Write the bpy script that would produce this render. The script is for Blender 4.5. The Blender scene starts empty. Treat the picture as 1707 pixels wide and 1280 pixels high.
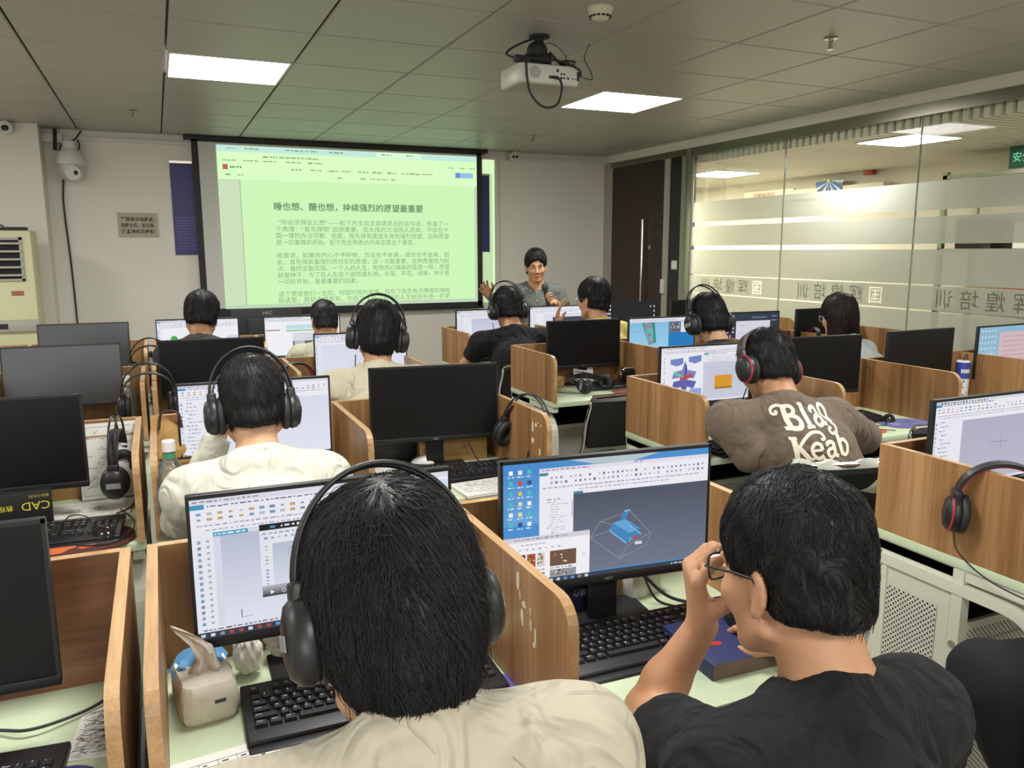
import bpy, bmesh, math, random
import numpy as np
from mathutils import Vector, Matrix, Euler, Quaternion
from mathutils.bvhtree import BVHTree
random.seed(7)
RNG = np.random.default_rng(7)
SC = bpy.context.scene
COL = SC.collection
PI = math.pi
D = math.radians

# ---------------------------------------------------------------- camera, world, exposure, lights
ZC = 1.53
YAW, PITCH, ROLL = 0.415786, -0.167140, -0.002412
def cam_axes():
    F = Vector((math.sin(YAW), math.cos(YAW), 0)); R = Vector((math.cos(YAW), -math.sin(YAW), 0)); U = Vector((0, 0, 1))
    F2 = F*math.cos(PITCH)+U*math.sin(PITCH); U2 = U*math.cos(PITCH)-F*math.sin(PITCH)
    return R*math.cos(ROLL)+U2*math.sin(ROLL), U2*math.cos(ROLL)-R*math.sin(ROLL), F2
_r, _u, _f = cam_axes()
cam_data = bpy.data.cameras.new('camera')
cam_data.sensor_width = 36.0
cam_data.lens = 1326.8/1707*36.0
cam_data.clip_start = 0.02
cam = bpy.data.objects.new('camera', cam_data)
COL.objects.link(cam)
cam.matrix_world = Matrix(((_r.x, _u.x, -_f.x, 0), (_r.y, _u.y, -_f.y, 0), (_r.z, _u.z, -_f.z, ZC), (0, 0, 0, 1)))
SC.camera = cam

w = bpy.data.worlds.new('world'); SC.world = w; w.use_nodes = True
w.node_tree.nodes['Background'].inputs[0].default_value = (0.9, 0.92, 1.0, 1)
w.node_tree.nodes['Background'].inputs[1].default_value = 0.25
SC.view_settings.view_transform = 'Standard'
SC.view_settings.look = 'None'
SC.view_settings.gamma = 1.0
SC.view_settings.use_curve_mapping = False
EXPO = 0.0
SC.view_settings.exposure = EXPO
SC.cycles.use_denoising = True
SC.cycles.max_bounces = 8
SC.cycles.diffuse_bounces = 4
SC.cycles.transparent_max_bounces = 12
SC.cycles.sample_clamp_indirect = 6.0

PANEL_E = 37.0
CORR_E = 34.0
SCREEN_E = 0.95        # strength of lit monitors
IMAGE_E = 1.15         # strength of the projected image

# ---------------------------------------------------------------- materials
MATS = {}
def nodes_of(m):
    return m.node_tree.nodes, m.node_tree.links
def mat(name, color=(0.8, 0.8, 0.8), rough=0.6, metal=0.0, spec=0.5, noise=0.0, nscale=30.0, bump=0.0, bscale=60.0, coat=0.0, trans=0.0, alpha=1.0, sheen=0.0, sss=0.0, ior=1.45, stretch=(1, 1, 1)):
    if name in MATS: return MATS[name]
    m = bpy.data.materials.new(name); m.use_nodes = True
    n, l = nodes_of(m); b = n['Principled BSDF']
    b.inputs['Base Color'].default_value = (*color, 1)
    b.inputs['Roughness'].default_value = rough
    b.inputs['Metallic'].default_value = metal
    b.inputs['Specular IOR Level'].default_value = spec
    b.inputs['IOR'].default_value = ior
    if coat: b.inputs['Coat Weight'].default_value = coat
    if trans: b.inputs['Transmission Weight'].default_value = trans
    if alpha < 1: b.inputs['Alpha'].default_value = alpha
    if sheen: b.inputs['Sheen Weight'].default_value = sheen
    if sss:
        b.inputs['Subsurface Weight'].default_value = sss
        b.inputs['Subsurface Radius'].default_value = (0.012, 0.005, 0.003)
        b.inputs['Subsurface Scale'].default_value = 0.5
    if noise or bump:
        tc = n.new('ShaderNodeTexCoord'); mp = n.new('ShaderNodeMapping')
        mp.inputs['Scale'].default_value = stretch
        l.new(tc.outputs['Object'], mp.inputs['Vector'])
    if noise:
        t = n.new('ShaderNodeTexNoise'); t.inputs['Scale'].default_value = nscale; t.inputs['Detail'].default_value = 4
        l.new(mp.outputs['Vector'], t.inputs['Vector'])
        mx = n.new('ShaderNodeMix'); mx.data_type = 'RGBA'
        mx.inputs[6].default_value = (*[max(0, c*(1-noise)) for c in color], 1)
        mx.inputs[7].default_value = (*[min(1, c*(1+noise)) for c in color], 1)
        l.new(t.outputs['Fac'], mx.inputs[0]); l.new(mx.outputs[2], b.inputs['Base Color'])
    if bump:
        t2 = n.new('ShaderNodeTexNoise'); t2.inputs['Scale'].default_value = bscale; t2.inputs['Detail'].default_value = 3
        l.new(mp.outputs['Vector'], t2.inputs['Vector'])
        bp = n.new('ShaderNodeBump'); bp.inputs['Strength'].default_value = bump; bp.inputs['Distance'].default_value = 0.002
        l.new(t2.outputs['Fac'], bp.inputs['Height']); l.new(bp.outputs['Normal'], b.inputs['Normal'])
    MATS[name] = m
    return m
def emit(name, color, strength):
    if name in MATS: return MATS[name]
    m = bpy.data.materials.new(name); m.use_nodes = True
    n, l = nodes_of(m); n.remove(n['Principled BSDF'])
    e = n.new('ShaderNodeEmission'); e.inputs[0].default_value = (*color, 1); e.inputs[1].default_value = strength
    l.new(e.outputs[0], n['Material Output'].inputs[0])
    MATS[name] = m
    return m
def lin(c):
    return tuple((x/12.92 if x <= 0.04045 else ((x+0.055)/1.055)**2.4) for x in c)
def hexc(h):
    return lin(tuple(int(h[i:i+2], 16)/255 for i in (0, 2, 4)))

def screen_material(name, strength, gloss=0.04):
    """a lit display: the picture is a colour attribute of its own content, given off as light, under a faint satin surface"""
    m = bpy.data.materials.new(name); m.use_nodes = True
    n, l = nodes_of(m); b = n['Principled BSDF']
    a = n.new('ShaderNodeVertexColor'); a.layer_name = 'picture'
    b.inputs['Base Color'].default_value = (0.01, 0.01, 0.012, 1)
    b.inputs['Roughness'].default_value = 0.45
    b.inputs['Specular IOR Level'].default_value = gloss*5
    l.new(a.outputs['Color'], b.inputs['Emission Color'])
    b.inputs['Emission Strength'].default_value = strength
    MATS[name] = m
    return m
M_SCREEN = screen_material('display', SCREEN_E)
M_IMAGE = screen_material('projected_light', IMAGE_E, 0.0)
def attr_material(name, rough=0.6):
    m = bpy.data.materials.new(name); m.use_nodes = True
    n, l = nodes_of(m); b = n['Principled BSDF']
    a = n.new('ShaderNodeVertexColor'); a.layer_name = 'picture'
    l.new(a.outputs['Color'], b.inputs['Base Color']); b.inputs['Roughness'].default_value = rough
    MATS[name] = m
    return m
M_PRINT = attr_material('printed_paper', 0.75)
M_PRINT_GLOSS = attr_material('printed_board', 0.4)

def wood(name, light, mid, dark, axis='z', scale=1.0, rough=0.42):
    """laminate with straight grain along one axis and wider tonal bands across it"""
    m = bpy.data.materials.new(name); m.use_nodes = True
    n, l = nodes_of(m); b = n['Principled BSDF']
    g = n.new('ShaderNodeNewGeometry')
    mp = n.new('ShaderNodeMapping')
    s = {'x': (0.5, 9, 9), 'y': (9, 0.5, 9), 'z': (9, 9, 0.35)}[axis]
    mp.inputs['Scale'].default_value = tuple(k*scale for k in s)
    l.new(g.outputs['Position'], mp.inputs['Vector'])
    t1 = n.new('ShaderNodeTexNoise'); t1.inputs['Scale'].default_value = 1.3; t1.inputs['Detail'].default_value = 2; t1.inputs['Roughness'].default_value = 0.5
    t2 = n.new('ShaderNodeTexNoise'); t2.inputs['Scale'].default_value = 9.0; t2.inputs['Detail'].default_value = 5; t2.inputs['Roughness'].default_value = 0.65
    l.new(mp.outputs['Vector'], t1.inputs['Vector']); l.new(mp.outputs['Vector'], t2.inputs['Vector'])
    ad = n.new('ShaderNodeMix'); ad.data_type = 'FLOAT'; ad.inputs[0].default_value = 0.45
    l.new(t1.outputs['Fac'], ad.inputs[2]); l.new(t2.outputs['Fac'], ad.inputs[3])
    cr = n.new('ShaderNodeValToRGB')
    cr.color_ramp.elements[0].position = 0.33; cr.color_ramp.elements[0].color = (*dark, 1)
    cr.color_ramp.elements[1].position = 0.66; cr.color_ramp.elements[1].color = (*light, 1)
    e = cr.color_ramp.elements.new(0.5); e.color = (*mid, 1)
    l.new(ad.outputs[0], cr.inputs[0]); l.new(cr.outputs[0], b.inputs['Base Color'])
    b.inputs['Roughness'].default_value = rough
    bp = n.new('ShaderNodeBump'); bp.inputs['Strength'].default_value = 0.08; bp.inputs['Distance'].default_value = 0.001
    l.new(t2.outputs['Fac'], bp.inputs['Height']); l.new(bp.outputs['Normal'], b.inputs['Normal'])
    MATS[name] = m
    return m
WOOD = wood('oak_laminate', hexc('b18a5e'), hexc('9a7248'), hexc('73502f'), 'z')
WOOD_H = wood('oak_laminate_crosswise', hexc('8a5f40'), hexc('7a5135'), hexc('5d3a24'), 'x')
WOOD_EDGE = wood('oak_edge_banding', hexc('c3a075'), hexc('b08b60'), hexc('94714a'), 'y', 2.0)

def perforated(name, base, pitch, radius):
    """painted sheet steel punched with staggered round holes (object x/y/z folded so it works on any upright face)"""
    m = bpy.data.materials.new(name); m.use_nodes = True
    n, l = nodes_of(m); b = n['Principled BSDF']
    tc = n.new('ShaderNodeTexCoord'); sx = n.new('ShaderNodeSeparateXYZ'); l.new(tc.outputs['Object'], sx.inputs[0])
    def mth(op, a, bb=None, c=None):
        k = n.new('ShaderNodeMath'); k.operation = op
        for i, v in enumerate((a, bb, c)):
            if v is None: continue
            if isinstance(v, (int, float)): k.inputs[i].default_value = v
            else: l.new(v, k.inputs[i])
        return k.outputs[0]
    u = mth('ADD', sx.outputs['X'], sx.outputs['Y']); v = sx.outputs['Z']
    def dots(du, dv):
        a = mth('SUBTRACT', mth('FRACT', mth('DIVIDE', mth('ADD', u, du+50.0), pitch)), 0.5)
        c = mth('SUBTRACT', mth('FRACT', mth('DIVIDE', mth('ADD', v, dv+50.0), pitch)), 0.5)
        d = mth('SQRT', mth('ADD', mth('MULTIPLY', a, a), mth('MULTIPLY', c, c)))
        return mth('LESS_THAN', d, radius/pitch)
    h = mth('MAXIMUM', dots(0, 0), dots(pitch/2, pitch/2))
    mx = n.new('ShaderNodeMix'); mx.data_type = 'RGBA'
    mx.inputs[6].default_value = (*base, 1); mx.inputs[7].default_value = (0.006, 0.006, 0.006, 1)
    l.new(h, mx.inputs[0]); l.new(mx.outputs[2], b.inputs['Base Color'])
    b.inputs['Roughness'].default_value = 0.45
    MATS[name] = m
    return m

# ---------------------------------------------------------------- mesh building
class MB:
    def __init__(s): s.v = []; s.f = []; s.m = []; s.c = []; s.sm = []
    def add(s, vs, fs, mi=0, col=None, smooth=False, T=None):
        o = len(s.v)
        for p in vs:
            p = Vector(p)
            if T is not None: p = T @ p
            s.v.append(p[:])
        for f in fs:
            s.f.append(tuple(i+o for i in f)); s.m.append(mi); s.c.append(col); s.sm.append(smooth)
        return s
    def box(s, a, b, mi=0, col=None, T=None, bev=0.0, omit=()):
        x0, y0, z0 = a; x1, y1, z1 = b
        if bev > 0:
            bm = bmesh.new(); bmesh.ops.create_cube(bm, size=1)
            bmesh.ops.scale(bm, vec=(x1-x0, y1-y0, z1-z0), verts=bm.verts)
            bmesh.ops.translate(bm, vec=((x0+x1)/2, (y0+y1)/2, (z0+z1)/2), verts=bm.verts)
            bmesh.ops.bevel(bm, geom=bm.edges[:], offset=bev, segments=2, profile=0.5, affect='EDGES')
            bm.verts.ensure_lookup_table()
            s.add([v.co[:] for v in bm.verts], [[v.index for v in f.verts] for f in bm.faces], mi, col, True, T)
            bm.free(); return s
        vs = [(x0, y0, z0), (x1, y0, z0), (x1, y1, z0), (x0, y1, z0), (x0, y0, z1), (x1, y0, z1), (x1, y1, z1), (x0, y1, z1)]
        fs = [(0, 3, 2, 1), (4, 5, 6, 7), (0, 1, 5, 4), (1, 2, 6, 5), (2, 3, 7, 6), (3, 0, 4, 7)]
        return s.add(vs, [f for i, f in enumerate(fs) if i not in omit], mi, col, False, T)
    def quad(s, a, b, c, d, mi=0, col=None, T=None): return s.add([a, b, c, d], [(0, 1, 2, 3)], mi, col, False, T)
    def prism(s, poly, h0, h1, axis='x', mi=0, mi_side=None, T=None, col=None):
        """poly: 2D outline extruded along axis from h0 to h1"""
        n = len(poly)
        def P(q, h):
            if axis == 'x': return (h, q[0], q[1])
            if axis == 'y': return (q[0], h, q[1])
            return (q[0], q[1], h)
        vs = [P(q, h0) for q in poly]+[P(q, h1) for q in poly]
        s.add(vs, [tuple(range(n-1, -1, -1)), tuple(range(n, 2*n))], mi, col, False, T)
        s.add(vs, [(i, (i+1) % n, n+(i+1) % n, n+i) for i in range(n)], mi if mi_side is None else mi_side, col, False, T)
        return s
    def tube(s, pts, r, seg=8, mi=0, col=None, T=None, cap=True, closed=False, flat=None, up=None):
        """sweep a circle (or a flat rectangle of flat=(w,h)) along a polyline; r may be a list"""
        P = [Vector(p) for p in pts]; n = len(P)
        if not hasattr(r, '__len__'): r = [r]*n
        tang = []
        for i in range(n):
            a = P[(i-1) % n] if (closed or i > 0) else P[i]
            b = P[(i+1) % n] if (closed or i < n-1) else P[i]
            t = (b-a); tang.append(t.normalized() if t.length > 1e-9 else Vector((0, 0, 1)))
        nv = Vector(up) if up is not None else (Vector((0, 0, 1)) if abs(tang[0].z) < 0.9 else Vector((1, 0, 0)))
        vs = []; ring = 4 if flat else seg
        for i in range(n):
            t = tang[i]
            nv2 = nv-t*nv.dot(t)
            if nv2.length < 1e-6: nv2 = t.orthogonal()
            nv2.normalize()
            if up is None: nv = nv2
            bi = t.cross(nv2)
            if flat:
                w_, h_ = flat[0]/2*r[i], flat[1]/2*r[i]
                for a_, b_ in ((-w_, -h_), (w_, -h_), (w_, h_), (-w_, h_)): vs.append(P[i]+bi*a_+nv2*b_)
            else:
                for k in range(seg):
                    a = 2*PI*k/seg; vs.append(P[i]+(nv2*math.cos(a)+bi*math.sin(a))*r[i])
        fs = []
        for i in range(n if closed else n-1):
            j = (i+1) % n
            for k in range(ring):
                fs.append((i*ring+k, i*ring+(k+1) % ring, j*ring+(k+1) % ring, j*ring+k))
        if cap and not closed:
            fs.append(tuple(range(ring-1, -1, -1))); fs.append(tuple((n-1)*ring+k for k in range(ring)))
        return s.add([v[:] for v in vs], fs, mi, col, not flat, T)
    def lathe(s, prof, seg=24, mi=0, T=None, col=None, smooth=True, cap=True):
        """profile [(r,z)...] spun about z"""
        vs = []; n = len(prof)
        for r, z in prof:
            for k in range(seg):
                a = 2*PI*k/seg; vs.append((r*math.cos(a), r*math.sin(a), z))
        fs = [(i*seg+k, i*seg+(k+1) % seg, (i+1)*seg+(k+1) % seg, (i+1)*seg+k) for i in range(n-1) for k in range(seg)]
        if cap: fs += [tuple(range(seg-1, -1, -1)), tuple((n-1)*seg+k for k in range(seg))]
        return s.add(vs, fs, mi, col, smooth, T)
    def ball(s, c, r, mi=0, seg=14, rings=9, T=None, col=None):
        if not hasattr(r, '__len__'): r = (r, r, r)
        vs = [(c[0], c[1], c[2]-r[2])]
        for i in range(1, rings):
            t = -PI/2+PI*i/rings
            for k in range(seg):
                a = 2*PI*k/seg; vs.append((c[0]+r[0]*math.cos(t)*math.cos(a), c[1]+r[1]*math.cos(t)*math.sin(a), c[2]+r[2]*math.sin(t)))
        vs.append((c[0], c[1], c[2]+r[2])); L = len(vs)-1
        fs = [(0, 1+(k+1) % seg, 1+k) for k in range(seg)]
        for i in range(rings-2):
            for k in range(seg):
                a = 1+i*seg; fs.append((a+k, a+(k+1) % seg, a+seg+(k+1) % seg, a+seg+k))
        a = 1+(rings-2)*seg
        fs += [(a+k, a+(k+1) % seg, L) for k in range(seg)]
        return s.add(vs, fs, mi, col, True, T)
    def mesh(s, name, mats):
        me = bpy.data.meshes.new(name)
        me.from_pydata(s.v, [], s.f)
        for m in (mats if isinstance(mats, (list, tuple)) else [mats]): me.materials.append(m)
        me.polygons.foreach_set('material_index', s.m)
        me.polygons.foreach_set('use_smooth', s.sm)
        if any(c is not None for c in s.c):
            ca = me.color_attributes.new('picture', 'FLOAT_COLOR', 'CORNER')
            buf = []
            for f, c in zip(s.f, s.c):
                c = c or (0, 0, 0)
                buf += [c[0], c[1], c[2], 1.0]*len(f)
            ca.data.foreach_set('color', buf)
        me.update()
        return me
    def build(s, name, mats, parent=None, loc=None, T=None, angle=0.6):
        me = s.mesh(name, mats)
        if any(s.sm):
            try: me.set_sharp_from_angle(angle=angle)
            except Exception: pass
        return link(name, me, parent, loc, T)
def link(name, data, parent=None, loc=None, T=None):
    o = bpy.data.objects.new(name, data); COL.objects.link(o)
    if parent is not None: o.parent = parent
    if T is not None: o.matrix_local = T
    if loc is not None: o.location = loc
    return o
def tag(o, label=None, cat=None, group=None, kind=None):
    if label: o['label'] = label
    if cat: o['category'] = cat
    if group: o['group'] = group
    if kind: o['kind'] = kind
    return o
def empty(name, loc=(0, 0, 0), rot=(0, 0, 0), label=None, cat=None, group=None, T=None):
    o = bpy.data.objects.new(name, None); COL.objects.link(o)
    o.empty_display_size = 0.05
    o.location = loc; o.rotation_euler = rot
    if T is not None: o.matrix_world = T
    return tag(o, label, cat, group)
def struct(o): o['kind'] = 'structure'; return o
def kids(o): return [c for c in COL.objects if c.parent is o]
TREES = {}
def dup(root, T=None, loc=None, rot=None, label=None, group=None):
    """copy a thing with its parts and their sub-parts"""
    if root.name not in TREES:
        TREES[root.name] = [(c, [g for g in COL.objects if g.parent is c]) for c in COL.objects if c.parent is root]
    r = root.copy(); COL.objects.link(r)
    if T is not None: r.matrix_world = T
    if loc is not None: r.location = loc
    if rot is not None: r.rotation_euler = rot
    if label: r['label'] = label
    if group: r['group'] = group
    for ch, gs in TREES[root.name]:
        c = ch.copy(); COL.objects.link(c); c.parent = r
        for g in gs:
            d = g.copy(); COL.objects.link(d); d.parent = c
    return r
def arc(c, r, a0, a1, n, plane='xz'):
    out = []
    for i in range(n+1):
        a = a0+(a1-a0)*i/n; u, v = r*math.cos(a), r*math.sin(a)
        out.append((c[0]+u, c[1], c[2]+v) if plane == 'xz' else ((c[0], c[1]+u, c[2]+v) if plane == 'yz' else (c[0]+u, c[1]+v, c[2])))
    return out
def spline(pts, n=6):
    """Catmull-Rom through points"""
    P = [Vector(p) for p in pts]; P = [P[0]*2-P[1]]+P+[P[-1]*2-P[-2]]
    out = []
    for i in range(1, len(P)-2):
        for k in range(n):
            t = k/n; a, b, c, d = P[i-1], P[i], P[i+1], P[i+2]
            out.append(0.5*((2*b)+(c-a)*t+(2*a-5*b+4*c-d)*t*t+(3*b-a-3*c+d)*t**3))
    out.append(P[-2])
    return [p[:] for p in out]
def text_geo(body, size=1.0, align='LEFT', extrude=0.0, line=1.0, res=2, bold=0.0, ret_curve=False):
    """outline of a line of lettering as plain vertices and faces, in its own xy plane"""
    cu = bpy.data.curves.new('lettering', 'FONT'); cu.body = body; cu.size = size; cu.align_x = align
    cu.extrude = extrude; cu.space_line = line; cu.resolution_u = res; cu.offset = bold
    ob = bpy.data.objects.new('lettering', cu); COL.objects.link(ob)
    dg = bpy.context.evaluated_depsgraph_get(); ev = ob.evaluated_get(dg)
    me = ev.to_mesh()
    vs = [v.co[:] for v in me.vertices]; fs = [tuple(p.vertices) for p in me.polygons]
    ev.to_mesh_clear()
    bpy.data.objects.remove(ob); bpy.data.curves.remove(cu)
    return vs, fs
def bbox2(vs):
    xs = [v[0] for v in vs]; ys = [v[1] for v in vs]
    return min(xs), max(xs), min(ys), max(ys)
def put_text(mb, body, x, y, size, T=None, mi=0, col=None, width=None, align='LEFT', z=0.0, mirror=False, bold=0.0):
    vs, fs = text_geo(body, size, align, bold=bold)
    if not vs: return
    x0, x1, y0, y1 = bbox2(vs)
    k = (width/(x1-x0)) if width else 1.0
    o = []
    for v in vs:
        vx = (v[0]-x0)*k if align == 'LEFT' else v[0]*k
        if mirror: vx = -vx
        o.append((x+vx, y+v[1], z+v[2]))
    mb.add(o, fs, mi, col, False, T)
XZ = Matrix.Rotation(PI/2, 4, 'X')          # drawing plane xy -> upright plane facing -Y
def lookT(loc, yaw=0.0, pitch=0.0, roll=0.0):
    return Matrix.Translation(loc) @ Matrix.Rotation(yaw, 4, 'Z') @ Matrix.Rotation(pitch, 4, 'X') @ Matrix.Rotation(roll, 4, 'Y')
# ---------------------------------------------------------------- the room
ZT = 2.528                 # ceiling height
TILE = 0.6412; GX0 = -0.5242; GY0 = 3.981
YF, XR, XL, YB0 = 7.833, 4.595, -3.1, -2.4
M_WALL = mat('white_wall_paint', hexc('e3dfd4'), 0.75, noise=0.03, nscale=3, bump=0.05, bscale=200)
M_FLOOR = mat('grey_floor_tile', hexc('a39f95'), 0.35, noise=0.1, nscale=5)
M_TILE = mat('aluminium_ceiling_tile', hexc('aeaaa1'), 0.42, noise=0.02, nscale=2, spec=0.4)
M_GROOVE = mat('ceiling_grid_gap', hexc('55504a'), 0.7)
M_BLACK = mat('black_plastic', (0.012, 0.012, 0.013), 0.42, bump=0.03, bscale=900)
M_BLACKM = mat('matt_black_plastic', (0.02, 0.02, 0.021), 0.6)
M_WHITEP = mat('white_plastic', hexc('d8d5cc'), 0.4)
M_STEEL = mat('brushed_steel', hexc('b9b6ac'), 0.28, metal=1.0)
M_CHROME = mat('chrome', (0.85, 0.85, 0.85), 0.08, metal=1.0)
M_DARKF = mat('dark_metal_frame', hexc('4a463c'), 0.3, metal=0.8)
M_PANEL = emit('lit_diffuser', (1.0, 0.985, 0.955), PANEL_E)
M_CORR = emit('lit_corridor_diffuser', (1.0, 0.98, 0.94), CORR_E)

LIGHTS = [(1, 1), (5, 1), (1, -4), (5, -4), (-3, 1), (-3, -4), (1, -8), (5, -8)]
mb = MB(); mb.quad((XL, YB0, 0), (7.2, YB0, 0), (7.2, 10.5, 0), (XL, 10.5, 0)); struct(mb.build('floor', M_FLOOR))
# ceiling: pressed metal trays in a grid, with the openings of the lit panels left out
mb = MB(); mb.box((XL, YB0, ZT+0.02), (XR+0.15, YF+0.1, ZT+0.05), 1)
g = 0.004
for i in range(-5, 10):
    for j in range(-11, 7):
        x0, x1, y0, y1 = GX0+i*TILE, GX0+(i+1)*TILE, GY0+(j-1)*TILE, GY0+j*TILE
        x0, x1 = max(x0, XL), min(x1, XR-0.005); y0, y1 = max(y0, YB0), min(y1, YF-0.005)
        if x1-x0 < 0.03 or y1-y0 < 0.03 or (i, j-1) in LIGHTS: continue
        vs = [(x0+g, y0+g, ZT+0.008), (x1-g, y0+g, ZT+0.008), (x1-g, y1-g, ZT+0.008), (x0+g, y1-g, ZT+0.008)]
        h = 0.009
        vs += [(x0+h, y0+h, ZT), (x1-h, y0+h, ZT), (x1-h, y1-h, ZT), (x0+h, y1-h, ZT)]
        mb.add(vs, [(7, 6, 5, 4)]+[(k, 4+k, 4+(k+1) % 4, (k+1) % 4) for k in range(4)], 0)
struct(mb.build('ceiling', [M_TILE, M_GROOVE]))
# lit panels
def light_panel(i, j, label):
    x0, x1, y0, y1 = GX0+i*TILE+.01, GX0+(i+1)*TILE-.01, GY0+j*TILE+.01, GY0+(j+1)*TILE-.01
    cx, cy = (x0+x1)/2, (y0+y1)/2
    t = empty('ceiling_light', (cx, cy, ZT), label=label, cat='ceiling light', group='square lit ceiling panels')
    m = MB(); hx = (x1-x0)/2; hy = (y1-y0)/2; b = 0.012
    m.box((-hx, -hy, -.004), (hx, -hy+b, .012)); m.box((-hx, hy-b, -.004), (hx, hy, .012)); m.box((-hx, -hy+b, -.004), (-hx+b, hy-b, .012)); m.box((hx-b, -hy+b, -.004), (hx, hy-b, .012))
    m.build('frame', M_WHITEP, t)
    m = MB(); m.quad((-hx+b, hy-b, .002), (hx-b, hy-b, .002), (hx-b, -hy+b, .002), (-hx+b, -hy+b, .002)); m.build('diffuser', M_PANEL, t)
LL = ['square lit ceiling panel above the room to the left of the projection screen', 'square lit ceiling panel just beyond the ceiling projector']
for k, (i, j) in enumerate(LIGHTS):
    light_panel(i, j, LL[k] if k < 2 else 'square lit ceiling panel %s' % ['over the near desks by the camera', 'over the near aisle desks on the right', 'over the desks along the left wall', 'over the back desks on the left side', 'over the rear of the room behind the camera', 'over the rear right corner behind the camera'][k-2])
# walls
mb = MB(); mb.box((XL-.1, YF, 0), (XR+.1, YF+.1, ZT+.05)); struct(mb.build('wall_front', M_WALL))
mb = MB(); mb.box((XL-.1, YB0, 0), (XL, YF, ZT+.05)); struct(mb.build('wall_left', M_WALL))
mb = MB(); mb.box((XL-.1, YB0-.1, 0), (7.2, YB0, ZT+.05)); struct(mb.build('wall_back', M_WALL))
# window-shaped glowing pane, added unseen behind the camera to put a sheen on monitors
t = empty('window_8', (-1.35, YB0+.004, 1.55)); struct(t)
m = MB()
for (a, b, c, d) in ((-.98, -.62, .98, -.56), (-.98, .56, .98, .62), (-.98, -.56, -.92, .56), (.92, -.56, .98, .56), (-.03, -.56, .03, .56)): m.box((a, 0, b), (c, .05, d))
struct(m.build('window_frame', M_WHITEP, t))
m = MB(); m.quad((.92, .01, -.56), (-.92, .01, -.56), (-.92, .01, .56), (.92, .01, .56)); struct(m.build('window_added_glow', emit('added_glow_pane', (.92, .96, 1.0), 9.0), t))
mb = MB(); mb.box((-1.45, 7.55, 0), (-0.79, YF, ZT)); struct(mb.build('wall_pier', M_WALL))
# white strip and steel head over the glass, closing strip by the front corner
ZG = 2.374
mb = MB(); mb.box((XR-.012, YB0, 2.45), (XR+.1, YF, ZT+.02)); struct(mb.build('wall_right', M_WALL))
mb = MB(); mb.box((XR-.02, YB0, ZG), (XR+.08, 6.33, 2.45)); mb.box((XR-.02, 6.33, 2.389), (XR+.08, 7.70, 2.45)); struct(mb.build('trim_head', mat('steel_head_profile', hexc('8a8678'), 0.22, metal=0.9)))
mb = MB(); mb.box((XR-.02, 7.70, 0), (XR+.1, YF, 2.46)); struct(mb.build('trim_corner', mat('grey_door_frame', hexc('a9a498'), 0.5)))
# covings / cable trunking along the top of the front wall
mb = MB(); mb.box((XL, YF-.03, ZT-.085), (XR-.02, YF, ZT-.055)); struct(mb.build('trim_front', M_WHITEP))
mb = MB(); mb.box((3.27, YF-.02, .1), (3.285, YF, 2.47)); mb.box((3.315, YF-.015, .1), (3.325, YF, 2.47)); struct(mb.build('trim_conduit', M_WHITEP))
mb = MB(); mb.box((XL, YF-.012, 0), (XR-.02, YF, .08)); struct(mb.build('baseboard_front', M_DARKF))
# the door
t = empty('door_1', (XR, 7.17, 0)); struct(t)
M_DOOR = mat('dark_brown_door', hexc('33211f'), 0.35, noise=0.12, nscale=8, stretch=(3, 3, .4))
m = MB(); m.box((-.015, -.49, 0.01), (.03, .49, 2.385)); struct(m.build('door_leaf', M_DOOR, t))
m = MB(); m.tube([(-.05, -.17, .75), (-.05, -.17, 1.83)], .014, 12); m.tube([(-.05, -.17, .9), (-.015, -.17, .9)], .008, 8); m.tube([(-.05, -.17, 1.7), (-.015, -.17, 1.7)], .008, 8)
struct(m.build('door_handle', M_CHROME, t))
m = MB(); m.lathe([(.022, 0), (.022, .008), (.006, .012)], 16, T=Matrix.Translation((-.015, -.26, 1.55)) @ Matrix.Rotation(-PI/2, 4, 'Y')); struct(m.build('door_lock', M_STEEL, t))
mb = MB(); mb.box((XR-.02, 6.60, 0), (XR+.06, 6.68, 2.389)); mb.box((XR-.02, 7.66, 0), (XR+.06, 7.70, 2.389)); struct(mb.build('trim_door', mat('grey_door_frame')))
mb = MB(); mb.box((XR-.005, 6.40, 0), (XR+.05, 6.60, 2.389)); struct(mb.build('trim_sidelight', mat('blackish_green_panel', hexc('1d2320'), 0.2)))
mb = MB(); mb.box((XR-.03, 6.26, 0), (XR+.05, 6.33, 2.45), bev=.008); mb.box((XR-.02, 6.33, 0), (XR+.05, 6.40, 2.389)); struct(mb.build('trim_post', M_STEEL))
t = empty('light_switch', (XR-.006, 6.49, 1.38), label='white light switch on the dark strip beside the brown door', cat='switch')
m = MB(); m.box((-.008, -.043, -.043), (0, .043, .043), bev=.003); m.build('plate', M_WHITEP, t)
m = MB()
for k in (-.02, .02): m.box((-.013, k-.016, -.03), (-.008, k+.016, .03))
m.build('rocker', mat('white_rocker', hexc('e6e4dd'), .3), t)
t = empty('door_intercom', (XR-.021, 6.645, 1.17), label='small white box on the frame beside the brown door', cat='door sensor')
m = MB(); m.box((-.03, -.02, -.07), (0, .02, .07), bev=.004); m.build('casing', M_WHITEP, t)

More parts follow.
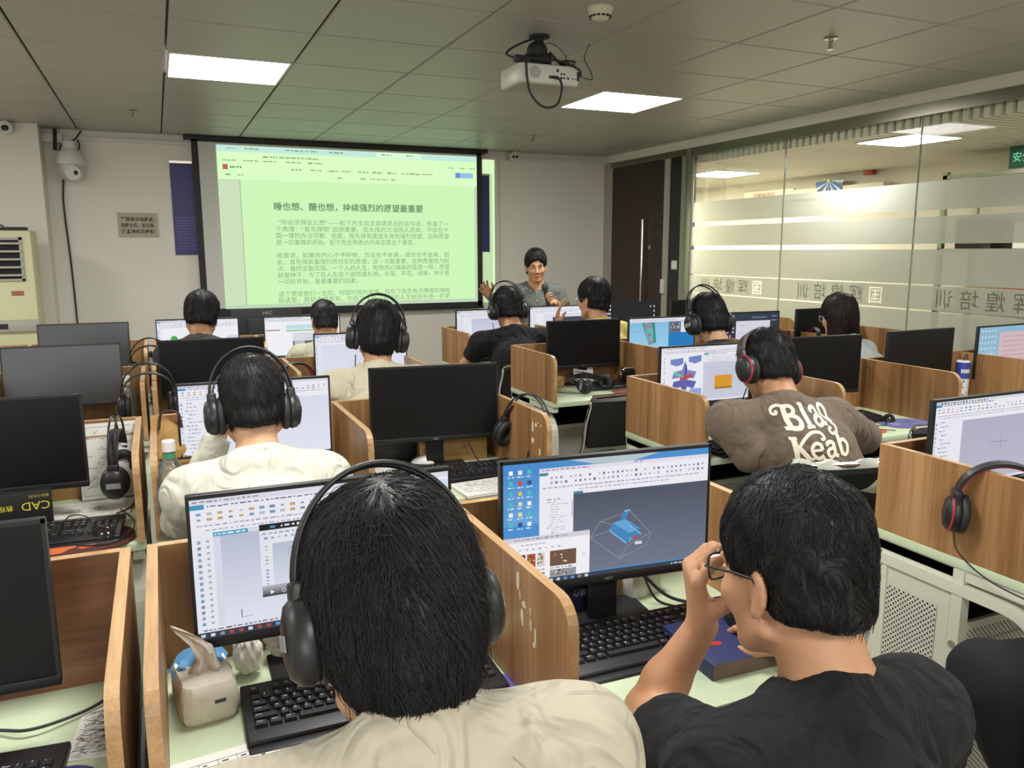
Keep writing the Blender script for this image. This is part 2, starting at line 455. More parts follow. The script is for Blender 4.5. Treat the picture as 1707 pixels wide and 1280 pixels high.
# ---------------------------------------------------------------- glass partition
def glass_mat():
    m = bpy.data.materials.new('clear_glass'); m.use_nodes = True
    n, l = nodes_of(m); n.remove(n['Principled BSDF'])
    tr = n.new('ShaderNodeBsdfTransparent'); tr.inputs[0].default_value = (0.93, 0.96, 0.92, 1)
    gl = n.new('ShaderNodeBsdfGlossy'); gl.inputs['Roughness'].default_value = 0.03
    fr = n.new('ShaderNodeFresnel'); fr.inputs[0].default_value = 1.22
    mx = n.new('ShaderNodeMixShader'); l.new(fr.outputs[0], mx.inputs[0]); l.new(tr.outputs[0], mx.inputs[1]); l.new(gl.outputs[0], mx.inputs[2])
    l.new(mx.outputs[0], n['Material Output'].inputs[0]); MATS['clear_glass'] = m
    return m
M_GLASS = glass_mat()
def film_mat():
    m = bpy.data.materials.new('frosted_film'); m.use_nodes = True
    n, l = nodes_of(m); n.remove(n['Principled BSDF'])
    tl = n.new('ShaderNodeBsdfTranslucent'); tl.inputs[0].default_value = (0.86, 0.88, 0.80, 1)
    df = n.new('ShaderNodeBsdfDiffuse'); df.inputs[0].default_value = (0.62, 0.66, 0.58, 1)
    tr = n.new('ShaderNodeBsdfTransparent'); tr.inputs[0].default_value = (0.9, 0.92, 0.86, 1)
    a = n.new('ShaderNodeMixShader'); a.inputs[0].default_value = 0.35; l.new(tl.outputs[0], a.inputs[1]); l.new(df.outputs[0], a.inputs[2])
    b = n.new('ShaderNodeMixShader'); b.inputs[0].default_value = 0.12; l.new(a.outputs[0], b.inputs[1]); l.new(tr.outputs[0], b.inputs[2])
    l.new(b.outputs[0], n['Material Output'].inputs[0]); MATS['frosted_film'] = m
    return m
M_FILM = film_mat()
seams = [6.258, 5.055, 3.825, 2.60, 1.38, 0.15, -1.1, YB0]
for k in range(len(seams)-1):
    y1, y0 = seams[k], seams[k+1]
    t = empty('window_%d' % (k+1), (XR, (y0+y1)/2, 0)); struct(t)
    hy = (y1-y0)/2-.0025
    m = MB(); m.quad((0, -hy, .03), (0, hy, .03), (0, hy, ZG), (0, -hy, ZG)); struct(m.build('window_pane', M_GLASS, t))
    # film: one flat outline with the clear stripes and the mirrored characters left open (as seen from inside)
    cu = bpy.data.curves.new('film', 'FONT'); cu.body = '国辉煌培训'; cu.size = 0.125; cu.space_character = 1.62; cu.align_x = 'CENTER'
    to = bpy.data.objects.new('film_text', cu); COL.objects.link(to)
    dg = bpy.context.evaluated_depsgraph_get()
    try:
        c2 = to.evaluated_get(dg).to_curve(dg, apply_modifiers=False).copy()
    except Exception:
        c2 = None
    rects = [(.03, 1.125, 'f'), (1.165, 1.262, 't'), (1.30, 1.525, 'f'), (1.562, 1.735, 'f'), (1.775, 1.955, 'f')]
    m = MB()
    for (z0, z1, kind) in rects:
        if kind == 'f': m.quad((-.004, hy, z0), (-.004, -hy, z0), (-.004, -hy, z1), (-.004, hy, z1))
    z0, z1 = 1.135, 1.292
    if c2 is not None and len(c2.splines):
        pts = [p.co for s_ in c2.splines for p in (s_.bezier_points if s_.type == 'BEZIER' else s_.points)]
        ya, yb = min(p[1] for p in pts), max(p[1] for p in pts)
        sp = c2.splines.new('POLY'); sp.points.add(3)
        k_ = 0.122/(yb-ya)
        hh = (z1-z0)/2/k_; cy = (ya+yb)/2
        for q, (a_, b_) in zip(sp.points, ((-hy/k_, cy-hh), (hy/k_, cy-hh), (hy/k_, cy+hh), (-hy/k_, cy+hh))): q.co = (a_, b_, 0, 1)
        sp.use_cyclic_u = True
        c2.dimensions = '2D'; c2.fill_mode = 'BOTH'; c2.resolution_u = 3; c2.extrude = 0
        co = bpy.data.objects.new('film_tmp', c2); COL.objects.link(co)
        dg = bpy.context.evaluated_depsgraph_get(); e = co.evaluated_get(dg); me = e.to_mesh()
        # drawn to be read from the corridor: x runs towards +y as seen from outside, i.e. mirrored from the room
        vs = [(-.004, v.co.x*k_, (z0+z1)/2+(v.co.y-cy)*k_) for v in me.vertices]
        m.add(vs, [tuple(p.vertices) for p in me.polygons])
        e.to_mesh_clear(); bpy.data.objects.remove(co)
    else:
        m.quad((-.004, hy, z0), (-.004, -hy, z0), (-.004, -hy, z1), (-.004, hy, z1))
    bpy.data.objects.remove(to)
    struct(m.build('window_film', M_FILM, t))
    m = MB(); m.box((-.006, hy-.001, .03), (.006, hy+.004, ZG)); struct(m.build('window_seam', mat('glass_edge', hexc('7d8a7c'), .2), t))
mb = MB(); mb.box((XR-.02, YB0, 0), (XR+.02, 6.258, .05)); struct(mb.build('trim_sill', M_STEEL))

# ---------------------------------------------------------------- corridor beyond the glass
XC = 6.7
M_CWALL = mat('cream_corridor_wall', hexc('cfc9b8'), 0.7)
mb = MB(); mb.box((XC, YB0, 0), (XC+.1, 10.5, 2.75)); struct(mb.build('wall_corridor', M_CWALL))
mb = MB(); mb.box((XR+.1, 10.4, 0), (XC, 10.5, 2.75)); mb.box((XR+.0, YF+.1, 0), (XR+.1, 10.5, 2.75)); struct(mb.build('wall_corridor_end', M_CWALL))
mb = MB(); mb.box((XR+.1, YB0, 2.60), (XC, 10.5, 2.65)); struct(mb.build('ceiling_corridor', mat('dark_ceiling_void', hexc('57503f'), .8)))
mb = MB(); M_BAF = mat('cream_baffle', hexc('d9d3c2'), .5)
y = YB0+.2
while y < 8.6:
    mb.box((XR+.05, y, 2.312), (XC, y+.042, 2.40)); y += .070
struct(mb.build('ceiling_baffles', M_BAF))
def corr_light(x, y, w_, d_, label):
    t = empty('corridor_light', (x, y, 2.311), label=label, cat='ceiling light', group='corridor ceiling panels')
    m = MB(); m.box((-w_/2-.012, -d_/2-.012, -.006), (w_/2+.012, d_/2+.012, -.001)); m.build('frame', M_WHITEP, t)
    m = MB(); m.quad((-w_/2, d_/2, -.008), (w_/2, d_/2, -.008), (w_/2, -d_/2, -.008), (-w_/2, -d_/2, -.008)); m.build('diffuser', M_CORR if y < 6 else emit('added_warm_diffuser', (1.0, .94, .80), CORR_E*3.0), t)  # far panels are added, warm and strong, in place of sunlight there
corr_light(5.07, 4.33, .46, .50, 'bright square panel in the slatted ceiling seen through the glass')
for y in (7.0, 8.9, 1.6, -1.0): corr_light(5.5, y, .55, .55, 'lit square panel in the corridor slatted ceiling %s' % {7.0: 'past the door, added for warm light', 8.9: 'at the far end, added for light', 1.6: 'beside the near glass', -1.0: 'behind the camera'}[y])
# banners, fan, boxes and the exit sign along the far side of the corridor
t = empty('wall_banner', (XC-.005, 7.62, 2.155), label='white banner with red characters high on the corridor wall', cat='banner')
m = MB(); m.box((-.01, -.42, -.06), (0, .42, .06)); m.build('board', mat('banner_white', hexc('efe9d6'), .6), t)
m = MB(); put_text(m, '回辉煌培训', 0, -.03, .075, Matrix.Translation((-.012, .25, 0)) @ Matrix.Rotation(-PI/2, 4, 'Z') @ XZ); m.build('lettering', mat('banner_red', hexc('b4342c'), .6), t)
t = empty('paper_fan', (XC-.12, 6.57, 2.24), label='blue and white folded paper fan hung in the corridor', cat='paper fan')
m = MB()
for k in range(18):
    a0 = PI+PI*k/18; a1 = PI+PI*(k+1)/18; r = .19
    m.add([(0, 0, 0), (-.01 if k % 2 else .01, r*math.cos(a0), r*math.sin(a0)), (.01 if k % 2 else -.01, r*math.cos(a1), r*math.sin(a1))], [(0, 1, 2)], 0 if k % 3 else 1)
m.build('leaf', [mat('fan_blue', hexc('5f79ab'), .6), mat('fan_white', hexc('e2e4e6'), .6)], t)
m = MB(); m.lathe([(.018, -.012), (.018, .012)], 14, T=Matrix.Rotation(PI/2, 4, 'Y')); m.build('pivot', M_WHITEP, t)
t = empty('ledge', (XC-.01, 6.5, 2.13), label='pale ledge running along the corridor wall under the fan', cat='ledge')
m = MB(); m.box((-.1, -.62, -.05), (0, .75, .05)); m.build('board', mat('ledge_cream', hexc('ddd6bd'), .6), t)
t = empty('alarm_box', (XC-.02, 6.11, 2.33), label='small red box high on the corridor wall', cat='alarm box')
m = MB(); m.box((-.06, -.055, -.065), (0, .055, .065), bev=.006); m.build('casing', mat('alarm_red', hexc('a83a35'), .4), t)
t = empty('exit_sign', (5.9, 3.93, 2.20), label='green running man exit sign hung at the edge of the photo', cat='exit sign')
m = MB(); m.box((-.015, -.19, -.08), (.015, .19, .08), bev=.004); m.build('housing', mat('exit_green', hexc('12402f'), .35), t)
m = MB(); put_text(m, '安全出口', 0, -.03, .075, Matrix.Translation((-.0165, .16, 0)) @ Matrix.Rotation(-PI/2, 4, 'Z') @ XZ); m.build('lettering', emit('exit_lit', (.2, .9, .5), .9), t)
m = MB(); m.tube([(0, -.15, .08), (0, -.15, .4)], .005, 6); m.tube([(0, .15, .08), (0, .15, .4)], .005, 6); m.build('hanger', M_STEEL, t)
t = empty('shop_shelf', (XC-.4, 4.3, 0), label='grey metal rack with boxes behind the frosted glass', cat='rack')
m = MB()
for yy in (-.5, .5):
    for xx in (-.2, .2): m.box((xx-.02, yy-.02, 0), (xx+.02, yy+.02, 2.16))
m.build('upright', M_STEEL, t)
m = MB()
for zz in (.5, 1.0, 1.5, 2.1): m.box((-.22, -.52, zz), (.22, .52, zz+.03))
m.build('shelf', M_STEEL, t)
M_CBOX = mat('brown_carton', hexc('9a805c'), .7)
for k, (yy, zz, h_, c_) in enumerate([(-.3, .53, .2, M_CBOX), (.1, .53, .25, M_DARKF), (-.2, 1.03, .2, mat('carton_red', hexc('8e4038'), .6)), (.2, 1.03, .18, M_CBOX), (-.25, 1.53, .2, M_WHITEP), (.25, 1.53, .24, M_DARKF)]):
    m = MB(); m.box((-.15, -.16, 0), (.15, .16, h_), bev=.004)
    o = m.build('carton', c_, loc=(XC-.4, 4.3+yy, zz)); tag(o, 'carton on the grey rack behind the frosted glass', 'carton', 'cartons on the corridor rack')
for k, yy in enumerate((2.4, 1.2, 0.2)):
    t = empty('corridor_door', (XC-.005, yy, 0), label='dark doorway in the corridor wall behind the frosted glass', cat='door', group='dark doorways across the corridor')
    m = MB(); m.box((-.02, -.42, 0), (0, .42, 2.05)); m.build('leaf', mat('corridor_door_brown', hexc('5d4c3e'), .5), t)

# ---------------------------------------------------------------- projection screen with its picture
t = empty('projection_screen', (1.72, 7.74, 0), label='large projection screen with black borders showing a green tinted page', cat='projection screen')
x0, x1, z0, z1 = .35-1.72, 3.085-1.72, .955, 2.49
m = MB(); m.box((x0, 0, z0), (x1, .012, z1)); m.build('fabric', mat('screen_white', hexc('cfcfc9'), .8), t)
m = MB(); b = .055
m.box((x0, -.003, z0), (x0+b, -.001, z1)); m.box((x1-b, -.003, z0), (x1, -.001, z1)); m.box((x0, -.003, z0), (x1, -.001, z0+.05)); m.box((x0, -.003, z1-.015), (x1, -.001, z1)); m.build('border', M_BLACKM, t)
m = MB(); m.box((x0-.06, -.03, z1), (x1+.06, .06, z1+.036), bev=.006); m.build('casing', M_BLACKM, t)
m = MB(); m.tube([(x0-.01, .006, z0-.012), (x1+.01, .006, z0-.012)], .014, 10); m.build('weight_bar', M_BLACKM, t)
G0 = hexc('c3e8ae'); G1 = hexc('cfeecb'); TXT = hexc('7d9a74'); TXT2 = hexc('5f7d5c')
m = MB()
def R(xa, za, xb, zb, c, l=0):
    m.quad((xa-1.72, -.0045-.0004*l, za), (xb-1.72, -.0045-.0004*l, za), (xb-1.72, -.0045-.0004*l, zb), (xa-1.72, -.0045-.0004*l, zb), 0, c)
R(.555, 1.0, 3.03, 2.455, G0)
R(.555, 2.40, 3.03, 2.455, hexc('b9dccf'), 1); R(2.0, 2.405, 2.45, 2.455, G1, 2)
R(.555, 2.16, 3.03, 2.40, hexc('cdf0b8'), 1)
R(.56, 1.03, .735, 2.16, hexc('bfd3b0'), 1); R(.735, 1.03, .745, 2.16, hexc('a4bb99'), 2)
R(3.0, 1.03, 3.03, 2.16, hexc('b4cba6'), 1); R(.555, 1.0, 3.03, 1.035, hexc('b4c9ae'), 1)
R(.6, 2.245, .645, 2.29, hexc('b4604c'), 2); R(2.80, 2.24, 2.99, 2.29, hexc('8fb4d8'), 2); R(2.80, 2.24, 2.85, 2.29, hexc('5d8ac8'), 3)
rr = random.Random(3)
def dashes(xa, xb, z, h_, c, l=3):
    x = xa
    while x < xb:
        wd = rr.uniform(.012, .05); R(x, z-h_*rr.uniform(.2, .5), min(x+wd, xb), z+h_*rr.uniform(.2, .5), c, l); x += wd+rr.uniform(.006, .014)
for (xa, xb) in ((.65, .72), (.8, .92), (1.15, 1.45), (1.55, 1.68), (2.05, 2.15), (2.3, 2.36)): dashes(xa, xb, 2.43, .014, TXT)
dashes(.95, 1.45, 2.365, .016, TXT); 
for xa in (.6, .78, .95, 1.15, 1.35): dashes(xa, xa+.13, 2.325, .014, TXT)
dashes(.66, .76, 2.268, .02, TXT2)
for xa in (1.2, 1.37, 1.53, 1.66, 1.82, 1.96, 2.1, 2.24, 2.34, 2.46): dashes(xa, xa+.1, 2.262, .016, TXT)
for xa in (1.62, 1.84, 1.93, 2.0, 2.06, 2.14, .62, .72): dashes(xa, xa+.05, 2.2, .016, TXT)
for xa in (2.72, 2.85, 2.95): dashes(xa, xa+.06, 2.335, .014, TXT)
o = m.build('projected_page', M_IMAGE, t)
m = MB()
def line(s_, xa, z, wd, size, c, bold=0.0): put_text(m, s_, xa-1.72, z, size, Matrix.Translation((0, -.0075, 0)) @ XZ, 0, c, wd, bold=bold)
line('睡也想、醒也想，持续强烈的愿望最重要', 1.024, 1.90, 1.43, .078, TXT2, .0012)
P1 = ['  “你必须得这么想”——松下先生自言自语说出的这句话，传递了一', '个真理：“首先得想”这很重要。造水库的方法因人而异，不存在千', '篇一律的办法可教。但是，首先得有建造水库的强烈愿望。这种愿望', '是一切事情的开始。松下先生想表达的肯定是这个意思。']
P2 = ['就是说，如果你内心不予呼唤，方法也不会来，成功也不会来。因', '此，首先得具备强烈而切实的愿望，这一点最重要。这种愿望成为起', '点，最终定能实现。一个人的人生，和他内心描画的蓝图一样。愿望', '就是种子，为了在人生这个庭院里扎根、长茎、开花、结果，种子是', '一切的开始，是最重要的因素。']
P3 = ['这个贯穿我们一生的、时隐时现的真理，在松下先生有点嗫嚅的喃喃', '自语里，我初次感受到，尔后又在自己实际的人生经验中进一步学']
for k, s_ in enumerate(P1): line(s_, 1.06 if k == 0 else 1.03, 1.765-.061*k, (1.655 if k == 0 else 1.69) if k < 3 else 1.33, .055, TXT)
for k, s_ in enumerate(P2): line(s_, 1.03, 1.462-.061*k, 1.69 if k < 4 else .75, .055, TXT)
for k, s_ in enumerate(P3): line(s_, 1.03, 1.105-.058*k, 1.69, .055, TXT)
m.build('projected_text', M_IMAGE, t)
# overshoot of the beam on the wall right of the screen
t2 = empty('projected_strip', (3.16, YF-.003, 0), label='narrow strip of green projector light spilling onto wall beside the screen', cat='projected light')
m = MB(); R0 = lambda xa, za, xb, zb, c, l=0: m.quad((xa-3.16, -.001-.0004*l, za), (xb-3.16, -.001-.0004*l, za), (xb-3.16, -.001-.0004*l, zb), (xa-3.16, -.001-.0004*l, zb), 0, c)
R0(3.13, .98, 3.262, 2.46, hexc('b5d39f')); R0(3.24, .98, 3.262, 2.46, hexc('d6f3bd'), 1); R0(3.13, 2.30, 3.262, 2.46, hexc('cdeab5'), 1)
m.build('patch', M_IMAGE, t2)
M_NAVY = mat('violet_banner', hexc('3a3770'), .45, noise=.08, nscale=40); M_NAVYD = mat('violet_banner_print', hexc('57548c'), .45)
def banner(xa, xb, za, zb, label):
    t = empty('wall_poster', ((xa+xb)/2, YF-.004, (za+zb)/2), label=label, cat='poster', group='violet posters behind the projection screen')
    hx, hz = (xb-xa)/2, (zb-za)/2
    m = MB(); m.box((-hx, -.004, -hz), (hx, 0, hz)); m.build('sheet', M_NAVY, t)
    m = MB()
    for k in range(12): m.box((-hx+.02, -.0055, -hz+.05+k*.025), (-hx+.02+rr.uniform(.1, 2*hx-.04 if hx > .08 else .12), -.004, -hz+.06+k*.025))
    m.build('print', M_NAVYD, t)
    m = MB(); m.box((-hx, -.012, hz-.02), (hx, 0, hz)); m.build('hanging_rail', M_STEEL, t)
banner(.165, .75, 1.49, 2.31, 'violet poster hanging behind the left border of the projection screen')
banner(2.75, 3.205, 1.507, 2.30, 'violet poster hanging behind the black right border of the projection screen')
# the notice on the wall
t = empty('wall_notice', (-.12, YF-.003, 1.75), label='grey notice with three lines of black characters on the front wall', cat='notice')
m = MB(); m.box((-.16, -.006, -.105), (.16, 0, .105)); m.build('board', mat('notice_grey', hexc('b4aa99'), .6), t)
m = MB()
for k, s_ in enumerate(['严禁移动电脑桌、', '电脑主机、显示器、', '键盘鼠标及椅板！']): put_text(m, s_, -.135, .035-.052*k, .04, Matrix.Translation((0, -.0075, 0)) @ XZ, 0, None, .27, bold=.0006)
m.build('lettering', mat('notice_ink', hexc('3a352f'), .7), t)
# ---------------------------------------------------------------- computer desks with wooden partitions
M_TOP = mat('mint_desk_laminate', hexc('c3d2b1'), 0.35, noise=.03, nscale=60)
M_TOPE = mat('desk_edge_band', hexc('cdd3bd'), 0.45)
M_FRAME = mat('cream_painted_steel', hexc('cfd0bd'), 0.35)
M_PERF = perforated('perforated_steel', hexc('c9cabb'), 0.0150, 0.0030)
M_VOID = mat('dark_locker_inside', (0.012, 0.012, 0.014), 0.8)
ROWY = [1.56, 2.84, 4.12, 5.34]; ROWR = [1.57, 2.90, 4.14, 5.36]
DZ = .75; DIV = .9925; DD = .55
def divider_poly(depth=DD, r=.05, n=5):
    p = [(0, DZ), (0, DIV)]
    for k in range(n+1):
        a = PI/2+PI/2*k/n; p.append((-depth+r+r*math.cos(a), DIV-r+r*math.sin(a)))
    p.append((-depth, DZ)); return p
def desk(x0, x1, divs, k, label, thick=.018, hwood=False):
    YB = (ROWR if x0 > 1.5 else ROWY)[k]; cx = (x0+x1)/2
    t = empty('partition_desk', (cx, YB, 0), label=label, cat='desk', group='computer desks with wooden partitions')
    a, b = x0-cx, x1-cx
    m = MB(); m.box((a, -DD+.005, DZ-.025), (b, 0, DZ), 0, bev=.002); m.build('tabletop', M_TOP, t)
    m = MB(); m.box((a+thick, -.002-.018, DZ), (b-thick, -.002, DIV)); o = m.build('back_panel', WOOD_H if hwood else WOOD, t)
    m = MB(); m.box((a+thick, -.0205, DIV), (b-thick, -.0015, DIV+.0015)); m.build('panel_edge', WOOD_EDGE, o)
    for q, dx in enumerate(divs):
        u = dx-cx
        m = MB(); m.prism(divider_poly(), u-thick/2, u+thick/2, 'x', 0, 1); m.build('divider', [WOOD, WOOD_EDGE], t)
    for u in (a+.02, b-.02):
        m = MB()
        path = [(u, -DD+.04, 0), (u, -DD+.04, .55)]+[(u, -DD+.04+.12-.12*math.cos(q), .55+.12*math.sin(q)) for q in np.linspace(0.15, PI/2, 7)]+[(u, -.03, .67)]
        m.tube(path, 1, flat=(.03, .045), up=(1, 0, 0)); m.tube([(u, -.04, 0), (u, -.04, .66)], 1, flat=(.03, .04), up=(1, 0, 0))
        m.box((u-.015, -DD+.02, .695), (u+.015, 0, .725))
        m.build('side_frame', M_FRAME, t)
    # steel locker across the rear: punched side and front sheets, an open slot below the top
    c = MB(); c.box((a+.005, -.26, .06), (a+.02, -.005, .72)); c.box((b-.02, -.26, .06), (b-.005, -.005, .72)); c.box((a+.02, -.02, .06), (b-.02, -.005, .72)); c.box((a+.02, -.26, .06), (b-.02, -.02, .075)); c.box((a+.02, -.262, .54), (b-.02, -.25, .56))
    c.box((a, -.285, .06), (a+.03, -.255, .72)); c.box((b-.03, -.285, .06), (b, -.255, .72))
    lo = c.build('locker', M_FRAME, t)
    m = MB(); m.quad((a+.06, -.2635, .09), (b-.06, -.2635, .09), (b-.06, -.2635, .5), (a+.06, -.2635, .5)); m.box((a+.02, -.262, .075), (b-.02, -.255, .54)); m.build('door', M_PERF, lo)
    m = MB(); m.quad((a+.003, -.035, .16), (a+.003, -.215, .16), (a+.003, -.215, .60), (a+.003, -.035, .60)); m.build('side_vent', M_PERF, lo); m = MB(); m.quad((b-.003, -.215, .16), (b-.003, -.035, .16), (b-.003, -.035, .60), (b-.003, -.215, .60)); m.build('side_vent', M_PERF, lo)
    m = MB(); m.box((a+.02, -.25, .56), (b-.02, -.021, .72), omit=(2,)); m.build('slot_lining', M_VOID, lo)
    m = MB(); m.lathe([(.009, 0), (.009, .004)], 12, T=Matrix.Translation((a-.001, -.27, .52)) @ Matrix.Rotation(-PI/2, 4, 'Y')); m.build('lock', M_STEEL, lo)
    return t
for k in range(4):
    nm = ['front row nearest the camera', 'second row', 'third row', 'row farthest from the camera'][k]
    desk(-.052, 1.155, [-.043, .55, 1.146], k, 'middle block two seat partition desk with mint top, %s' % nm)
    desk(-1.33, -.078, [-1.32, -.70, -.088], k, 'left block partition desk against the left side, %s' % nm, hwood=(k == 0))
    desk(1.82, 4.55, [1.83, 2.505, 3.185, 3.865, 4.54], k, 'long four seat partition desk on the right reaching the glass, %s' % nm)

# worn-off patches of paper on the partition faces
M_SCRAP = mat('torn_paper', hexc('d9d0b8'), .8)
def scraps(x, pts, label, side):
    t = empty('paper_residue', (x, pts[0][0], pts[0][1]), label=label, cat='paper residue', group='torn paper left on the partitions')
    for (y, z, w_, h_) in pts:
        n = 9; ring = []
        rr_ = random.Random(int(y*1000+z*7000))
        for q in range(n):
            a = 2*PI*q/n; r_ = rr_.uniform(.55, 1.1)
            ring.append((0, y-pts[0][0]+w_*r_*math.cos(a), z-pts[0][1]+h_*r_*math.sin(a)))
        m = MB(); m.add(ring, [tuple(range(n))], 0); m.build('scrap', M_SCRAP, t)
scraps(.5405, [(1.20, .958, .007, .022), (1.175, .925, .01, .008), (1.182, .90, .008, .024), (1.15, .925, .003, .01), (1.148, .90, .005, .012), (1.13, .885, .005, .018), (1.135, .868, .006, .007), (1.192, .935, .004, .012)], 'torn white paper scraps on the partition between the two nearest students', -1)
scraps(1.1365, [(2.40, .935, .008, .03), (2.375, .945, .008, .008), (2.335, .95, .005, .006), (2.40, .885, .012, .014), (2.345, .86, .008, .018), (2.36, .955, .004, .004)], 'torn white paper scraps on the partition end beside the hanging headset', -1)
scraps(.5595, [(2.36, .93, .022, .012), (2.35, .905, .02, .01), (2.38, .955, .012, .006)], 'worn pale scratches on the partition behind the white shirt student', 1)

# ---------------------------------------------------------------- what the monitors show
class Scr:
    def __init__(s, w_, h_): s.m = MB(); s.w = w_; s.h = h_; s.r = random.Random(5)
    def P(s, u, v, l): return (-s.w/2+u*s.w, -.0006-.00025*l, s.h/2-v*s.h)
    def rect(s, u0, v0, u1, v1, c, l=1):
        if isinstance(c, str): c = hexc(c)
        s.m.quad(s.P(u0, v1, l), s.P(u1, v1, l), s.P(u1, v0, l), s.P(u0, v0, l), 0, c); return s
    def poly(s, pts, c, l=3):
        if isinstance(c, str): c = hexc(c)
        s.m.add([s.P(u, v, l) for u, v in pts], [tuple(range(len(pts)))], 0, c); return s
    def line(s, u0, v0, u1, v1, c, wd=.0025, l=4):
        if isinstance(c, str): c = hexc(c)
        a = math.atan2((v1-v0)*s.h, (u1-u0)*s.w); du, dv = -math.sin(a)*wd/2, math.cos(a)*wd/2*s.w/s.h
        s.m.add([s.P(u0-du, v0-dv, l), s.P(u1-du, v1-dv, l), s.P(u1+du, v1+dv, l), s.P(u0+du, v0+dv, l)], [(0, 1, 2, 3)], 0, c)
    def circ(s, u, v, r, c, l=3, n=20, ring=0):
        if isinstance(c, str): c = hexc(c)
        k = s.w/s.h
        if ring:
            for i in range(n):
                a, b = 2*PI*i/n, 2*PI*(i+1)/n
                s.m.quad(s.P(u+r*math.cos(a), v+r*k*math.sin(a), l), s.P(u+r*math.cos(b), v+r*k*math.sin(b), l), s.P(u+(r-ring)*math.cos(b), v+(r-ring)*k*math.sin(b), l), s.P(u+(r-ring)*math.cos(a), v+(r-ring)*k*math.sin(a), l), 0, c)
        else: s.poly([(u+r*math.cos(2*PI*i/n), v+r*k*math.sin(2*PI*i/n)) for i in range(n)], c, l)
    def words(s, u0, v, u1, h_, c, l=3, gap=.006):
        u = u0
        while u < u1:
            wd = s.r.uniform(.006, .022); s.rect(u, v-h_*s.r.uniform(.25, .5), min(u+wd, u1), v+h_*s.r.uniform(.25, .5), c, l); u += wd+gap*s.r.uniform(.6, 1.6)
    def icons(s, u0, v0, u1, v1, nu, nv, c, l=3, fill=.55):
        cs = [c] if not isinstance(c, (list, tuple)) or isinstance(c[0], float) else c
        for i in range(nu):
            for j in range(nv):
                if s.r.random() < .12: continue
                du, dv = (u1-u0)/nu, (v1-v0)/nv; f = fill*s.r.uniform(.6, 1.1)
                a, b = u0+(i+.5)*du, v0+(j+.5)*dv
                s.rect(a-du*f/2, b-dv*f/2, a+du*f/2, b+dv*f/2, s.r.choice(cs), l)
    def grad(s, u0, v0, u1, v1, ca, cb, n=10, l=1):
        ca, cb = hexc(ca), hexc(cb)
        for i in range(n):
            t = (i+.5)/n; s.rect(u0, v0+(v1-v0)*i/n, u1, v0+(v1-v0)*(i+1)/n, tuple(p+(q-p)*t for p, q in zip(ca, cb)), l)
    def ribbon(s, u0, u1, v0, v1, accent='3f95bd'):
        s.rect(u0, v0, u1, v1, 'ecebf3', 1); s.rect(u0, v0, u1, v0+(v1-v0)*.16, 'd9dae6', 2); s.rect(u0, v0+(v1-v0)*.16, u0+.05, v0+(v1-v0)*.3, accent, 3)
        s.words(u0+.01, v0+(v1-v0)*.08, u0+(u1-u0)*.25, .012, '8a8da0'); s.words(u0+.06, v0+(v1-v0)*.23, u0+(u1-u0)*.5, .014, '7c7f92')
        s.icons(u0+.01, v0+(v1-v0)*.36, u1-.01, v0+(v1-v0)*.68, 26, 2, ['9aa0b5', '7f8aa0', 'c8a36a', '6f9dc0', 'b9bccb'], 3, .5)
        s.words(u0+.02, v0+(v1-v0)*.78, u1-.05, .012, '9c9fb0'); s.words(u0+.05, v0+(v1-v0)*.92, u0+(u1-u0)*.8, .012, 'a9acbb')
    def tree(s, u0, u1, v0, v1, n=14):
        s.rect(u0, v0, u1, v1, 'e9e9f2', 1); s.rect(u1-.003, v0, u1, v1, 'c4c5d2', 2)
        for i in range(n):
            a = u0+.01+s.r.choice((0, .01, .02)); s.words(a, v0+(v1-v0)*(i+.6)/n, min(u1-.01, a+s.r.uniform(.03, .09)), .014, '8f92a6')
    def taskbar(s, c='22252e', v0=.955):
        s.rect(0, v0, 1, 1, c, 2)
        for i in range(12):
            u = .01+i*.034; s.rect(u, v0+.012, u+.016, v0+.034, s.r.choice(['c9ced6', '5b9bd5', '3fa37c', 'd9dde3', 'b5483c', '8d949e']), 3)
        s.words(.82, v0+.022, .98, .016, 'b7bcc6')
    def done(s, name): return s.m.mesh(name, M_SCREEN)
SW, SH = .458, .252
def scr_base(c): s = Scr(SW, SH); s.rect(0, 0, 1, 1, c, 0); return s
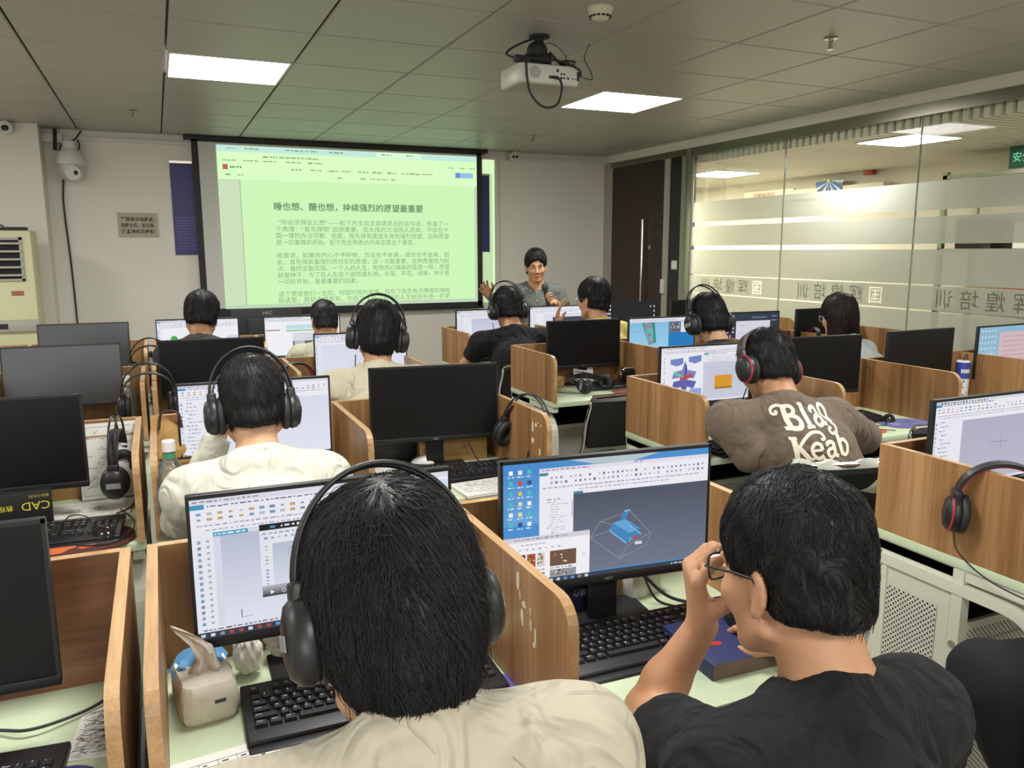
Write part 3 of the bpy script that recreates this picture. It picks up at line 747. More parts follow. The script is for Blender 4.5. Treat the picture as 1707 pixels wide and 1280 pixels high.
def scr_tutorial():
    s = scr_base('d7d9e8'); s.ribbon(0, 1, 0, .24); s.rect(0.62, .06, 1, .2, 'cfe0f2', 4); s.words(.65, .1, .75, .016, '5a86a8', 5); s.words(.65, .15, .72, .016, '4a6f93', 5)
    s.rect(0, .24, .075, .94, 'e6e8f0', 1)
    for i in range(15): s.rect(.018, .29+i*.042, .03, .312+i*.042, s.r.choice(['7f88a0', '9a9fb3', '6f9dc0']), 3); s.rect(.05, .29+i*.042, .06, .305+i*.042, 'a0a5b6', 3)
    s.rect(.075, .24, .2, .27, '4fa3c8', 3); s.words(.08, .255, .19, .012, 'e8f4fa', 4)
    s.grad(.1, .27, 1, .92, 'b7bdd2', 'e3e4f1', 10, 1)
    s.rect(.24, .23, .9, .76, 'e4e6ef', 4); s.rect(.24, .23, .9, .275, '111318', 5); s.words(.32, .253, .42, .02, 'd0d4dc', 6); s.rect(.28, .245, .3, .262, '3d8fb5', 6)
    s.words(.25, .30, .85, .016, '9aa0b4', 5); s.icons(.25, .315, .85, .35, 24, 1, ['8f97ad', 'b3b8c8'], 5, .5)
    s.grad(.285, .375, .9, .68, 'b6bfd0', 'd9dce9', 8, 5)
    s.circ(.42, .53, .055, 'b8d6c6', 6, 24, .003); s.line(.40, .47, .40, .53, '3c4f58', .003, 7); s.line(.40, .53, .46, .52, '58b18a', .002, 7); s.icons(.25, .38, .275, .68, 1, 12, '8f97ad', 6, .5)
    s.grad(.24, .68, .9, .76, 'b4b7c2', '0d0f12', 8, 6)
    s.poly([(.27, .715), (.27, .745), (.285, .73)], 'f4f4f4', 8); s.circ(.32, .73, .008, 'e5e5e5', 8, 14, .002); s.words(.34, .73, .42, .014, 'd0d0d0', 8)
    s.line(.16, .82, .16, .88, '40495a', .003, 5); s.line(.16, .88, .2, .875, '8088a0', .002, 5)
    s.rect(0, .92, 1, .95, 'e3e4ee', 4); s.words(.02, .935, .35, .014, '7a7f92', 5); s.taskbar('3a3d4c', .95)
    return s.done('display_picture')
def scr_clamp():
    s = scr_base('4b8fd0'); s.grad(0, 0, .25, .5, '3f84cc', '79b2e2', 6, 0); s.poly([(.3, 0), (.75, 0), (.6, .06), (.42, .05)], 'b6c4cc', 1)
    for i in range(3):
        for j in range(6):
            u, v = .035+i*.042, .07+j*.085; s.rect(u-.009, v-.018, u+.009, v+.016, s.r.choice(['e9eef3', '4fc0c0', 'd8c35a', 'c94f42', 'f3f3f3', '2d4f7e', 'e6dca0']), 2); s.words(u-.014, v+.033, u+.014, .012, 'dfe9f4', 3)
    s.rect(.165, .055, 1, .95, 'efedf5', 2); s.rect(.165, .055, 1, .085, 'e6ddea', 3); s.words(.175, .07, .4, .013, '9a93a6', 4); s.words(.62, .065, .66, .012, '8b8597', 4)
    s.rect(.165, .09, .205, .115, '3f8aa0', 4)
    for v in (.135, .175): s.icons(.21, v-.02, .98, v+.02, 34, 1, ['85809a', 'a7a1b5', '6e7ea0', 'c0bccb', '8d6f80'], 4, .5)
    s.words(.18, .215, .95, .013, 'a29cb0', 4); s.words(.35, .245, .8, .012, 'b0aabc', 4)
    s.rect(.165, .27, .325, .95, 'efedf4', 3); s.tree(.19, .32, .3, .62, 15); s.rect(.317, .33, .322, .47, 'b9b5c6', 4)
    s.rect(.325, .265, .37, .285, '3f8a96', 4)
    s.grad(.325, .285, 1, .955, '4c5262', '71788c', 12, 3)
    c1, c2, c3 = '63a7d6', '3f86bd', '8cc3e6'
    s.poly([(.50, .62), (.52, .565), (.60, .67), (.615, .735), (.585, .745)], c2, 5); s.poly([(.50, .62), (.505, .64), (.59, .765), (.585, .745)], c3, 5)
    s.poly([(.52, .565), (.58, .545), (.655, .64), (.60, .67)], c1, 5); s.poly([(.555, .545), (.572, .47), (.60, .465), (.585, .545)], c2, 6); s.poly([(.572, .47), (.60, .465), (.605, .475), (.578, .482)], c3, 7)
    s.poly([(.60, .67), (.655, .64), (.655, .69), (.615, .735)], c2, 6)
    for i in range(5): s.line(.60+i*.009, .60+i*.014, .645+i*.003, .575+i*.02, '2d5f8c', .003, 7)
    s.line(.60, .60, .66, .69, '9cd0ea', .004, 7); s.rect(.615, .7, .64, .725, 'c04a5a', 8); s.rect(.63, .75, .665, .775, 'd8dce4', 8); s.poly([(.60, .7), (.615, .72), (.6, .75)], '45c0a8', 8)
    W = 'a3a8b2'
    for q in ((.41, .67, .455, .545), (.455, .545, .60, .475), (.60, .475, .71, .69), (.71, .69, .69, .79), (.69, .79, .55, .88), (.55, .88, .41, .67), (.41, .67, .56, .60), (.56, .6, .455, .545), (.55, .88, .60, .77), (.6, .77, .71, .69)): s.line(*q, W, .0018, 5)
    s.rect(0, .60, .405, .965, 'f3f1f6', 6); s.rect(0, .60, .405, .64, 'd6d3de', 7); s.words(.05, .62, .3, .014, '98939f', 8); s.words(.08, .665, .2, .012, 'a6a1ad', 8)
    for i in range(7): s.words(.07+i*.03, .705, .085+i*.03, .012, '9d98a5', 8)
    for (u0, v0, u1, v1, cc) in ((.0, .74, .04, .83, '222'*2), (.06, .745, .1, .86, '3a2c2e'), (.108, .745, .147, .86, 'b0512e'), (.155, .745, .19, .86, 'd7cfd2'), (.215, .74, .34, .87, '6e5342'), (.13, .91, .19, .965, '7f86a8'), (.215, .90, .34, .965, '8f989c')):
        s.rect(u0, v0, u1, v1, cc, 7)
        for q in range(14):
            a, b = s.r.uniform(u0, u1-.012), s.r.uniform(v0, v1-.02); s.rect(a, b, a+s.r.uniform(.004, .012), b+s.r.uniform(.006, .018), s.r.choice(['a33', '6d8', 'cb5', '444', 'e9e4dd', '7a4a38']) if False else s.r.choice(['a8423a', '6f8a4a', 'c9b25a', '3c3c40', 'e9e4dd', '7a4a38']), 8)
    s.words(.215, .885, .33, .012, '7d7885', 8); s.words(.08, .885, .19, .012, '7d7885', 8)
    s.circ(.375, .8, .006, '8a8590', 8, 12, .0015)
    s.taskbar('3c414f', .965)
    return s.done('display_picture')
def scr_plain(tree=True, vp=('d9dcec', 'e4e5f2'), rib=.19, extra=None, tint=None):
    s = scr_base('e4e5f1'); s.ribbon(0, 1, 0, rib)
    if tree: s.tree(.03, .24, rib, .95, 16)
    s.grad(.24 if tree else .06, rib+.03, 1, .93, *vp, 8, 2); s.rect(.24 if tree else .06, rib, 1, rib+.03, 'eceef5', 2); s.icons(.004, rib+.02, .025, .9, 1, 14, '8f97ad', 3, .5)
    if extra: extra(s)
    s.taskbar('20222c', .955)
    return s.done('display_picture')
def ex_gear(s):
    for r in (.16, .155, .045, .03, .012): s.circ(.62, .66, r, '9aa3cc', 5, 30, .0025)
    s.circ(.40, .62, .05, 'a7aed2', 5, 24, .002); s.circ(.40, .62, .022, '8f97c4', 5, 20, .002); s.icons(.66, .56, .74, .68, 4, 4, '86b5da', 5, .6); s.icons(.1, .68, .22, .85, 8, 5, 'b9bfd8', 5, .5)
def ex_mesh(s):
    s.rect(.06, .2, 1, .95, 'f0f0f6', 3); s.circ(.2, .45, .045, '3fae4a', 5); s.poly([(.17, .72), (.30, .7), (.36, .55), (.38, .57), (.33, .8), (.18, .88)], '4fbb58', 5)
    s.poly([(.45, .36), (.6, .33), (.62, .5), (.46, .48)], 'd8d23a', 5); s.poly([(.47, .38), (.6, .36), (.58, .46)], '37b29a', 6); s.poly([(.45, .95), (.62, .62), (.72, .7), (.6, .95)], '6cc24a', 5); s.poly([(.55, .86), (.66, .66), (.68, .84)], 'd9d63c', 6); s.rect(.85, .4, 1, .95, 'd6d9ea', 4)
def ex_web(s):
    s.rect(0, .12, 1, .95, 'f1f3f7', 3); s.rect(.28, .2, .72, .3, 'bfe2ea', 4); s.rect(.02, .3, .2, .34, 'c9a0a0', 4); s.rect(.28, .32, .7, .36, 'a9c9a0', 4)
    for i in range(5): s.words(.36, .42+i*.04, .66, .02, '7f8590', 4)
    s.rect(.36, .6, .66, .76, '5b6068', 4); s.rect(.38, .6, .52, .68, 'b9bdc4', 5); s.rect(.36, .8, .5, .92, '7a4748', 4); s.rect(.52, .8, .64, .9, '8c8688', 4); s.rect(.68, .3, .74, .6, 'd9e2ea', 4)
    for i in range(9): s.poly([(.82+i*.005, .32+i*.06), (.98, .30+i*.06), (.98, .335+i*.06), (.83+i*.005, .365+i*.06)], 'e08a26', 5)
    s.rect(.4, .94, .7, 1, '2f6fa0', 6)
def ex_orange(s):
    s.rect(.4, .3, 1, .95, '3f4250', 3); s.poly([(.5, .58), (.62, .5), (.95, .5), (1, .56), (1, .95), (.5, .95)], 'e0a02c', 5); s.circ(.6, .6, .03, 'f0bd55', 6)
def scr_assembly():
    s = scr_base('e4e4f0'); s.ribbon(0, 1, 0, .1, 'dcdce8'); s.rect(.0, .1, .46, .92, 'ecebf4', 2); s.ribbon(.47, 1, .1, .28); s.rect(.47, .28, 1, .92, 'c9cadb', 2)
    for (u, v, a) in ((.26, .45, 0), (.26, .62, 1)):
        s.poly([(u, v-.22), (u+.03, v-.06), (u+.13, v-.02), (u+.1, v+.1), (u+.03, v+.06), (u, v+.2), (u-.04, v+.06), (u-.14, v+.08), (u-.12, v-.04), (u-.03, v-.06)], '7b82bd' if a == 0 else '5b64a8', 5)
    for (u, v) in ((.3, .05), (.1, .08)): s.poly([(u, v+.12), (u+.14, v+.1), (u+.14, v+.2), (u+.07, v+.24), (u, v+.2)], '6f85c4', 6)
    s.rect(.32, .72, .45, .9, '8fa6d6', 5); s.rect(.26, .3, .28, .5, '4c4f7a', 6); s.poly([(.2, .5), (.34, .46), (.35, .52), (.21, .58)], 'b04f5a', 7); s.poly([(.15, .4), (.25, .5), (.23, .53), (.13, .44)], '6ac0a0', 7)
    s.icons(.02, .15, .05, .85, 1, 12, 'a6a9bd', 4, .5)
    for i in range(9): s.line(.55+i*.045, .38, .55+i*.045, .62, '9fa6c8', .0018, 5); 
    for i in range(5): s.line(.53, .38+i*.06, .95, .38+i*.06, '9fa6c8', .0018, 5)
    s.rect(.6, .52, .8, .74, 'd99a26', 6); s.rect(.6, .72, .8, .76, 'a87818', 7)
    s.rect(0, .92, 1, .955, 'dddfe9', 3); s.taskbar('1e2028', .955); return s.done('display_picture')
def scr_bluewall():
    s = scr_base('8fb9d0'); s.grad(0, 0, 1, 1, '7fb1cc', 'b8c6cf', 8, 0); s.rect(.38, .12, 1, .9, 'd2b8bd', 2)
    for i in range(6): s.words(.44, .22+i*.1, .9, .02, 'a3868f', 3)
    for i in range(5):
        for j in range(7): s.rect(.04+i*.06, .06+j*.12, .075+i*.06, .10+j*.12, 'bcd6e0', 3)
    s.taskbar('54606c', .955); return s.done('display_picture')
def scr_part():
    s = scr_base('8fc6e6'); s.rect(0, 0, 1, .09, 'dfe0ec', 1); s.words(.03, .05, .7, .02, 'a3a6b8'); s.grad(0, .09, .6, 1, '86c0e4', 'a3d2ee', 6, 1); s.rect(.6, .09, 1, 1, '1f7cc0', 1); s.rect(.61, .1, .78, .36, '6f747c', 2); s.icons(.62, .12, .77, .34, 7, 3, ['b9bcc2', '3c3f46'], 3, .7); s.rect(.79, .1, 1, .36, 'e3e4ea', 2)
    s.poly([(.18, .1), (.22, .1), (.34, .62), (.3, .64)], '4f9a8c', 4); s.poly([(.22, .1), (.34, .1), (.38, .6), (.3, .62)], '8f8f96', 4); s.poly([(.34, .1), (.38, .1), (.41, .58), (.37, .6)], '2f8f86', 5); s.poly([(.24, .25), (.36, .22), (.36, .5), (.28, .55)], '6fb0b8', 5); s.circ(.3, .4, .02, 'c05a50', 6); s.rect(.28, .7, .5, .85, '7e8b95', 4); s.line(.04, .15, .2, .15, '5f8fb0', .003, 5); s.line(.04, .3, .2, .3, '5f8fb0', .003, 5)
    return s.done('display_picture')
def scr_dots(win=True):
    s = scr_base('2c3440'); s.grad(0, 0, 1, 1, '38424f', '2a3038', 6, 0)
    for i in range(6):
        for j in range(8):
            if s.r.random() < .85: s.rect(.02+i*.045, .05+j*.1, .04+i*.045, .10+j*.1, s.r.choice(['dfe4ea', 'b9c3cc', 'd8b0b8']), 2)
    if win: s.rect(.30, .2, .86, .95, 'd9d6e2', 3); s.words(.36, .32, .44, .03, 'a09cb0', 4); s.words(.36, .5, .42, .03, 'b0acc0', 4); s.rect(.55, .1, .8, .14, '66717e', 2); s.words(.88, .1, .97, .03, '9fb0bf', 3); s.words(.88, .2, .97, .03, '9fb0bf', 3)
    return s.done('display_picture')
def scr_dotsdark():
    s = scr_base('1a1c1f')
    for i in range(3):
        for j in range(6): s.rect(.015+i*.035, .05+j*.12, .035+i*.035, .11+j*.12, 'e8eaec', 2)
    for j in range(5): s.rect(.93, .1+j*.14, .95, .16+j*.14, 'd0d3d6', 2)
    s.rect(.86, .1, .88, .16, 'c9ccd0', 2); return s.done('display_picture')
def ex_cross(s):
    s.line(.50, .52, .66, .53, '6f7488', .003, 5); s.line(.60, .44, .60, .62, '6f7488', .003, 5)
    for i in range(16): s.rect(.04+i*.026, .012, .052+i*.026, .035, s.r.choice(['6f8a74', '4f5a56', '9fb0a6', '3f8a80']), 6)
PICS = dict(tutorial=scr_tutorial(), clamp=scr_clamp(), nx=scr_plain(), gear=scr_plain(False, extra=ex_gear, rib=.17), mesh=scr_plain(False, extra=ex_mesh), web=scr_plain(False, extra=ex_web, rib=.1), lav=scr_plain(True, ('c4c8de', 'd6d8ea')), orange=scr_plain(True, extra=ex_orange, rib=.16), asm=scr_assembly(), blue=scr_bluewall(), part=scr_part(), dots=scr_dots(), dotsdark=scr_dotsdark(), cross=scr_plain(True, ('b3b0c6', 'bcb9cc'), .2, ex_cross))

# ---------------------------------------------------------------- monitors
M_OFF = mat('unlit_glass', (0.006, 0.006, 0.0065), 0.35, spec=.3)
MW, MH, MTOP = .47, .276, .3725
def mon_meshes():
    d = {}
    b = .006; zc = MTOP-MH/2
    m = MB(); m.box((-MW/2, .001, MTOP-MH), (MW/2, .016, MTOP), bev=.003)
    m.box((-MW/2, -.003, MTOP-.007), (MW/2, .002, MTOP)); m.box((-MW/2, -.003, MTOP-MH), (-MW/2+b, .002, MTOP)); m.box((MW/2-b, -.003, MTOP-MH), (MW/2, .002, MTOP)); m.box((-MW/2, -.005, MTOP-MH), (MW/2, .002, MTOP-MH+.017), bev=.001)
    m.box((-.12, .015, MTOP-.22), (.12, .04, MTOP-.07), bev=.008)
    d['housing'] = m.mesh('housing', M_BLACK)
    m = MB(); m.box((-.032, .018, .004), (.032, .034, MTOP-.14), bev=.003); d['stand_neck'] = m.mesh('stand_neck', M_BLACK)
    m = MB(); m.box((-.11, -.012, 0), (.11, .11, .007), bev=.003); d['stand_base'] = m.mesh('stand_base', M_BLACK)
    m = MB(); put_text(m, 'HKC', 0, MTOP-MH+.005, .0095, Matrix.Translation((0, -.0056, 0)) @ XZ, align='CENTER'); d['badge'] = m.mesh('badge', mat('badge_silver', hexc('a0a0a0'), .3))
    m = MB(); m.quad((-SW/2, -.0004, -SH/2), (SW/2, -.0004, -SH/2), (SW/2, -.0004, SH/2), (-SW/2, -.0004, SH/2)); d['off'] = m.mesh('display_off', M_OFF); d['sheen'] = m.mesh('display_off', mat('unlit_matt_glass', (.02, .02, .021), .36, spec=1.0))
    return d
MM = mon_meshes()
def monitor(x, y, yaw, pic, label, dz=0.0, roll=0.0, tilt=0.0):
    t = empty('monitor', (x, y, DZ), (tilt, roll, yaw), label, 'monitor', 'monitors on the partition desks')
    for k in ('housing', 'stand_base', 'badge'): link(k, MM[k], t, (0, 0, dz) if k != 'stand_base' else (0, 0, 0))
    link('stand_neck', MM['stand_neck'], t)
    o = link('display', PICS[pic] if pic else MM['off'], t, (0, -.0012, MTOP-MH+.017+SH/2+dz))
    if pic: o['label'] = 'lit display'
    if tilt: o.data = MM['sheen']
    return t
def mrow(xl, yl, xr, yr):
    return ((xl+xr)/2, (yl+yr)/2)
MON = [
 (.251, 1.395, -.01, 'tutorial', 'lit monitor playing a video window, in front of the shaggy haired student', .0),
 (.818, 1.36, -.10, 'clamp', 'lit monitor with a blue clamp model, before the black shirted student', .0),
 (2.155, 1.485, .0, 'cross', 'lit monitor with a crosshair on lavender, behind the partition with a hung headset', .0),
 (.262, 2.625, -.04, 'nx', 'lit monitor with an empty modelling page in front of the white shirted student', .0),
 (.885, 2.69, -.12, None, 'dark switched off monitor between the white shirted student and the kraft bag', .0),
 (2.165, 2.805, -.03, 'asm', 'lit monitor with a violet star shaped assembly and an orange square', .0),
 (2.86, 2.845, -.08, None, 'dark switched off monitor just right of the brown sweatshirt student', .0),
 (3.56, 2.865, .02, None, 'dark switched off monitor beside the blue and white drinks can', .0),
 (4.20, 2.86, .06, 'blue', 'lit monitor with a blue and pink page at the right edge by the glass', .0),
 (.213, 3.965, -.02, None, 'dark switched off monitor in front of the frontmost student with yellow and green models', .0),
 (.92, 3.97, -.05, 'gear', 'lit monitor with round gear outlines in front of the cream shirted student', .0),
 (2.275, 4.10, -.04, None, 'dark switched off monitor over the desk with headphones lying on it', .0),
 (2.815, 4.09, -.02, 'part', 'lit monitor with a teal bracket on light blue, left of the student in dark brown', .0),
 (3.555, 4.18, -.08, 'dots', 'lit monitor with white icons and a pale window, right of the student in dark brown', .0),
 (4.25, 4.23, .04, None, 'small looking dark monitor half hidden by the long haired student', .0),
 (.205, 5.19, -.05, 'mesh', 'lit monitor with green and yellow models at the front left', .0),
 (.82, 5.14, -.08, 'web', 'lit monitor with a web page and an orange spring picture', .0),
 (2.09, 5.15, -.01, 'lav', 'lit monitor with a plain lavender view in front of the broad student in black', .0),
 (2.69, 5.245, 0, 'orange', 'lit monitor with an orange part in front of the standing teacher', .0),
 (3.42, 5.40, -.04, 'dotsdark', 'dark monitor with bright icon dots in front of the brown door', .0),
 (4.05, 5.42, .02, None, 'dark blank monitor in the farthest row below the light switch', .0),
 (-.42, 1.375, -.02, None, 'big dark monitor cut by the left edge nearest the camera', .0),
 (-.46, 2.59, -.06, None, 'dark monitor above the black book with yellow letters', .0),
 (-.41, 3.955, -.02, None, 'dark monitor with a grey sheen on the left, in front of the paper drawings desk', .0),
 (-.41, 5.13, -.05, None, 'grey sheen dark monitor below the white wall cable and air conditioner', .0),
]
for (x, y, yaw, pic, label, dz) in MON:
    ym = min(q for q in (ROWR if x > 1.5 else ROWY) if q > y-.15)-.115
    if y > ym: x, dz, y = x*ym/y, dz+.4075*(1-ym/y), ym
    monitor(x, y, yaw, pic, label, dz, tilt=-D(7) if 'grey sheen' in label else 0)

# ---------------------------------------------------------------- keyboards
KP = .0188
KROWS = [
 (0, [('Esc', 1), (None, 1), ('F1', 1), ('F2', 1), ('F3', 1), ('F4', 1), (None, .5), ('F5', 1), ('F6', 1), ('F7', 1), ('F8', 1), (None, .5), ('F9', 1), ('F10', 1), ('F11', 1), ('F12', 1), (None, .25), ('Prt', 1), ('Scr', 1), ('Pau', 1)]),
 (1.25, [(c, 1) for c in '`1234567890-=']+[('Back', 2), (None, .25), ('Ins', 1), ('Hom', 1), ('PU', 1), (None, .25), ('Num', 1), ('/', 1), ('*', 1), ('-', 1)]),
 (2.25, [('Tab', 1.5)]+[(c, 1) for c in 'QWERTYUIOP[]']+[('\\', 1.5), (None, .25), ('Del', 1), ('End', 1), ('PD', 1), (None, .25), ('7', 1), ('8', 1), ('9', 1), ('+', 1)]),
 (3.25, [('Caps', 1.75)]+[(c, 1) for c in "ASDFGHJKL;'"]+[('Enter', 2.25), (None, 3.5), ('4', 1), ('5', 1), ('6', 1), ('', 1)]),
 (4.25, [('Shift', 2.25)]+[(c, 1) for c in 'ZXCVBNM,./']+[('Shift', 2.75), (None, 1.25), ('^', 1), (None, 1.25), ('1', 1), ('2', 1), ('3', 1), ('En', 1)]),
 (5.25, [('Ctrl', 1.25), ('Win', 1.25), ('Alt', 1.25), ('', 6.25), ('Alt', 1.25), ('Fn', 1.25), ('M', 1.25), ('Ctrl', 1.25), (None, .25), ('<', 1), ('v', 1), ('>', 1), (None, .25), ('0', 2), ('.', 1), ('', 1)]),
]
KW, KDEP = 22.6*KP, 6.4*KP
M_KEY = mat('black_keycap', (0.016, 0.016, 0.017), 0.5); M_LEG = mat('keycap_print', hexc('cfcfcf'), .6)
def key_list():
    out = []
    for (r, row) in KROWS:
        u = 0
        for (c, wd) in row:
            if c is not None: out.append((-KW/2+(u+wd/2)*KP+.001, KDEP/2-(r+.5)*KP-.001, wd*KP-.0028, KP-.0028, c))
            u += wd
    return out
KEYS = key_list()
def key_geo(m, cx, cy, wd, dp, z=.017, h=.007):
    a, b = wd/2, dp/2; i = .0022
    vs = [(cx-a, cy-b, z), (cx+a, cy-b, z), (cx+a, cy+b, z), (cx-a, cy+b, z), (cx-a+i, cy-b+i*.7, z+h), (cx+a-i, cy-b+i*.7, z+h), (cx+a-i, cy+b-i, z+h), (cx-a+i, cy+b-i, z+h)]
    m.add(vs, [(4, 5, 6, 7), (0, 1, 5, 4), (1, 2, 6, 5), (2, 3, 7, 6), (3, 0, 4, 7)])
KM = {}
m = MB(); m.box((-KW/2-.012, -KDEP/2-.03, .003), (KW/2+.012, KDEP/2+.018, .018), bev=.004); m.box((-KW/2-.012, -KDEP/2-.05, .002), (KW/2+.012, -KDEP/2-.026, .011), bev=.004); KM['case'] = m.mesh('case', M_BLACK)
m = MB()
for (cx, cy, wd, dp, c) in KEYS: key_geo(m, cx, cy, wd, dp)
KM['keycaps'] = m.mesh('keycaps', M_KEY)
for (cx, cy, wd, dp, c) in KEYS:
    k = 'key%.4f' % wd
    if k not in KM: m = MB(); key_geo(m, 0, 0, wd, dp, 0); KM[k] = m.mesh('key', M_KEY)
m = MB()
for (cx, cy, wd, dp, c) in KEYS:
    if c: put_text(m, c, cx-wd/2+.0045, cy+.0005, .0055 if len(c) > 1 else .0075, z=.0244)
m.add([(.075, -.018, .0187), (.115, -.018, .0187), (.115, -.0165, .0187), (.075, -.0165, .0187)], [(0, 1, 2, 3)])
KM['legends'] = m.mesh('legends', M_LEG)
def keyboard(x, y, yaw, label, near=False, z=DZ):
    t = empty('keyboard', (x, y, z), (D(3), 0, yaw), label, 'keyboard', 'black keyboards on the desks')
    link('case', KM['case'], t)
    if near:
        for (cx, cy, wd, dp, c) in KEYS: link('key', KM['key%.4f' % wd], t, (cx, cy, .017))
        link('legends', KM['legends'], t)
    else:
        link('keycaps', KM['keycaps'], t); link('legends', KM['legends'], t)
    return t
keyboard(.305, 1.30, -.02, 'black keyboard beside the tissue pack, in front of the shaggy haired student', True)
keyboard(.875, 1.265, -.02, 'black keyboard under the raised forearm of the black shirted student', True)
keyboard(-.405, 1.27, -.10, 'black keyboard cut by the bottom left corner', True)
keyboard(-.36, 2.44, -.06, 'black keyboard in front of the book with yellow letters')
keyboard(.925, 2.555, -.04, 'black keyboard under the switched off monitor by the kraft bag')
keyboard(2.82, 2.68, -.05, 'black keyboard on the empty seat right of the brown sweatshirt student')
keyboard(2.13, 2.47, .03, 'black keyboard under the arms of the brown sweatshirt student')
keyboard(2.40, 3.92, -.02, 'black keyboard behind the headphones lying on the desk')
keyboard(.25, 2.37, 0, 'black keyboard under the hands of the white shirted student')
keyboard(.92, 3.72, 0, 'black keyboard in front of the cream shirted student')
keyboard(-.30, 3.72, -.05, 'dark blue lit keyboard at the third desk of the left block')
# ---------------------------------------------------------------- mice, pads and cables
def mouse_mesh():
    m = MB(); n = 12
    vs = []; fs = []
    L, W_, H_ = .052, .029, .034
    rings = 9; seg = 16
    for i in range(rings+1):
        t = i/rings; a = t*PI/2
        for k in range(seg):
            b = 2*PI*k/seg; sx = math.cos(a)
            y = L*math.sin(b)*sx; x = W_*math.cos(b)*sx*(1-.12*math.sin(b)); z = H_*math.sin(a)*(1-.25*math.sin(b)*sx)
            vs.append((x, y, z))
    for i in range(rings):
        for k in range(seg): fs.append((i*seg+k, i*seg+(k+1) % seg, (i+1)*seg+(k+1) % seg, (i+1)*seg+k))
    fs.append(tuple(range(seg-1, -1, -1))); m.add(vs, fs, 0, None, True)
    return m
MSM = mouse_mesh()
M_MOUSE = mat('glossy_black_plastic', (0.015, 0.015, 0.016), 0.18)
MS = {}
MS['body'] = MSM.mesh('body', M_MOUSE)
m = MB(); m.tube([(0, .022+.008*math.cos(a), .0245+.008*math.sin(a)) for a in np.linspace(0, 2*PI, 12, endpoint=False)], .003, 6, closed=True); MS['wheel'] = m.mesh('wheel', mat('grey_rubber', (.06, .06, .06), .6))
def mouse(x, y, yaw, label, cable=None, z=DZ, white=False):
    t = empty('computer_mouse', (x, y, z), (0, 0, yaw), label, 'mouse', 'computer mice on the desks')
    if white:
        t['group'] = 'white mouse'
        MW_ = MSM.mesh('body', mat('white_mouse_plastic', hexc('dedcd6'), .3)); link('body', MW_, t)
    else: link('body', MS['body'], t)
    link('wheel', MS['wheel'], t)
    if cable:
        Ti = Matrix.Rotation(-yaw, 4, 'Z') @ Matrix.Translation((-x, -y, -z))
        m = MB(); m.tube([(Ti @ Vector(p))[:] for p in spline(cable, 8)], .0019, 6); m.build('cable', M_BLACKM, t)
    return t
mouse(-.187, 2.375, .5, 'black mouse on the red and orange pad in the left block', [(-.20, 2.42, .765), (-.24, 2.50, .78), (-.28, 2.46, .79), (-.27, 2.36, .76), (-.23, 2.31, .756), (-.16, 2.30, .756), (-.12, 2.36, .756), (-.11, 2.46, .757), (-.15, 2.6, .757)])
mouse(3.03, 2.575, -.9, 'black mouse beside the orange notebook right of the brown sweatshirt student', [(3.0, 2.60, .765), (2.93, 2.50, .756), (2.86, 2.52, .756), (2.80, 2.50, .757), (2.83, 2.44, .757), (2.87, 2.40, .757)])
mouse(.853, 2.74, 1.2, 'small white mouse under the switched off monitor by the kraft bag', white=True)
def pad(x, y, w_, d_, yaw, label, base, blobs, z=DZ, th=.003, rnd=True):
    t = empty('mouse_pad', (x, y, z), (0, 0, yaw), label, 'mouse pad')
    m = MB()
    if rnd: pts = [(w_/2*math.copysign(abs(math.cos(a))**.7, math.cos(a)), d_/2*math.copysign(abs(math.sin(a))**.7, math.sin(a))) for a in np.linspace(0, 2*PI, 28, endpoint=False)]
    else: pts = [(-w_/2, -d_/2), (w_/2, -d_/2), (w_/2, d_/2), (-w_/2, d_/2)]
    m.prism(pts, .0005, th, 'z'); m.build('mat', mat('pad_'+base, hexc(base), .7), t)
    m = MB(); r_ = random.Random(11)
    for (bx, by, bw, bh, c) in blobs:
        n = 12; ring = [(bx+bw*r_.uniform(.6, 1.1)*math.cos(2*PI*k/n), by+bh*r_.uniform(.6, 1.1)*math.sin(2*PI*k/n), th+.0003) for k in range(n)]
        m.add(ring, [tuple(range(n))], 0, hexc(c))
    m.build('print', M_PRINT, t)
pad(-.225, 2.36, .24, .20, .1, 'dark red mouse pad printed with orange flames', '4a2420', [(-.06, -.03, .045, .05, 'c9622f'), (-.03, .0, .03, .03, 'd98a4a'), (-.08, .03, .03, .03, '8f3a22'), (.0, -.05, .03, .02, 'b5562c')])
pad(-.215, 1.20, .19, .16, .25, 'purple mouse pad with a yellow sticker at the bottom left corner', '4b3a78', [(-.02, .03, .03, .012, 'c9a85a'), (.03, -.02, .03, .02, 'b0559a'), (.06, .0, .02, .02, '5a63b8')])
pad(.44, 1.20, .22, .18, .15, 'purple mouse pad with a red square beside the nearest partition', '5a55a0', [(.04, .03, .02, .018, 'a8324a'), (.04, .03, .009, .008, 'c96a7a')])
pad(3.05, 2.50, .24, .18, -.1, 'bluish violet mouse pad under the black mouse on the right', '6a6a9a', [(-.06, .0, .03, .03, '8a8ab5'), (.04, .02, .03, .03, '55558a')])
pad(2.37, 3.72, .22, .17, .1, 'red mouse pad behind the backrest of the empty folding chair', '8a3a32', [(0, 0, .05, .03, '6e2a26'), (.05, .03, .03, .02, '9a4a3a')])
pad(1.12, 2.47, .2, .16, 0, 'red and orange mouse pad beside the hand drawn sheets', 'a8482e', [(0, 0, .04, .03, '8a3424')])

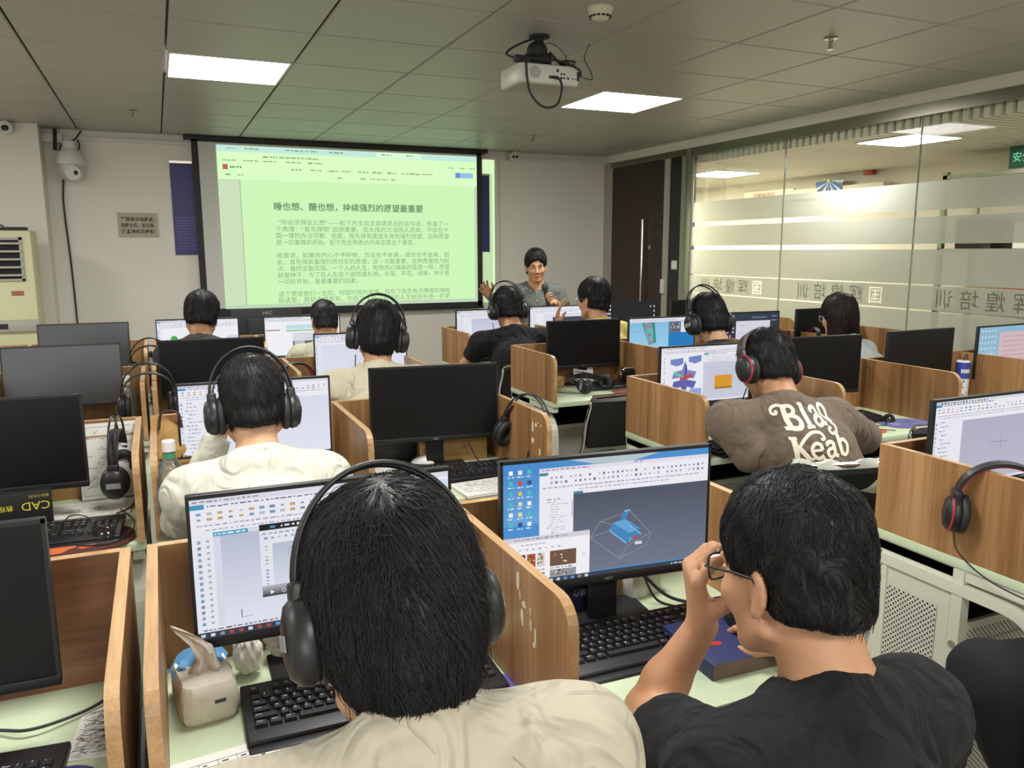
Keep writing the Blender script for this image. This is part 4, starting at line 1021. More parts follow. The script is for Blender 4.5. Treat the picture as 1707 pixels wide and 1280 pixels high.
# ---------------------------------------------------------------- headsets
M_HB = mat('black_headset_plastic', (0.017, 0.017, 0.018), 0.38); M_HS = mat('black_headset_leather', (0.022, 0.022, 0.023), 0.5, bump=.15, bscale=300)
M_HR = mat('red_headset_trim', hexc('c02a45'), .35); M_HG = mat('grey_headset_badge', hexc('8d9296'), .3)
HSX = .098
def half_ellipse(rx, rz, z0, n=22, y=0.0, a0=0.0):
    return [(rx*math.cos(a), y, z0+rz*math.sin(a)) for a in np.linspace(a0, PI-a0, n)]
HM = {}
def hs_mesh(kind):
    if kind in HM: return HM[kind]
    d = {}
    rot = Matrix.Rotation(PI/2, 4, 'Y')
    for sgn in (-1, 1):
        T = Matrix.Translation((sgn*HSX, 0, 0)) @ (rot if sgn > 0 else rot @ Matrix.Rotation(PI, 4, 'X')) @ Matrix.Diagonal((1.12, .92, 1, 1))
        m = MB(); m.lathe([(.0, .026), (.020, .026), (.034, .022), (.042, .012), (.044, .0), (.042, -.006), (.0, -.006)], 28, T=T, cap=False); d['ear_cup%d' % sgn] = m.mesh('ear_cup', M_HB)
        m = MB(); m.lathe([(.018, -.006), (.040, -.006), (.045, -.012), (.044, -.022), (.036, -.027), (.020, -.024), (.018, -.006)], 28, T=T, cap=False); d['cushion%d' % sgn] = m.mesh('cushion', M_HS)
        m = MB()
        if kind == 'A': m.box((-.0075, -.022, .0262), (.0075, .022, .0272), T=T); d['badge%d' % sgn] = m.mesh('badge', M_HG)
        else: m.tube([(.040*math.cos(a), .040*math.sin(a), .0125) for a in np.linspace(0, 2*PI, 28, endpoint=False)], .0028, 6, closed=True, T=T); d['trim_ring%d' % sgn] = m.mesh('trim_ring', M_HR)
        m = MB(); m.box((sgn*(HSX+.004)-.011, -.016, .030), (sgn*(HSX+.004)+.011, .016, .062), bev=.004); d['yoke%d' % sgn] = m.mesh('yoke', M_HB)
    if kind == 'A':
        for q, yy in enumerate((-.009, .009)):
            m = MB(); m.tube(half_ellipse(HSX+.008, .125, .055, 26, yy), .0033, 8); d['band_wire%d' % q] = m.mesh('band_wire', M_HB)
        m = MB(); m.tube(half_ellipse(HSX+.0, .079, .058, 22), 1, flat=(.03, .0045)); d['head_strap'] = m.mesh('head_strap', M_HS)
    else:
        m = MB(); m.tube(half_ellipse(HSX+.006, .098, .045, 26), 1, flat=(.030, .009)); d['headband'] = m.mesh('headband', M_HB)
        m = MB(); m.tube(half_ellipse(HSX-.0005, .091, .048, 24, 0, .25), 1, flat=(.026, .005)); d['band_lining'] = m.mesh('band_lining', M_HR)
    HM[kind] = d
    return d
def headset(T, kind, label, cable=None, mic=None, scale=1.0, group=None):
    t = empty('headset', label=label, cat='headset', group=group, T=T @ Matrix.Scale(scale, 4))
    for k, me in hs_mesh(kind).items(): link(''.join(c for c in k if not (c.isdigit() or c == '-')), me, t)
    Ti = t.matrix_world.inverted()
    if mic:
        m = MB(); m.tube(spline([(-HSX, .03, -.02), (-HSX-.006, .06, -.04), (-HSX+.02, .10, -.05)], 6), .003, 6); m.ball((-HSX+.02, .10, -.05), .007); m.build('microphone', M_HB, t)
    if cable:
        m = MB(); m.tube([(Ti @ Vector(p))[:] for p in spline(cable, 8)], .0021, 6); m.build('cable', M_BLACKM, t)
    return t
GH = 'loose headsets hung on the partitions'
# each hangs by its band over a partition edge, the ear cups dangling on either side
headset(lookT((1.868, 1.243, .868), D(-40), D(3), D(4)), 'B', 'black headset with red trim hung over the near right partition', [(1.785, 1.30, .83), (1.785, 1.28, .78), (1.795, 1.20, .735), (1.805, 1.08, .72), (1.81, 1.03, .735)], mic=True, group=GH)
headset(lookT((1.146, 2.52, .85), D(112), D(8), D(-14)), 'A', 'black wire band headset hung over the partition with torn paper scraps', [(1.11, 2.46, .81), (1.10, 2.44, .79), (1.08, 2.50, .757)], group=GH)
headset(lookT((-.150, 2.70, .845), D(84), 0, D(-4)), 'A', 'black headset hung beside the paper drawings in the left block', [(-.10, 2.68, .80), (-.10, 2.69, .775), (-.12, 2.62, .757), (-.16, 2.56, .757)], group=GH)
headset(lookT((-.067, 3.66, .885), D(0), D(4), 0), 'A', 'black headset straddling the twin partitions behind the kraft paper bag', group=GH)
headset(lookT((-.067, 4.92, .865), D(0), D(4), 0), 'A', 'black headset straddling the farthest twin partitions by the front row', group=GH)
headset(lookT((.575, 3.92, .85), D(20), D(6), 0), 'B', 'black and red headset hung over the partition left of the gear drawing monitor', group=GH)
headset(lookT((3.865, 3.93, .885), D(70), D(6), 0), 'B', 'black and red headset peeping over the dark monitor near the glass', group=GH)
headset(lookT((2.185, 3.80, .795), D(20), D(-78), 0), 'A', 'black headphones lying on the desk under a dark monitor', [(2.12, 3.75, .757), (2.0, 3.80, .757), (1.95, 3.9, .757)], group=GH)

# ---------------------------------------------------------------- folding chairs
M_PAD = mat('black_vinyl', (0.011, 0.011, 0.012), 0.4, bump=.05, bscale=150)
def chair_tree():
    t = empty('folding_chair', (0, 0, 0), label='x', cat='chair', group='black folding chairs with chrome tube frames')
    m = MB(); m.box((-.2, -.19, .435), (.2, .20, .465), bev=.012); m.build('seat', M_PAD, t)
    # backrest: a slightly dished pad
    m = MB(); n = 10; vs = []; fs = []
    for i in range(n+1):
        u = i/n*2-1; y = -.205-.02*(1-u*u)
        for (dz, dy) in ((.60, .0), (.61, -.012), (.83, -.022), (.845, -.012), (.83, .004), (.615, .012)): vs.append((u*.205, y+dy-(dz-.6)*.12, dz))
    for i in range(n):
        for k in range(6): fs.append((i*6+k, i*6+(k+1) % 6, (i+1)*6+(k+1) % 6, (i+1)*6+k))
    fs += [tuple(range(5, -1, -1)), tuple(n*6+k for k in range(6))]
    m.add(vs, fs, 0, None, True); m.build('backrest', M_PAD, t)
    m = MB(); P = [(-.215, .20, .0), (-.215, .0, .36), (-.215, -.17, .56), (-.215, -.215, .72), (-.205, -.235, .80)]
    top = [(-.205+.04*(1-math.cos(a)), -.237, .81+.04*math.sin(a)) for a in np.linspace(.2, PI/2, 5)]
    L_ = P+top; m.tube(spline(L_+[(-x, y, z) for (x, y, z) in L_[::-1]], 4), .0105, 10); m.build('back_frame', M_CHROME, t)
    for s in (-1, 1):
        m = MB(); m.tube([(s*.2, -.23, 0), (s*.2, .17, .435)], .01, 10); m.build('leg', M_CHROME, t)
    m = MB(); m.tube([(-.2, -.21, .02), (.2, -.21, .02)], .008, 8); m.tube([(-.215, .16, .07), (.215, .16, .07)], .008, 8); m.build('stretcher', M_CHROME, t)
    return t
CHAIR = chair_tree(); CH0 = [False]
def chair(x, y, label, yaw=0.0):
    if not CH0[0]:
        CH0[0] = True; CHAIR.location = (x, y, 0); CHAIR.rotation_euler = (0, 0, yaw); CHAIR['label'] = label; TREES[CHAIR.name] = [(c, []) for c in COL.objects if c.parent is CHAIR]
        return CHAIR
    return dup(CHAIR, loc=(x, y, 0), rot=(0, 0, yaw), label=label)
chair(2.01, 3.42, 'empty folding chair with chrome frame pushed in under the headphones desk')
chair(.21, .50, 'folding chair under the shaggy haired student nearest the camera')
chair(.64, .42, 'folding chair under the black shirted student with glasses')
chair(.25, 1.93, 'folding chair under the white shirted student with headphones')
chair(2.02, 2.05, 'folding chair behind the brown sweatshirt student with a white cloth over it', -.25)
chair(2.85, 2.32, 'empty folding chair at the orange notebook desk', -.15)
chair(.80, 3.05, 'folding chair under the cream shirted student with headphones')
chair(2.03, 4.50, 'folding chair under the broad student in black')
chair(2.62, 4.15, 'folding chair under the student in yellow')
chair(2.58, 2.95+.05, 'folding chair under the student in dark brown with big headphones')
chair(4.02, 3.55, 'folding chair under the long haired student')
chair(.22, 4.35, 'folding chair under the front left student')
chair(.95, 4.90-.3, 'folding chair under the close cropped student in the front row')
chair(-.42, 1.98, 'folding chair with a bright chrome rail in the left block by the red pad')
chair(-.45, 3.25, 'empty folding chair at the third desk of the left block')
chair(1.95, .72, 'folding chair under the person with black trousers at the right edge')

# white cloth draped over one backrest
def cloth_strip():
    m = MB(); n, k_ = 16, 9; vs = []
    for i in range(n+1):
        for j in range(k_+1):
            u, v = i/n, j/k_*2-1
            x = (u-.5)*.36+.008*math.sin(v*7)
            y = v*.035+.006*math.sin(u*17+v*3); z = .868-.10*abs(v)**1.6+.008*math.sin(u*21+v*5)+.006*math.sin(u*9)
            vs.append((x, y-.235, z))
    fs = [(i*(k_+1)+j, (i+1)*(k_+1)+j, (i+1)*(k_+1)+j+1, i*(k_+1)+j+1) for i in range(n) for j in range(k_)]
    m.add(vs, fs, 0, None, True)
    o = m.build('white_cloth', mat('white_cotton', hexc('cdd0c4'), .9, bump=.2, bscale=120), T=Matrix.Translation((2.02, 2.05, 0)) @ Matrix.Rotation(-.25, 4, 'Z'))
    md = o.modifiers.new('thickness', 'SOLIDIFY'); md.thickness = .004
    tag(o, 'crumpled white cloth thrown over a chair back behind the brown sweatshirt student', 'cloth')
cloth_strip()

# ---------------------------------------------------------------- papers, books, boxes, bottles, bags
def sheet(x, y, w_, d_, yaw, label, kind, z=DZ, cat='paper', name='paper_sheet', n=1, tilt=0.0):
    t = empty(name, (x, y, z), (tilt, 0, yaw), label, cat)
    m = MB(); m.box((-w_/2, -d_/2, .0004), (w_/2, d_/2, .0004+.0012*n)); m.build('page', mat('white_paper', hexc('d9d8d0'), .8), t)
    m = MB(); r_ = random.Random(len(label)); zt = .0010+.0012*n; ink = hexc('85858a'); dk = hexc('4a4a50')
    def ln(a, b, c, d, wd=.0009, col=ink):
        an = math.atan2(d-b, c-a); dx, dy = -math.sin(an)*wd/2, math.cos(an)*wd/2
        m.quad((a-dx, b-dy, zt), (c-dx, d-dy, zt), (c+dx, d+dy, zt), (a+dx, b+dy, zt), 0, col)
    if kind == 'table':
        for i in range(9): ln(-w_*.42+i*w_*.1, -d_*.45, -w_*.42+i*w_*.1, d_*.4)
        for j in range(14): ln(-w_*.42, -d_*.45+j*d_*.065, w_*.4, -d_*.45+j*d_*.065)
        for i in range(8):
            for j in range(13): ln(-w_*.40+i*w_*.1, -d_*.42+j*d_*.065, -w_*.40+i*w_*.1+r_.uniform(.005, .016), -d_*.42+j*d_*.065, .003, dk)
    elif kind == 'drawing':
        for q in ((-.45, -.45, .45, -.45), (.45, -.45, .45, .45), (.45, .45, -.45, .45), (-.45, .45, -.45, -.45), (-.45, .3, .45, .3)): ln(q[0]*w_, q[1]*d_, q[2]*w_, q[3]*d_)
        for k in range(4):
            cx, cy, r0 = r_.uniform(-.3, .3)*w_, r_.uniform(-.35, .2)*d_, r_.uniform(.06, .12)*w_
            for i in range(18):
                a, b = 2*PI*i/18, 2*PI*(i+1)/18
                ln(cx+r0*math.cos(a), cy+r0*math.sin(a), cx+r0*math.cos(b), cy+r0*math.sin(b)); ln(cx+r0*.5*math.cos(a), cy+r0*.5*math.sin(a), cx+r0*.5*math.cos(b), cy+r0*.5*math.sin(b))
            ln(cx-r0*1.3, cy, cx+r0*1.3, cy, .0006); ln(cx, cy-r0*1.3, cx, cy+r0*1.3, .0006)
        for k in range(24): a, b = r_.uniform(-.42, .3)*w_, r_.uniform(-.42, .42)*d_; ln(a, b, a+r_.uniform(.006, .03), b+r_.choice((0, 0, .01)), .0013, dk)
    elif kind == 'notes':
        for k in range(170): a, b = r_.uniform(-.44, .36)*w_, r_.uniform(-.44, .42)*d_; ln(a, b, a+r_.uniform(.004, .018), b+r_.uniform(-.006, .006), .0011, r_.choice((ink, dk)))
    else:
        for k in range(6): ln(-w_*.4, d_*(.4-.08*k), w_*r_.uniform(-.2, .3), d_*(.4-.08*k), .002)
    m.build('ink', M_PRINT, t)
    return t
sheet(.075, 1.13, .28, .20, .10, 'printed table sheet on a white clipboard beside the shaggy haired student', 'table', n=3, name='clipboard', cat='clipboard')
sheet(-.27, 2.66, .30, .16, -.05, 'large technical drawing sheet under the dark monitor in the left block', 'drawing', z=DZ+.001)
sheet(-.18, 2.78, .17, .24, 0, 'technical drawing leaning upright behind the hanging headset in the left block', 'drawing', tilt=D(78), z=DZ+.12)
sheet(.95, 2.36, .21, .15, .06, 'stack of hand drawn sheets under the keyboard by the kraft bag', 'notes', n=8)
sheet(.70, 2.68, .18, .17, -.15, 'stack of blank white sheets left of the white mouse', 'lines', n=5)
sheet(-.140, 1.37, .07, .15, -.12, 'narrow strip of sketched paper at the bottom left beside the partition', 'notes')
sheet(2.24, 4.04, .13, .10, 0, 'small pale sheet propped behind the lying headphones', 'lines', tilt=D(80), z=DZ+.06)
t = sheet(2.73, 2.45, .17, .13, .25, 'thin orange notebook right of the brown sweatshirt student', 'lines', n=6, name='notebook', cat='notebook')
for c in kids(t):
    if c.name.startswith('page'): c.data.materials[0] = mat('orange_cover', hexc('cf5a28'), .5)
def box_thing(name, cat, label, x, y, w_, d_, h_, yaw, mats, texts, z=DZ, tilt=0.0):
    t = empty(name, (x, y, z), (tilt, 0, yaw), label, cat)
    m = MB(); m.box((-w_/2, -d_/2, 0), (w_/2, d_/2, h_), bev=.0015); m.build('carton', mats, t)
    if texts:
        for (s_, face, u, v, sz, c, fl) in texts:
            m = MB()
            T = {'top': Matrix.Translation((0, 0, h_+.0006)), 'front': Matrix.Translation((0, -d_/2-.0006, 0)) @ XZ}[face]
            if fl: T = T @ Matrix.Translation((u, v, 0)) @ Matrix.Rotation(PI, 4, 'Z') @ Matrix.Translation((-u, -v, 0))
            put_text(m, s_, u, v, sz, T, 0, hexc(c)); m.build('lettering', M_PRINT, t)
    return t
M_NAVYB = mat('navy_carton', hexc('2f3660'), .45)
t = box_thing('product_box', 'box', 'flat navy blue box with white lettering under the right hand of the black shirted student', .985, 1.165, .21, .17, .032, -.03, M_NAVYB, [('DESIGN', 'top', .02, -.055, .016, 'e6e6ee', False), ('STUDIO', 'top', .005, -.073, .012, 'c5c8dd', False)])
m = MB(); m.box((-.104, -.0858, .001), (.104, -.0852, .031)); m.build('front_flap', mat('box_brown_side', hexc('6e5c50'), .6), t)
m = MB(); m.add([(-.05+.012*math.cos(2*PI*k/10), -.02+.008*math.sin(2*PI*k/10), .0327) for k in range(10)], [tuple(range(10))]); m.build('emblem', mat('box_red_dot', hexc('b03030'), .5), t)
t = box_thing('product_box', 'box', 'small dark box with upside down white characters behind the stand of the clamp model monitor', .80, 1.44, .10, .03, .10, 0, mat('dark_violet_carton', hexc('201d38'), .5), [('学校简介', 'front', .038, .055, .017, 'b9b9cc', True), ('HKC', 'front', -.01, .085, .008, '77779a', False)])
t = box_thing('book', 'book', 'black book with upside down yellow letters below the dark monitor in the left block', -.385, 2.535, .13, .03, .112, .05, mat('black_cover', (.015, .015, .015), .5), [('CAD', 'front', .06, .082, .034, 'd8d23a', True), ('教程', 'front', -.03, .077, .018, 'd8d23a', True), ('基础与实例', 'front', .06, .102, .010, 'b3a84a', True)])
t = box_thing('bamboo_board', 'board', 'wooden board with brown brush characters behind the drawings in the left block', -.26, 2.80, .34, .012, .20, 0, mat('bamboo', hexc('a47f4c'), .6), [('成为技术', 'front', -.13, .165, .034, '4a3018', False)])
box_thing('mesh_basket', 'basket', 'small white plastic basket behind the cables of the clamp model monitor', .965, 1.47, .09, .06, .06, .2, mat('white_basket', hexc('c9cabd'), .5, noise=.35, nscale=350), [])
box_thing('carton_box', 'box', 'tan cardboard box behind the stand of the clamp model monitor', .90, 1.49, .07, .05, .05, 0, mat('kraft', hexc('b08d58'), .8), [])
box_thing('carton_box', 'box', 'golden kraft box behind the switched off monitor by the kraft bag', .97, 2.76, .26, .06, .09, -.05, mat('kraft'), [('品质', 'front', .03, .05, .02, '7a5c2e', False)])
box_thing('carton_box', 'box', 'small yellow box behind the lying headphones', 2.06, 4.02, .07, .04, .06, .2, mat('kraft'), [])
t = box_thing('phone', 'phone', 'teal cased phone on the third desk of the left block', -.27, 3.62, .07, .14, .01, .9, mat('teal_case', hexc('5f9aa8'), .35), [])

def bottle(x, y, label, h_, r, capc, labelc, z=DZ, sc=True, liquid=None):
    t = empty('plastic_bottle', (x, y, z), label=label, cat='bottle')
    m = MB(); pr_ = [(r*.85, 0), (r, .008)]
    for k in range(5): pr_ += [(r*(.97 if k % 2 else 1), .008+h_*.10*(k+1))]
    pr_ += [(r, h_*.62), (r*.8, h_*.74), (r*.42, h_*.84), (r*.40, h_*.92)]
    m.lathe(pr_, 28, cap=False)
    m.build('shell', MATS['bottle_plastic'], t)
    m = MB(); m.lathe([(r*.46, h_*.90), (r*.46, h_), (r*.40, h_+.003)], 24); m.build('cap', capc, t)
    m = MB(); m.lathe([(r*.44, h_*.83), (r*.425, h_*.885)], 24, cap=False); m.build('neck_band', labelc, t)
    if liquid:
        m = MB(); m.lathe([(r*.80, .004), (r*.94, .012), (r*.94, h_*.26)], 24); m.build('drink', liquid, t)
    return t
def thin_clear(name, tint, fac=.10):
    m = bpy.data.materials.new(name); m.use_nodes = True
    n, l = nodes_of(m); n.remove(n['Principled BSDF'])
    tr = n.new('ShaderNodeBsdfTransparent'); tr.inputs[0].default_value = (*tint, 1)
    gl = n.new('ShaderNodeBsdfGlossy'); gl.inputs['Roughness'].default_value = 0.08
    df = n.new('ShaderNodeBsdfDiffuse'); df.inputs[0].default_value = (.6, .62, .6, 1)
    lw = n.new('ShaderNodeLayerWeight'); lw.inputs[0].default_value = .35
    a = n.new('ShaderNodeMixShader'); l.new(lw.outputs['Fresnel'], a.inputs[0]); l.new(tr.outputs[0], a.inputs[1]); l.new(gl.outputs[0], a.inputs[2])
    b = n.new('ShaderNodeMixShader'); b.inputs[0].default_value = fac; l.new(a.outputs[0], b.inputs[1]); l.new(df.outputs[0], b.inputs[2])
    l.new(b.outputs[0], n['Material Output'].inputs[0]); MATS[name] = m
    return m
thin_clear('bottle_plastic', (.80, .84, .82), .12)
M_CAPW = mat('white_cap', hexc('dcdad4'), .4); M_BANDG = mat('green_band', hexc('3f8a5c'), .5)
t = bottle(-.004, 2.30, 'big clear drink bottle with a white cap and green neck band', .27, .037, M_CAPW, M_BANDG, liquid=mat('dregs', hexc('b5b48a'), .3, alpha=.55))
m = MB(); m.lathe([(.0372, .09), (.0374, .15)], 24, cap=False); m.build('label_sleeve', mat('blue_label', hexc('4f86b8'), .4, alpha=.8), t)
bottle(-.07, 5.05, 'small bottle of yellow drink between the farthest twin partitions', .20, .03, mat('blue_cap', hexc('4a6a8a'), .4), mat('yellow_band', hexc('9a8a4a'), .5), z=DZ, liquid=mat('yellow_drink', hexc('9a8a3a'), .3))
bottle(-.16, 3.95, 'clear bottle with a white cap beside the headset on the twin partitions', .22, .032, M_CAPW, M_CAPW)
# drinks can
t = empty('drinks_can', (3.80, 2.80, DZ), label='tall blue and white drinks can beside the far right dark monitor', cat='can')
m = MB(); m.lathe([(.030, 0), (.034, .006), (.034, .20), (.030, .207)], 28, cap=True); m.build('body', mat('can_white', hexc('d5d4d8'), .35), t)
m = MB(); m.lathe([(.0344, .115), (.0344, .2)], 28, cap=False); m.build('blue_wrap', mat('can_blue', hexc('3b4296'), .4), t)
m = MB(); r_ = random.Random(4)
for k in range(22):
    a, z_ = r_.uniform(PI, 2*PI), r_.uniform(.02, .10); c = hexc(r_.choice(['2b2530', '4a3f46', 'c4603a', '2f3c70']))
    da = r_.uniform(.08, .2); dz = r_.uniform(.006, .016)
    m.quad((.0346*math.cos(a), .0346*math.sin(a), z_), (.0346*math.cos(a+da), .0346*math.sin(a+da), z_+.004), (.0346*math.cos(a+da), .0346*math.sin(a+da), z_+dz), (.0346*math.cos(a), .0346*math.sin(a), z_+dz), 0, c)
for k in range(5):
    a = PI*1.15+k*.28; m.quad((.0347*math.cos(a), .0347*math.sin(a), .145), (.0347*math.cos(a+.2), .0347*math.sin(a+.2), .145), (.0347*math.cos(a+.2), .0347*math.sin(a+.2), .165), (.0347*math.cos(a), .0347*math.sin(a), .165), 0, hexc('dddde6'))
m.build('print', M_PRINT, t)
m = MB(); m.tube([(0, .0, .207), (0, -.01, .235), (.01, -.012, .24), (.012, -.012, .21)], .003, 6); m.build('ring_pull', M_BLACKM, t)

# kraft paper bags
def bag(x, y, w_, d_, h_, label, yaw=0.0, z=DZ, lean=0.0, strap=True):
    t = empty('paper_bag', (x, y, z), (lean, 0, yaw), label, 'paper bag')
    m = MB(); n = 9; vs = []
    r_ = random.Random(int(h_*1000))
    for j in range(n+1):
        v = j/n; k = 1-.25*v
        for (a, b) in ((-1, -1), (-.3, -1.1), (.4, -1), (1, -1), (1.05, 0), (1, 1), (.2, 1.05), (-1, 1), (-.92, 0)):
            vs.append((a*w_/2*(1+.05*r_.uniform(-1, 1)), b*d_/2*k*(1+.12*r_.uniform(-1, 1)), v*h_+(.03*r_.uniform(-.4, 1) if j == n else 0)))
    fs = [(j*9+i, j*9+(i+1) % 9, (j+1)*9+(i+1) % 9, (j+1)*9+i) for j in range(n) for i in range(9)]
    fs.append(tuple(range(8, -1, -1)))
    m.add(vs, fs, 0, None, False); m.build('paper', mat('kraft_paper', hexc('b9945c'), .8, noise=.08, nscale=30), t)
    if strap:
        m = MB(); m.tube(spline([(-w_*.3, -d_/2, h_*.95), (-w_*.2, -d_*.55, h_*1.15), (w_*.2, -d_*.55, h_*1.15), (w_*.3, -d_/2, h_*.95)], 5), .004, 6); m.build('handle', mat('dark_brown_strap', hexc('3f2a26'), .7), t)
        m = MB(); m.box((-w_*.5, -d_*.62, h_*.55), (w_*.5, -d_*.57, h_*.58)); m.build('band', mat('dark_brown_strap'), t)
    return t
bag(.005, 2.66, .11, .07, .25, 'kraft paper bag with a dark strap stuffed behind the big drink bottle')
bag(1.10, 2.98, .16, .10, .30, 'kraft paper bag standing behind the right of the switched off monitor', .3, strap=False)
# tissues
t = empty('tissue_pack', (.026, 1.385, DZ), (0, 0, .12), 'soft tissue pack with blue top and a pulled up tissue beside the near partition', 'tissue pack')
m = MB(); vs = []; n = 10
for j in range(6):
    z_ = [.0, .008, .03, .055, .066, .068][j]; k = [.93, 1, 1.02, .98, .88, .45][j]
    for i in range(24):
        a = 2*PI*i/24; ca, sa = math.cos(a), math.sin(a)
        sx = math.copysign(abs(ca)**.35, ca)*.047*k; sy = math.copysign(abs(sa)**.35, sa)*.07*k
        vs.append((sx+.002*math.sin(i*2.3+j), sy+.002*math.cos(i*3.1+j*2), z_))
fs = [(j*24+i, j*24+(i+1) % 24, (j+1)*24+(i+1) % 24, (j+1)*24+i) for j in range(5) for i in range(24)]; fs += [tuple(range(23, -1, -1)), tuple(5*24+i for i in range(24))]
m.add(vs, fs, 0, None, True); m.build('packet', mat('tissue_film', hexc('dfdacb'), .35, noise=.10, nscale=60, bump=.6, bscale=45), t)
m = MB(); vs = []
for j in range(7):
    v = j/6
    for i in range(9):
        u = i/8*2-1
        vs.append((u*(.047+.004*math.sin(j*2)), .008+v*.064, .069+.012*math.sin(v*3.0)*(1-.5*abs(u))+.006*math.sin(u*5+v*4)-(.022*max(0, abs(u)-.75)/.25)-(.03*max(0, v-.85)/.15)))
m.add(vs, [(j*9+i, j*9+i+1, (j+1)*9+i+1, (j+1)*9+i) for j in range(6) for i in range(8)], 0, None, True)
m.build('blue_flap', mat('tissue_blue', hexc('5f95c4'), .35, noise=.30, nscale=70), t)
m = MB(); m.box((.004, -.0722, .036), (.022, -.0716, .042)); m.build('mark', mat('tissue_mark', hexc('3f4a66'), .5), t)
m = MB(); vs = []; 
for j in range(9):
    v = j/8; wd = .022*(1-v)**.75*(1+.12*math.sin(j*2.1))+.0015
    for i in range(7):
        u = i/6*2-1; vs.append((u*wd-.034*v*v+.012*math.sin(v*4)-.004, -.012+.012*math.sin(u*5+v*6)*(1-v*.6)-.006*abs(u), .064+v*.098))
fs = [(j*7+i, j*7+i+1, (j+1)*7+i+1, (j+1)*7+i) for j in range(8) for i in range(6)]
m.add(vs, fs, 0, None, True); o = m.build('tissue', mat('tissue_paper', hexc('e2d9cc'), .9), t); md = o.modifiers.new('thickness', 'SOLIDIFY'); md.thickness = .0012
def crumple(x, y, r, label, seed, sc=(1, 1, 1), m_=None):
    bm = bmesh.new(); bmesh.ops.create_icosphere(bm, subdivisions=4, radius=r); q = random.Random(seed)
    ph = [(Vector((q.uniform(-1, 1), q.uniform(-1, 1), q.uniform(-1, 1))).normalized(), q.uniform(3, 9)/r, q.uniform(0, 6)) for _ in range(9)]
    for v in bm.verts:
        d = sum(abs(math.sin(v.co.dot(k)*f+p_))-.5 for k, f, p_ in ph)/7
        v.co = Vector((v.co.x*sc[0], v.co.y*sc[1], v.co.z*sc[2]))*(1+.8*d)
    zmin = min(v.co.z for v in bm.verts)
    me = bpy.data.meshes.new('crumpled_tissue'); bm.to_mesh(me); bm.free(); me.materials.append(m_ or mat('tissue_paper'))
    o = link('crumpled_tissue', me, None, (x, y, DZ-zmin+.001)); tag(o, label, 'tissue', 'crumpled tissues by the keyboard')
crumple(.105, 1.455, .027, 'crumpled white tissue between the tissue pack and keyboard', 3, (.8, .8, 1.3), mat('white_tissue', hexc('d6d2c6'), .9))
crumple(.17, 1.49, .026, 'crumpled clear wrapper under the lit tutorial monitor', 8, (1, .8, 1.2), mat('clear_wrapper', hexc('c9c7b8'), .25, alpha=.7))

# loose cables
def cable(name, pts, r, label, m_=None, group=None):
    o = MB(); o.tube(spline(pts, 8), r, 6); k = o.build(name, m_ or M_BLACKM); tag(k, label, 'cable', group)
cable('desk_cable', [(.93, 1.40, .83), (.95, 1.37, .775), (1.0, 1.34, .756), (.95, 1.31, .756), (.87, 1.33, .757), (.80, 1.30, .762)], .003, 'black cable looping behind the keyboard of the clamp model monitor')
cable('desk_cable', [(.94, 1.42, .82), (.99, 1.38, .77), (1.06, 1.33, .757), (1.10, 1.25, .757), (1.12, 1.12, .757)], .004, 'thicker black cable running to the navy box')
cable('desk_cable', [(-.60, 1.44, .757), (-.40, 1.45, .757), (-.30, 1.43, .758), (-.24, 1.40, .762), (-.17, 1.43, .757), (-.12, 1.47, .757)], .003, 'black cable behind the corner keyboard at the bottom left')
cable('desk_cable', [(1.0, 2.66, .84), (1.02, 2.63, .78), (1.05, 2.62, .757), (1.08, 2.66, .757)], .003, 'black cable under the dark monitor in front of the golden box')
cable('desk_cable', [(2.33, 4.02, .86), (2.36, 3.98, .78), (2.40, 3.96, .772)], .003, 'black cable behind the lying headphones')

# ---------------------------------------------------------------- things on the ceiling
t = empty('projector', (1.735, 3.60, 2.335), label='white projector hung from the ceiling with a loop of black cable', cat='projector')
m = MB(); m.box((-.155, -.115, -.045), (.155, .115, .045), bev=.014); m.build('casing', mat('projector_white', hexc('cfccc0'), .4), t)
m = MB(); m.box((-.14, -.1, -.0462), (.14, .1, -.045)); m.build('base_plate', mat('projector_grey', hexc('a9a69b'), .5), t)
m = MB(); m.lathe([(.03, 0), (.032, .012), (.024, .014)], 24, T=Matrix.Translation((.08, .112, 0)) @ Matrix.Rotation(-PI/2, 4, 'X')); m.build('lens', M_BLACK, t)
m = MB(); m.lathe([(.028, 0), (.028, .002)], 28, T=Matrix.Translation((-.075, -.114, .004)) @ Matrix.Rotation(PI/2, 4, 'X')); m.build('speaker_grille', mat('projector_grey'), t)
m = MB()
for k in range(5): m.box((-.125, -.1165, -.03+k*.008), (-.112, -.114, -.026+k*.008))
m.build('air_vent', mat('vent_dark', hexc('8a5f58'), .6), t)
m = MB()
for (x, z_, r) in ((.04, .018, .007), (.06, .004, .005), (.075, .004, .005), (.06, -.013, .006), (.075, -.013, .005), (.095, -.013, .006), (.12, -.013, .004), (.135, -.013, .003)):
    m.lathe([(r, 0), (r, .002)], 12, T=Matrix.Translation((x, -.115, z_)) @ Matrix.Rotation(PI/2, 4, 'X'))
m.box((-.005, -.1165, -.02), (.045, -.114, -.006)); m.box((.142, -.1165, -.02), (.156, -.1, .02)); m.build('socket', M_BLACK, t)
m = MB(); m.lathe([(.05, .193), (.05, .185), (.022, .18), (.022, .12), (.05, .10), (.06, .06)], 20); m.box((-.12, -.06, .048), (.12, .06, .056))
for (a, b) in ((-.11, -.05), (.11, -.05), (-.11, .05), (.11, .05)): m.tube([(a, b, .046), (a*.4, b*.4, .12)], .006, 8)
m.build('ceiling_mount', M_BLACKM, t)
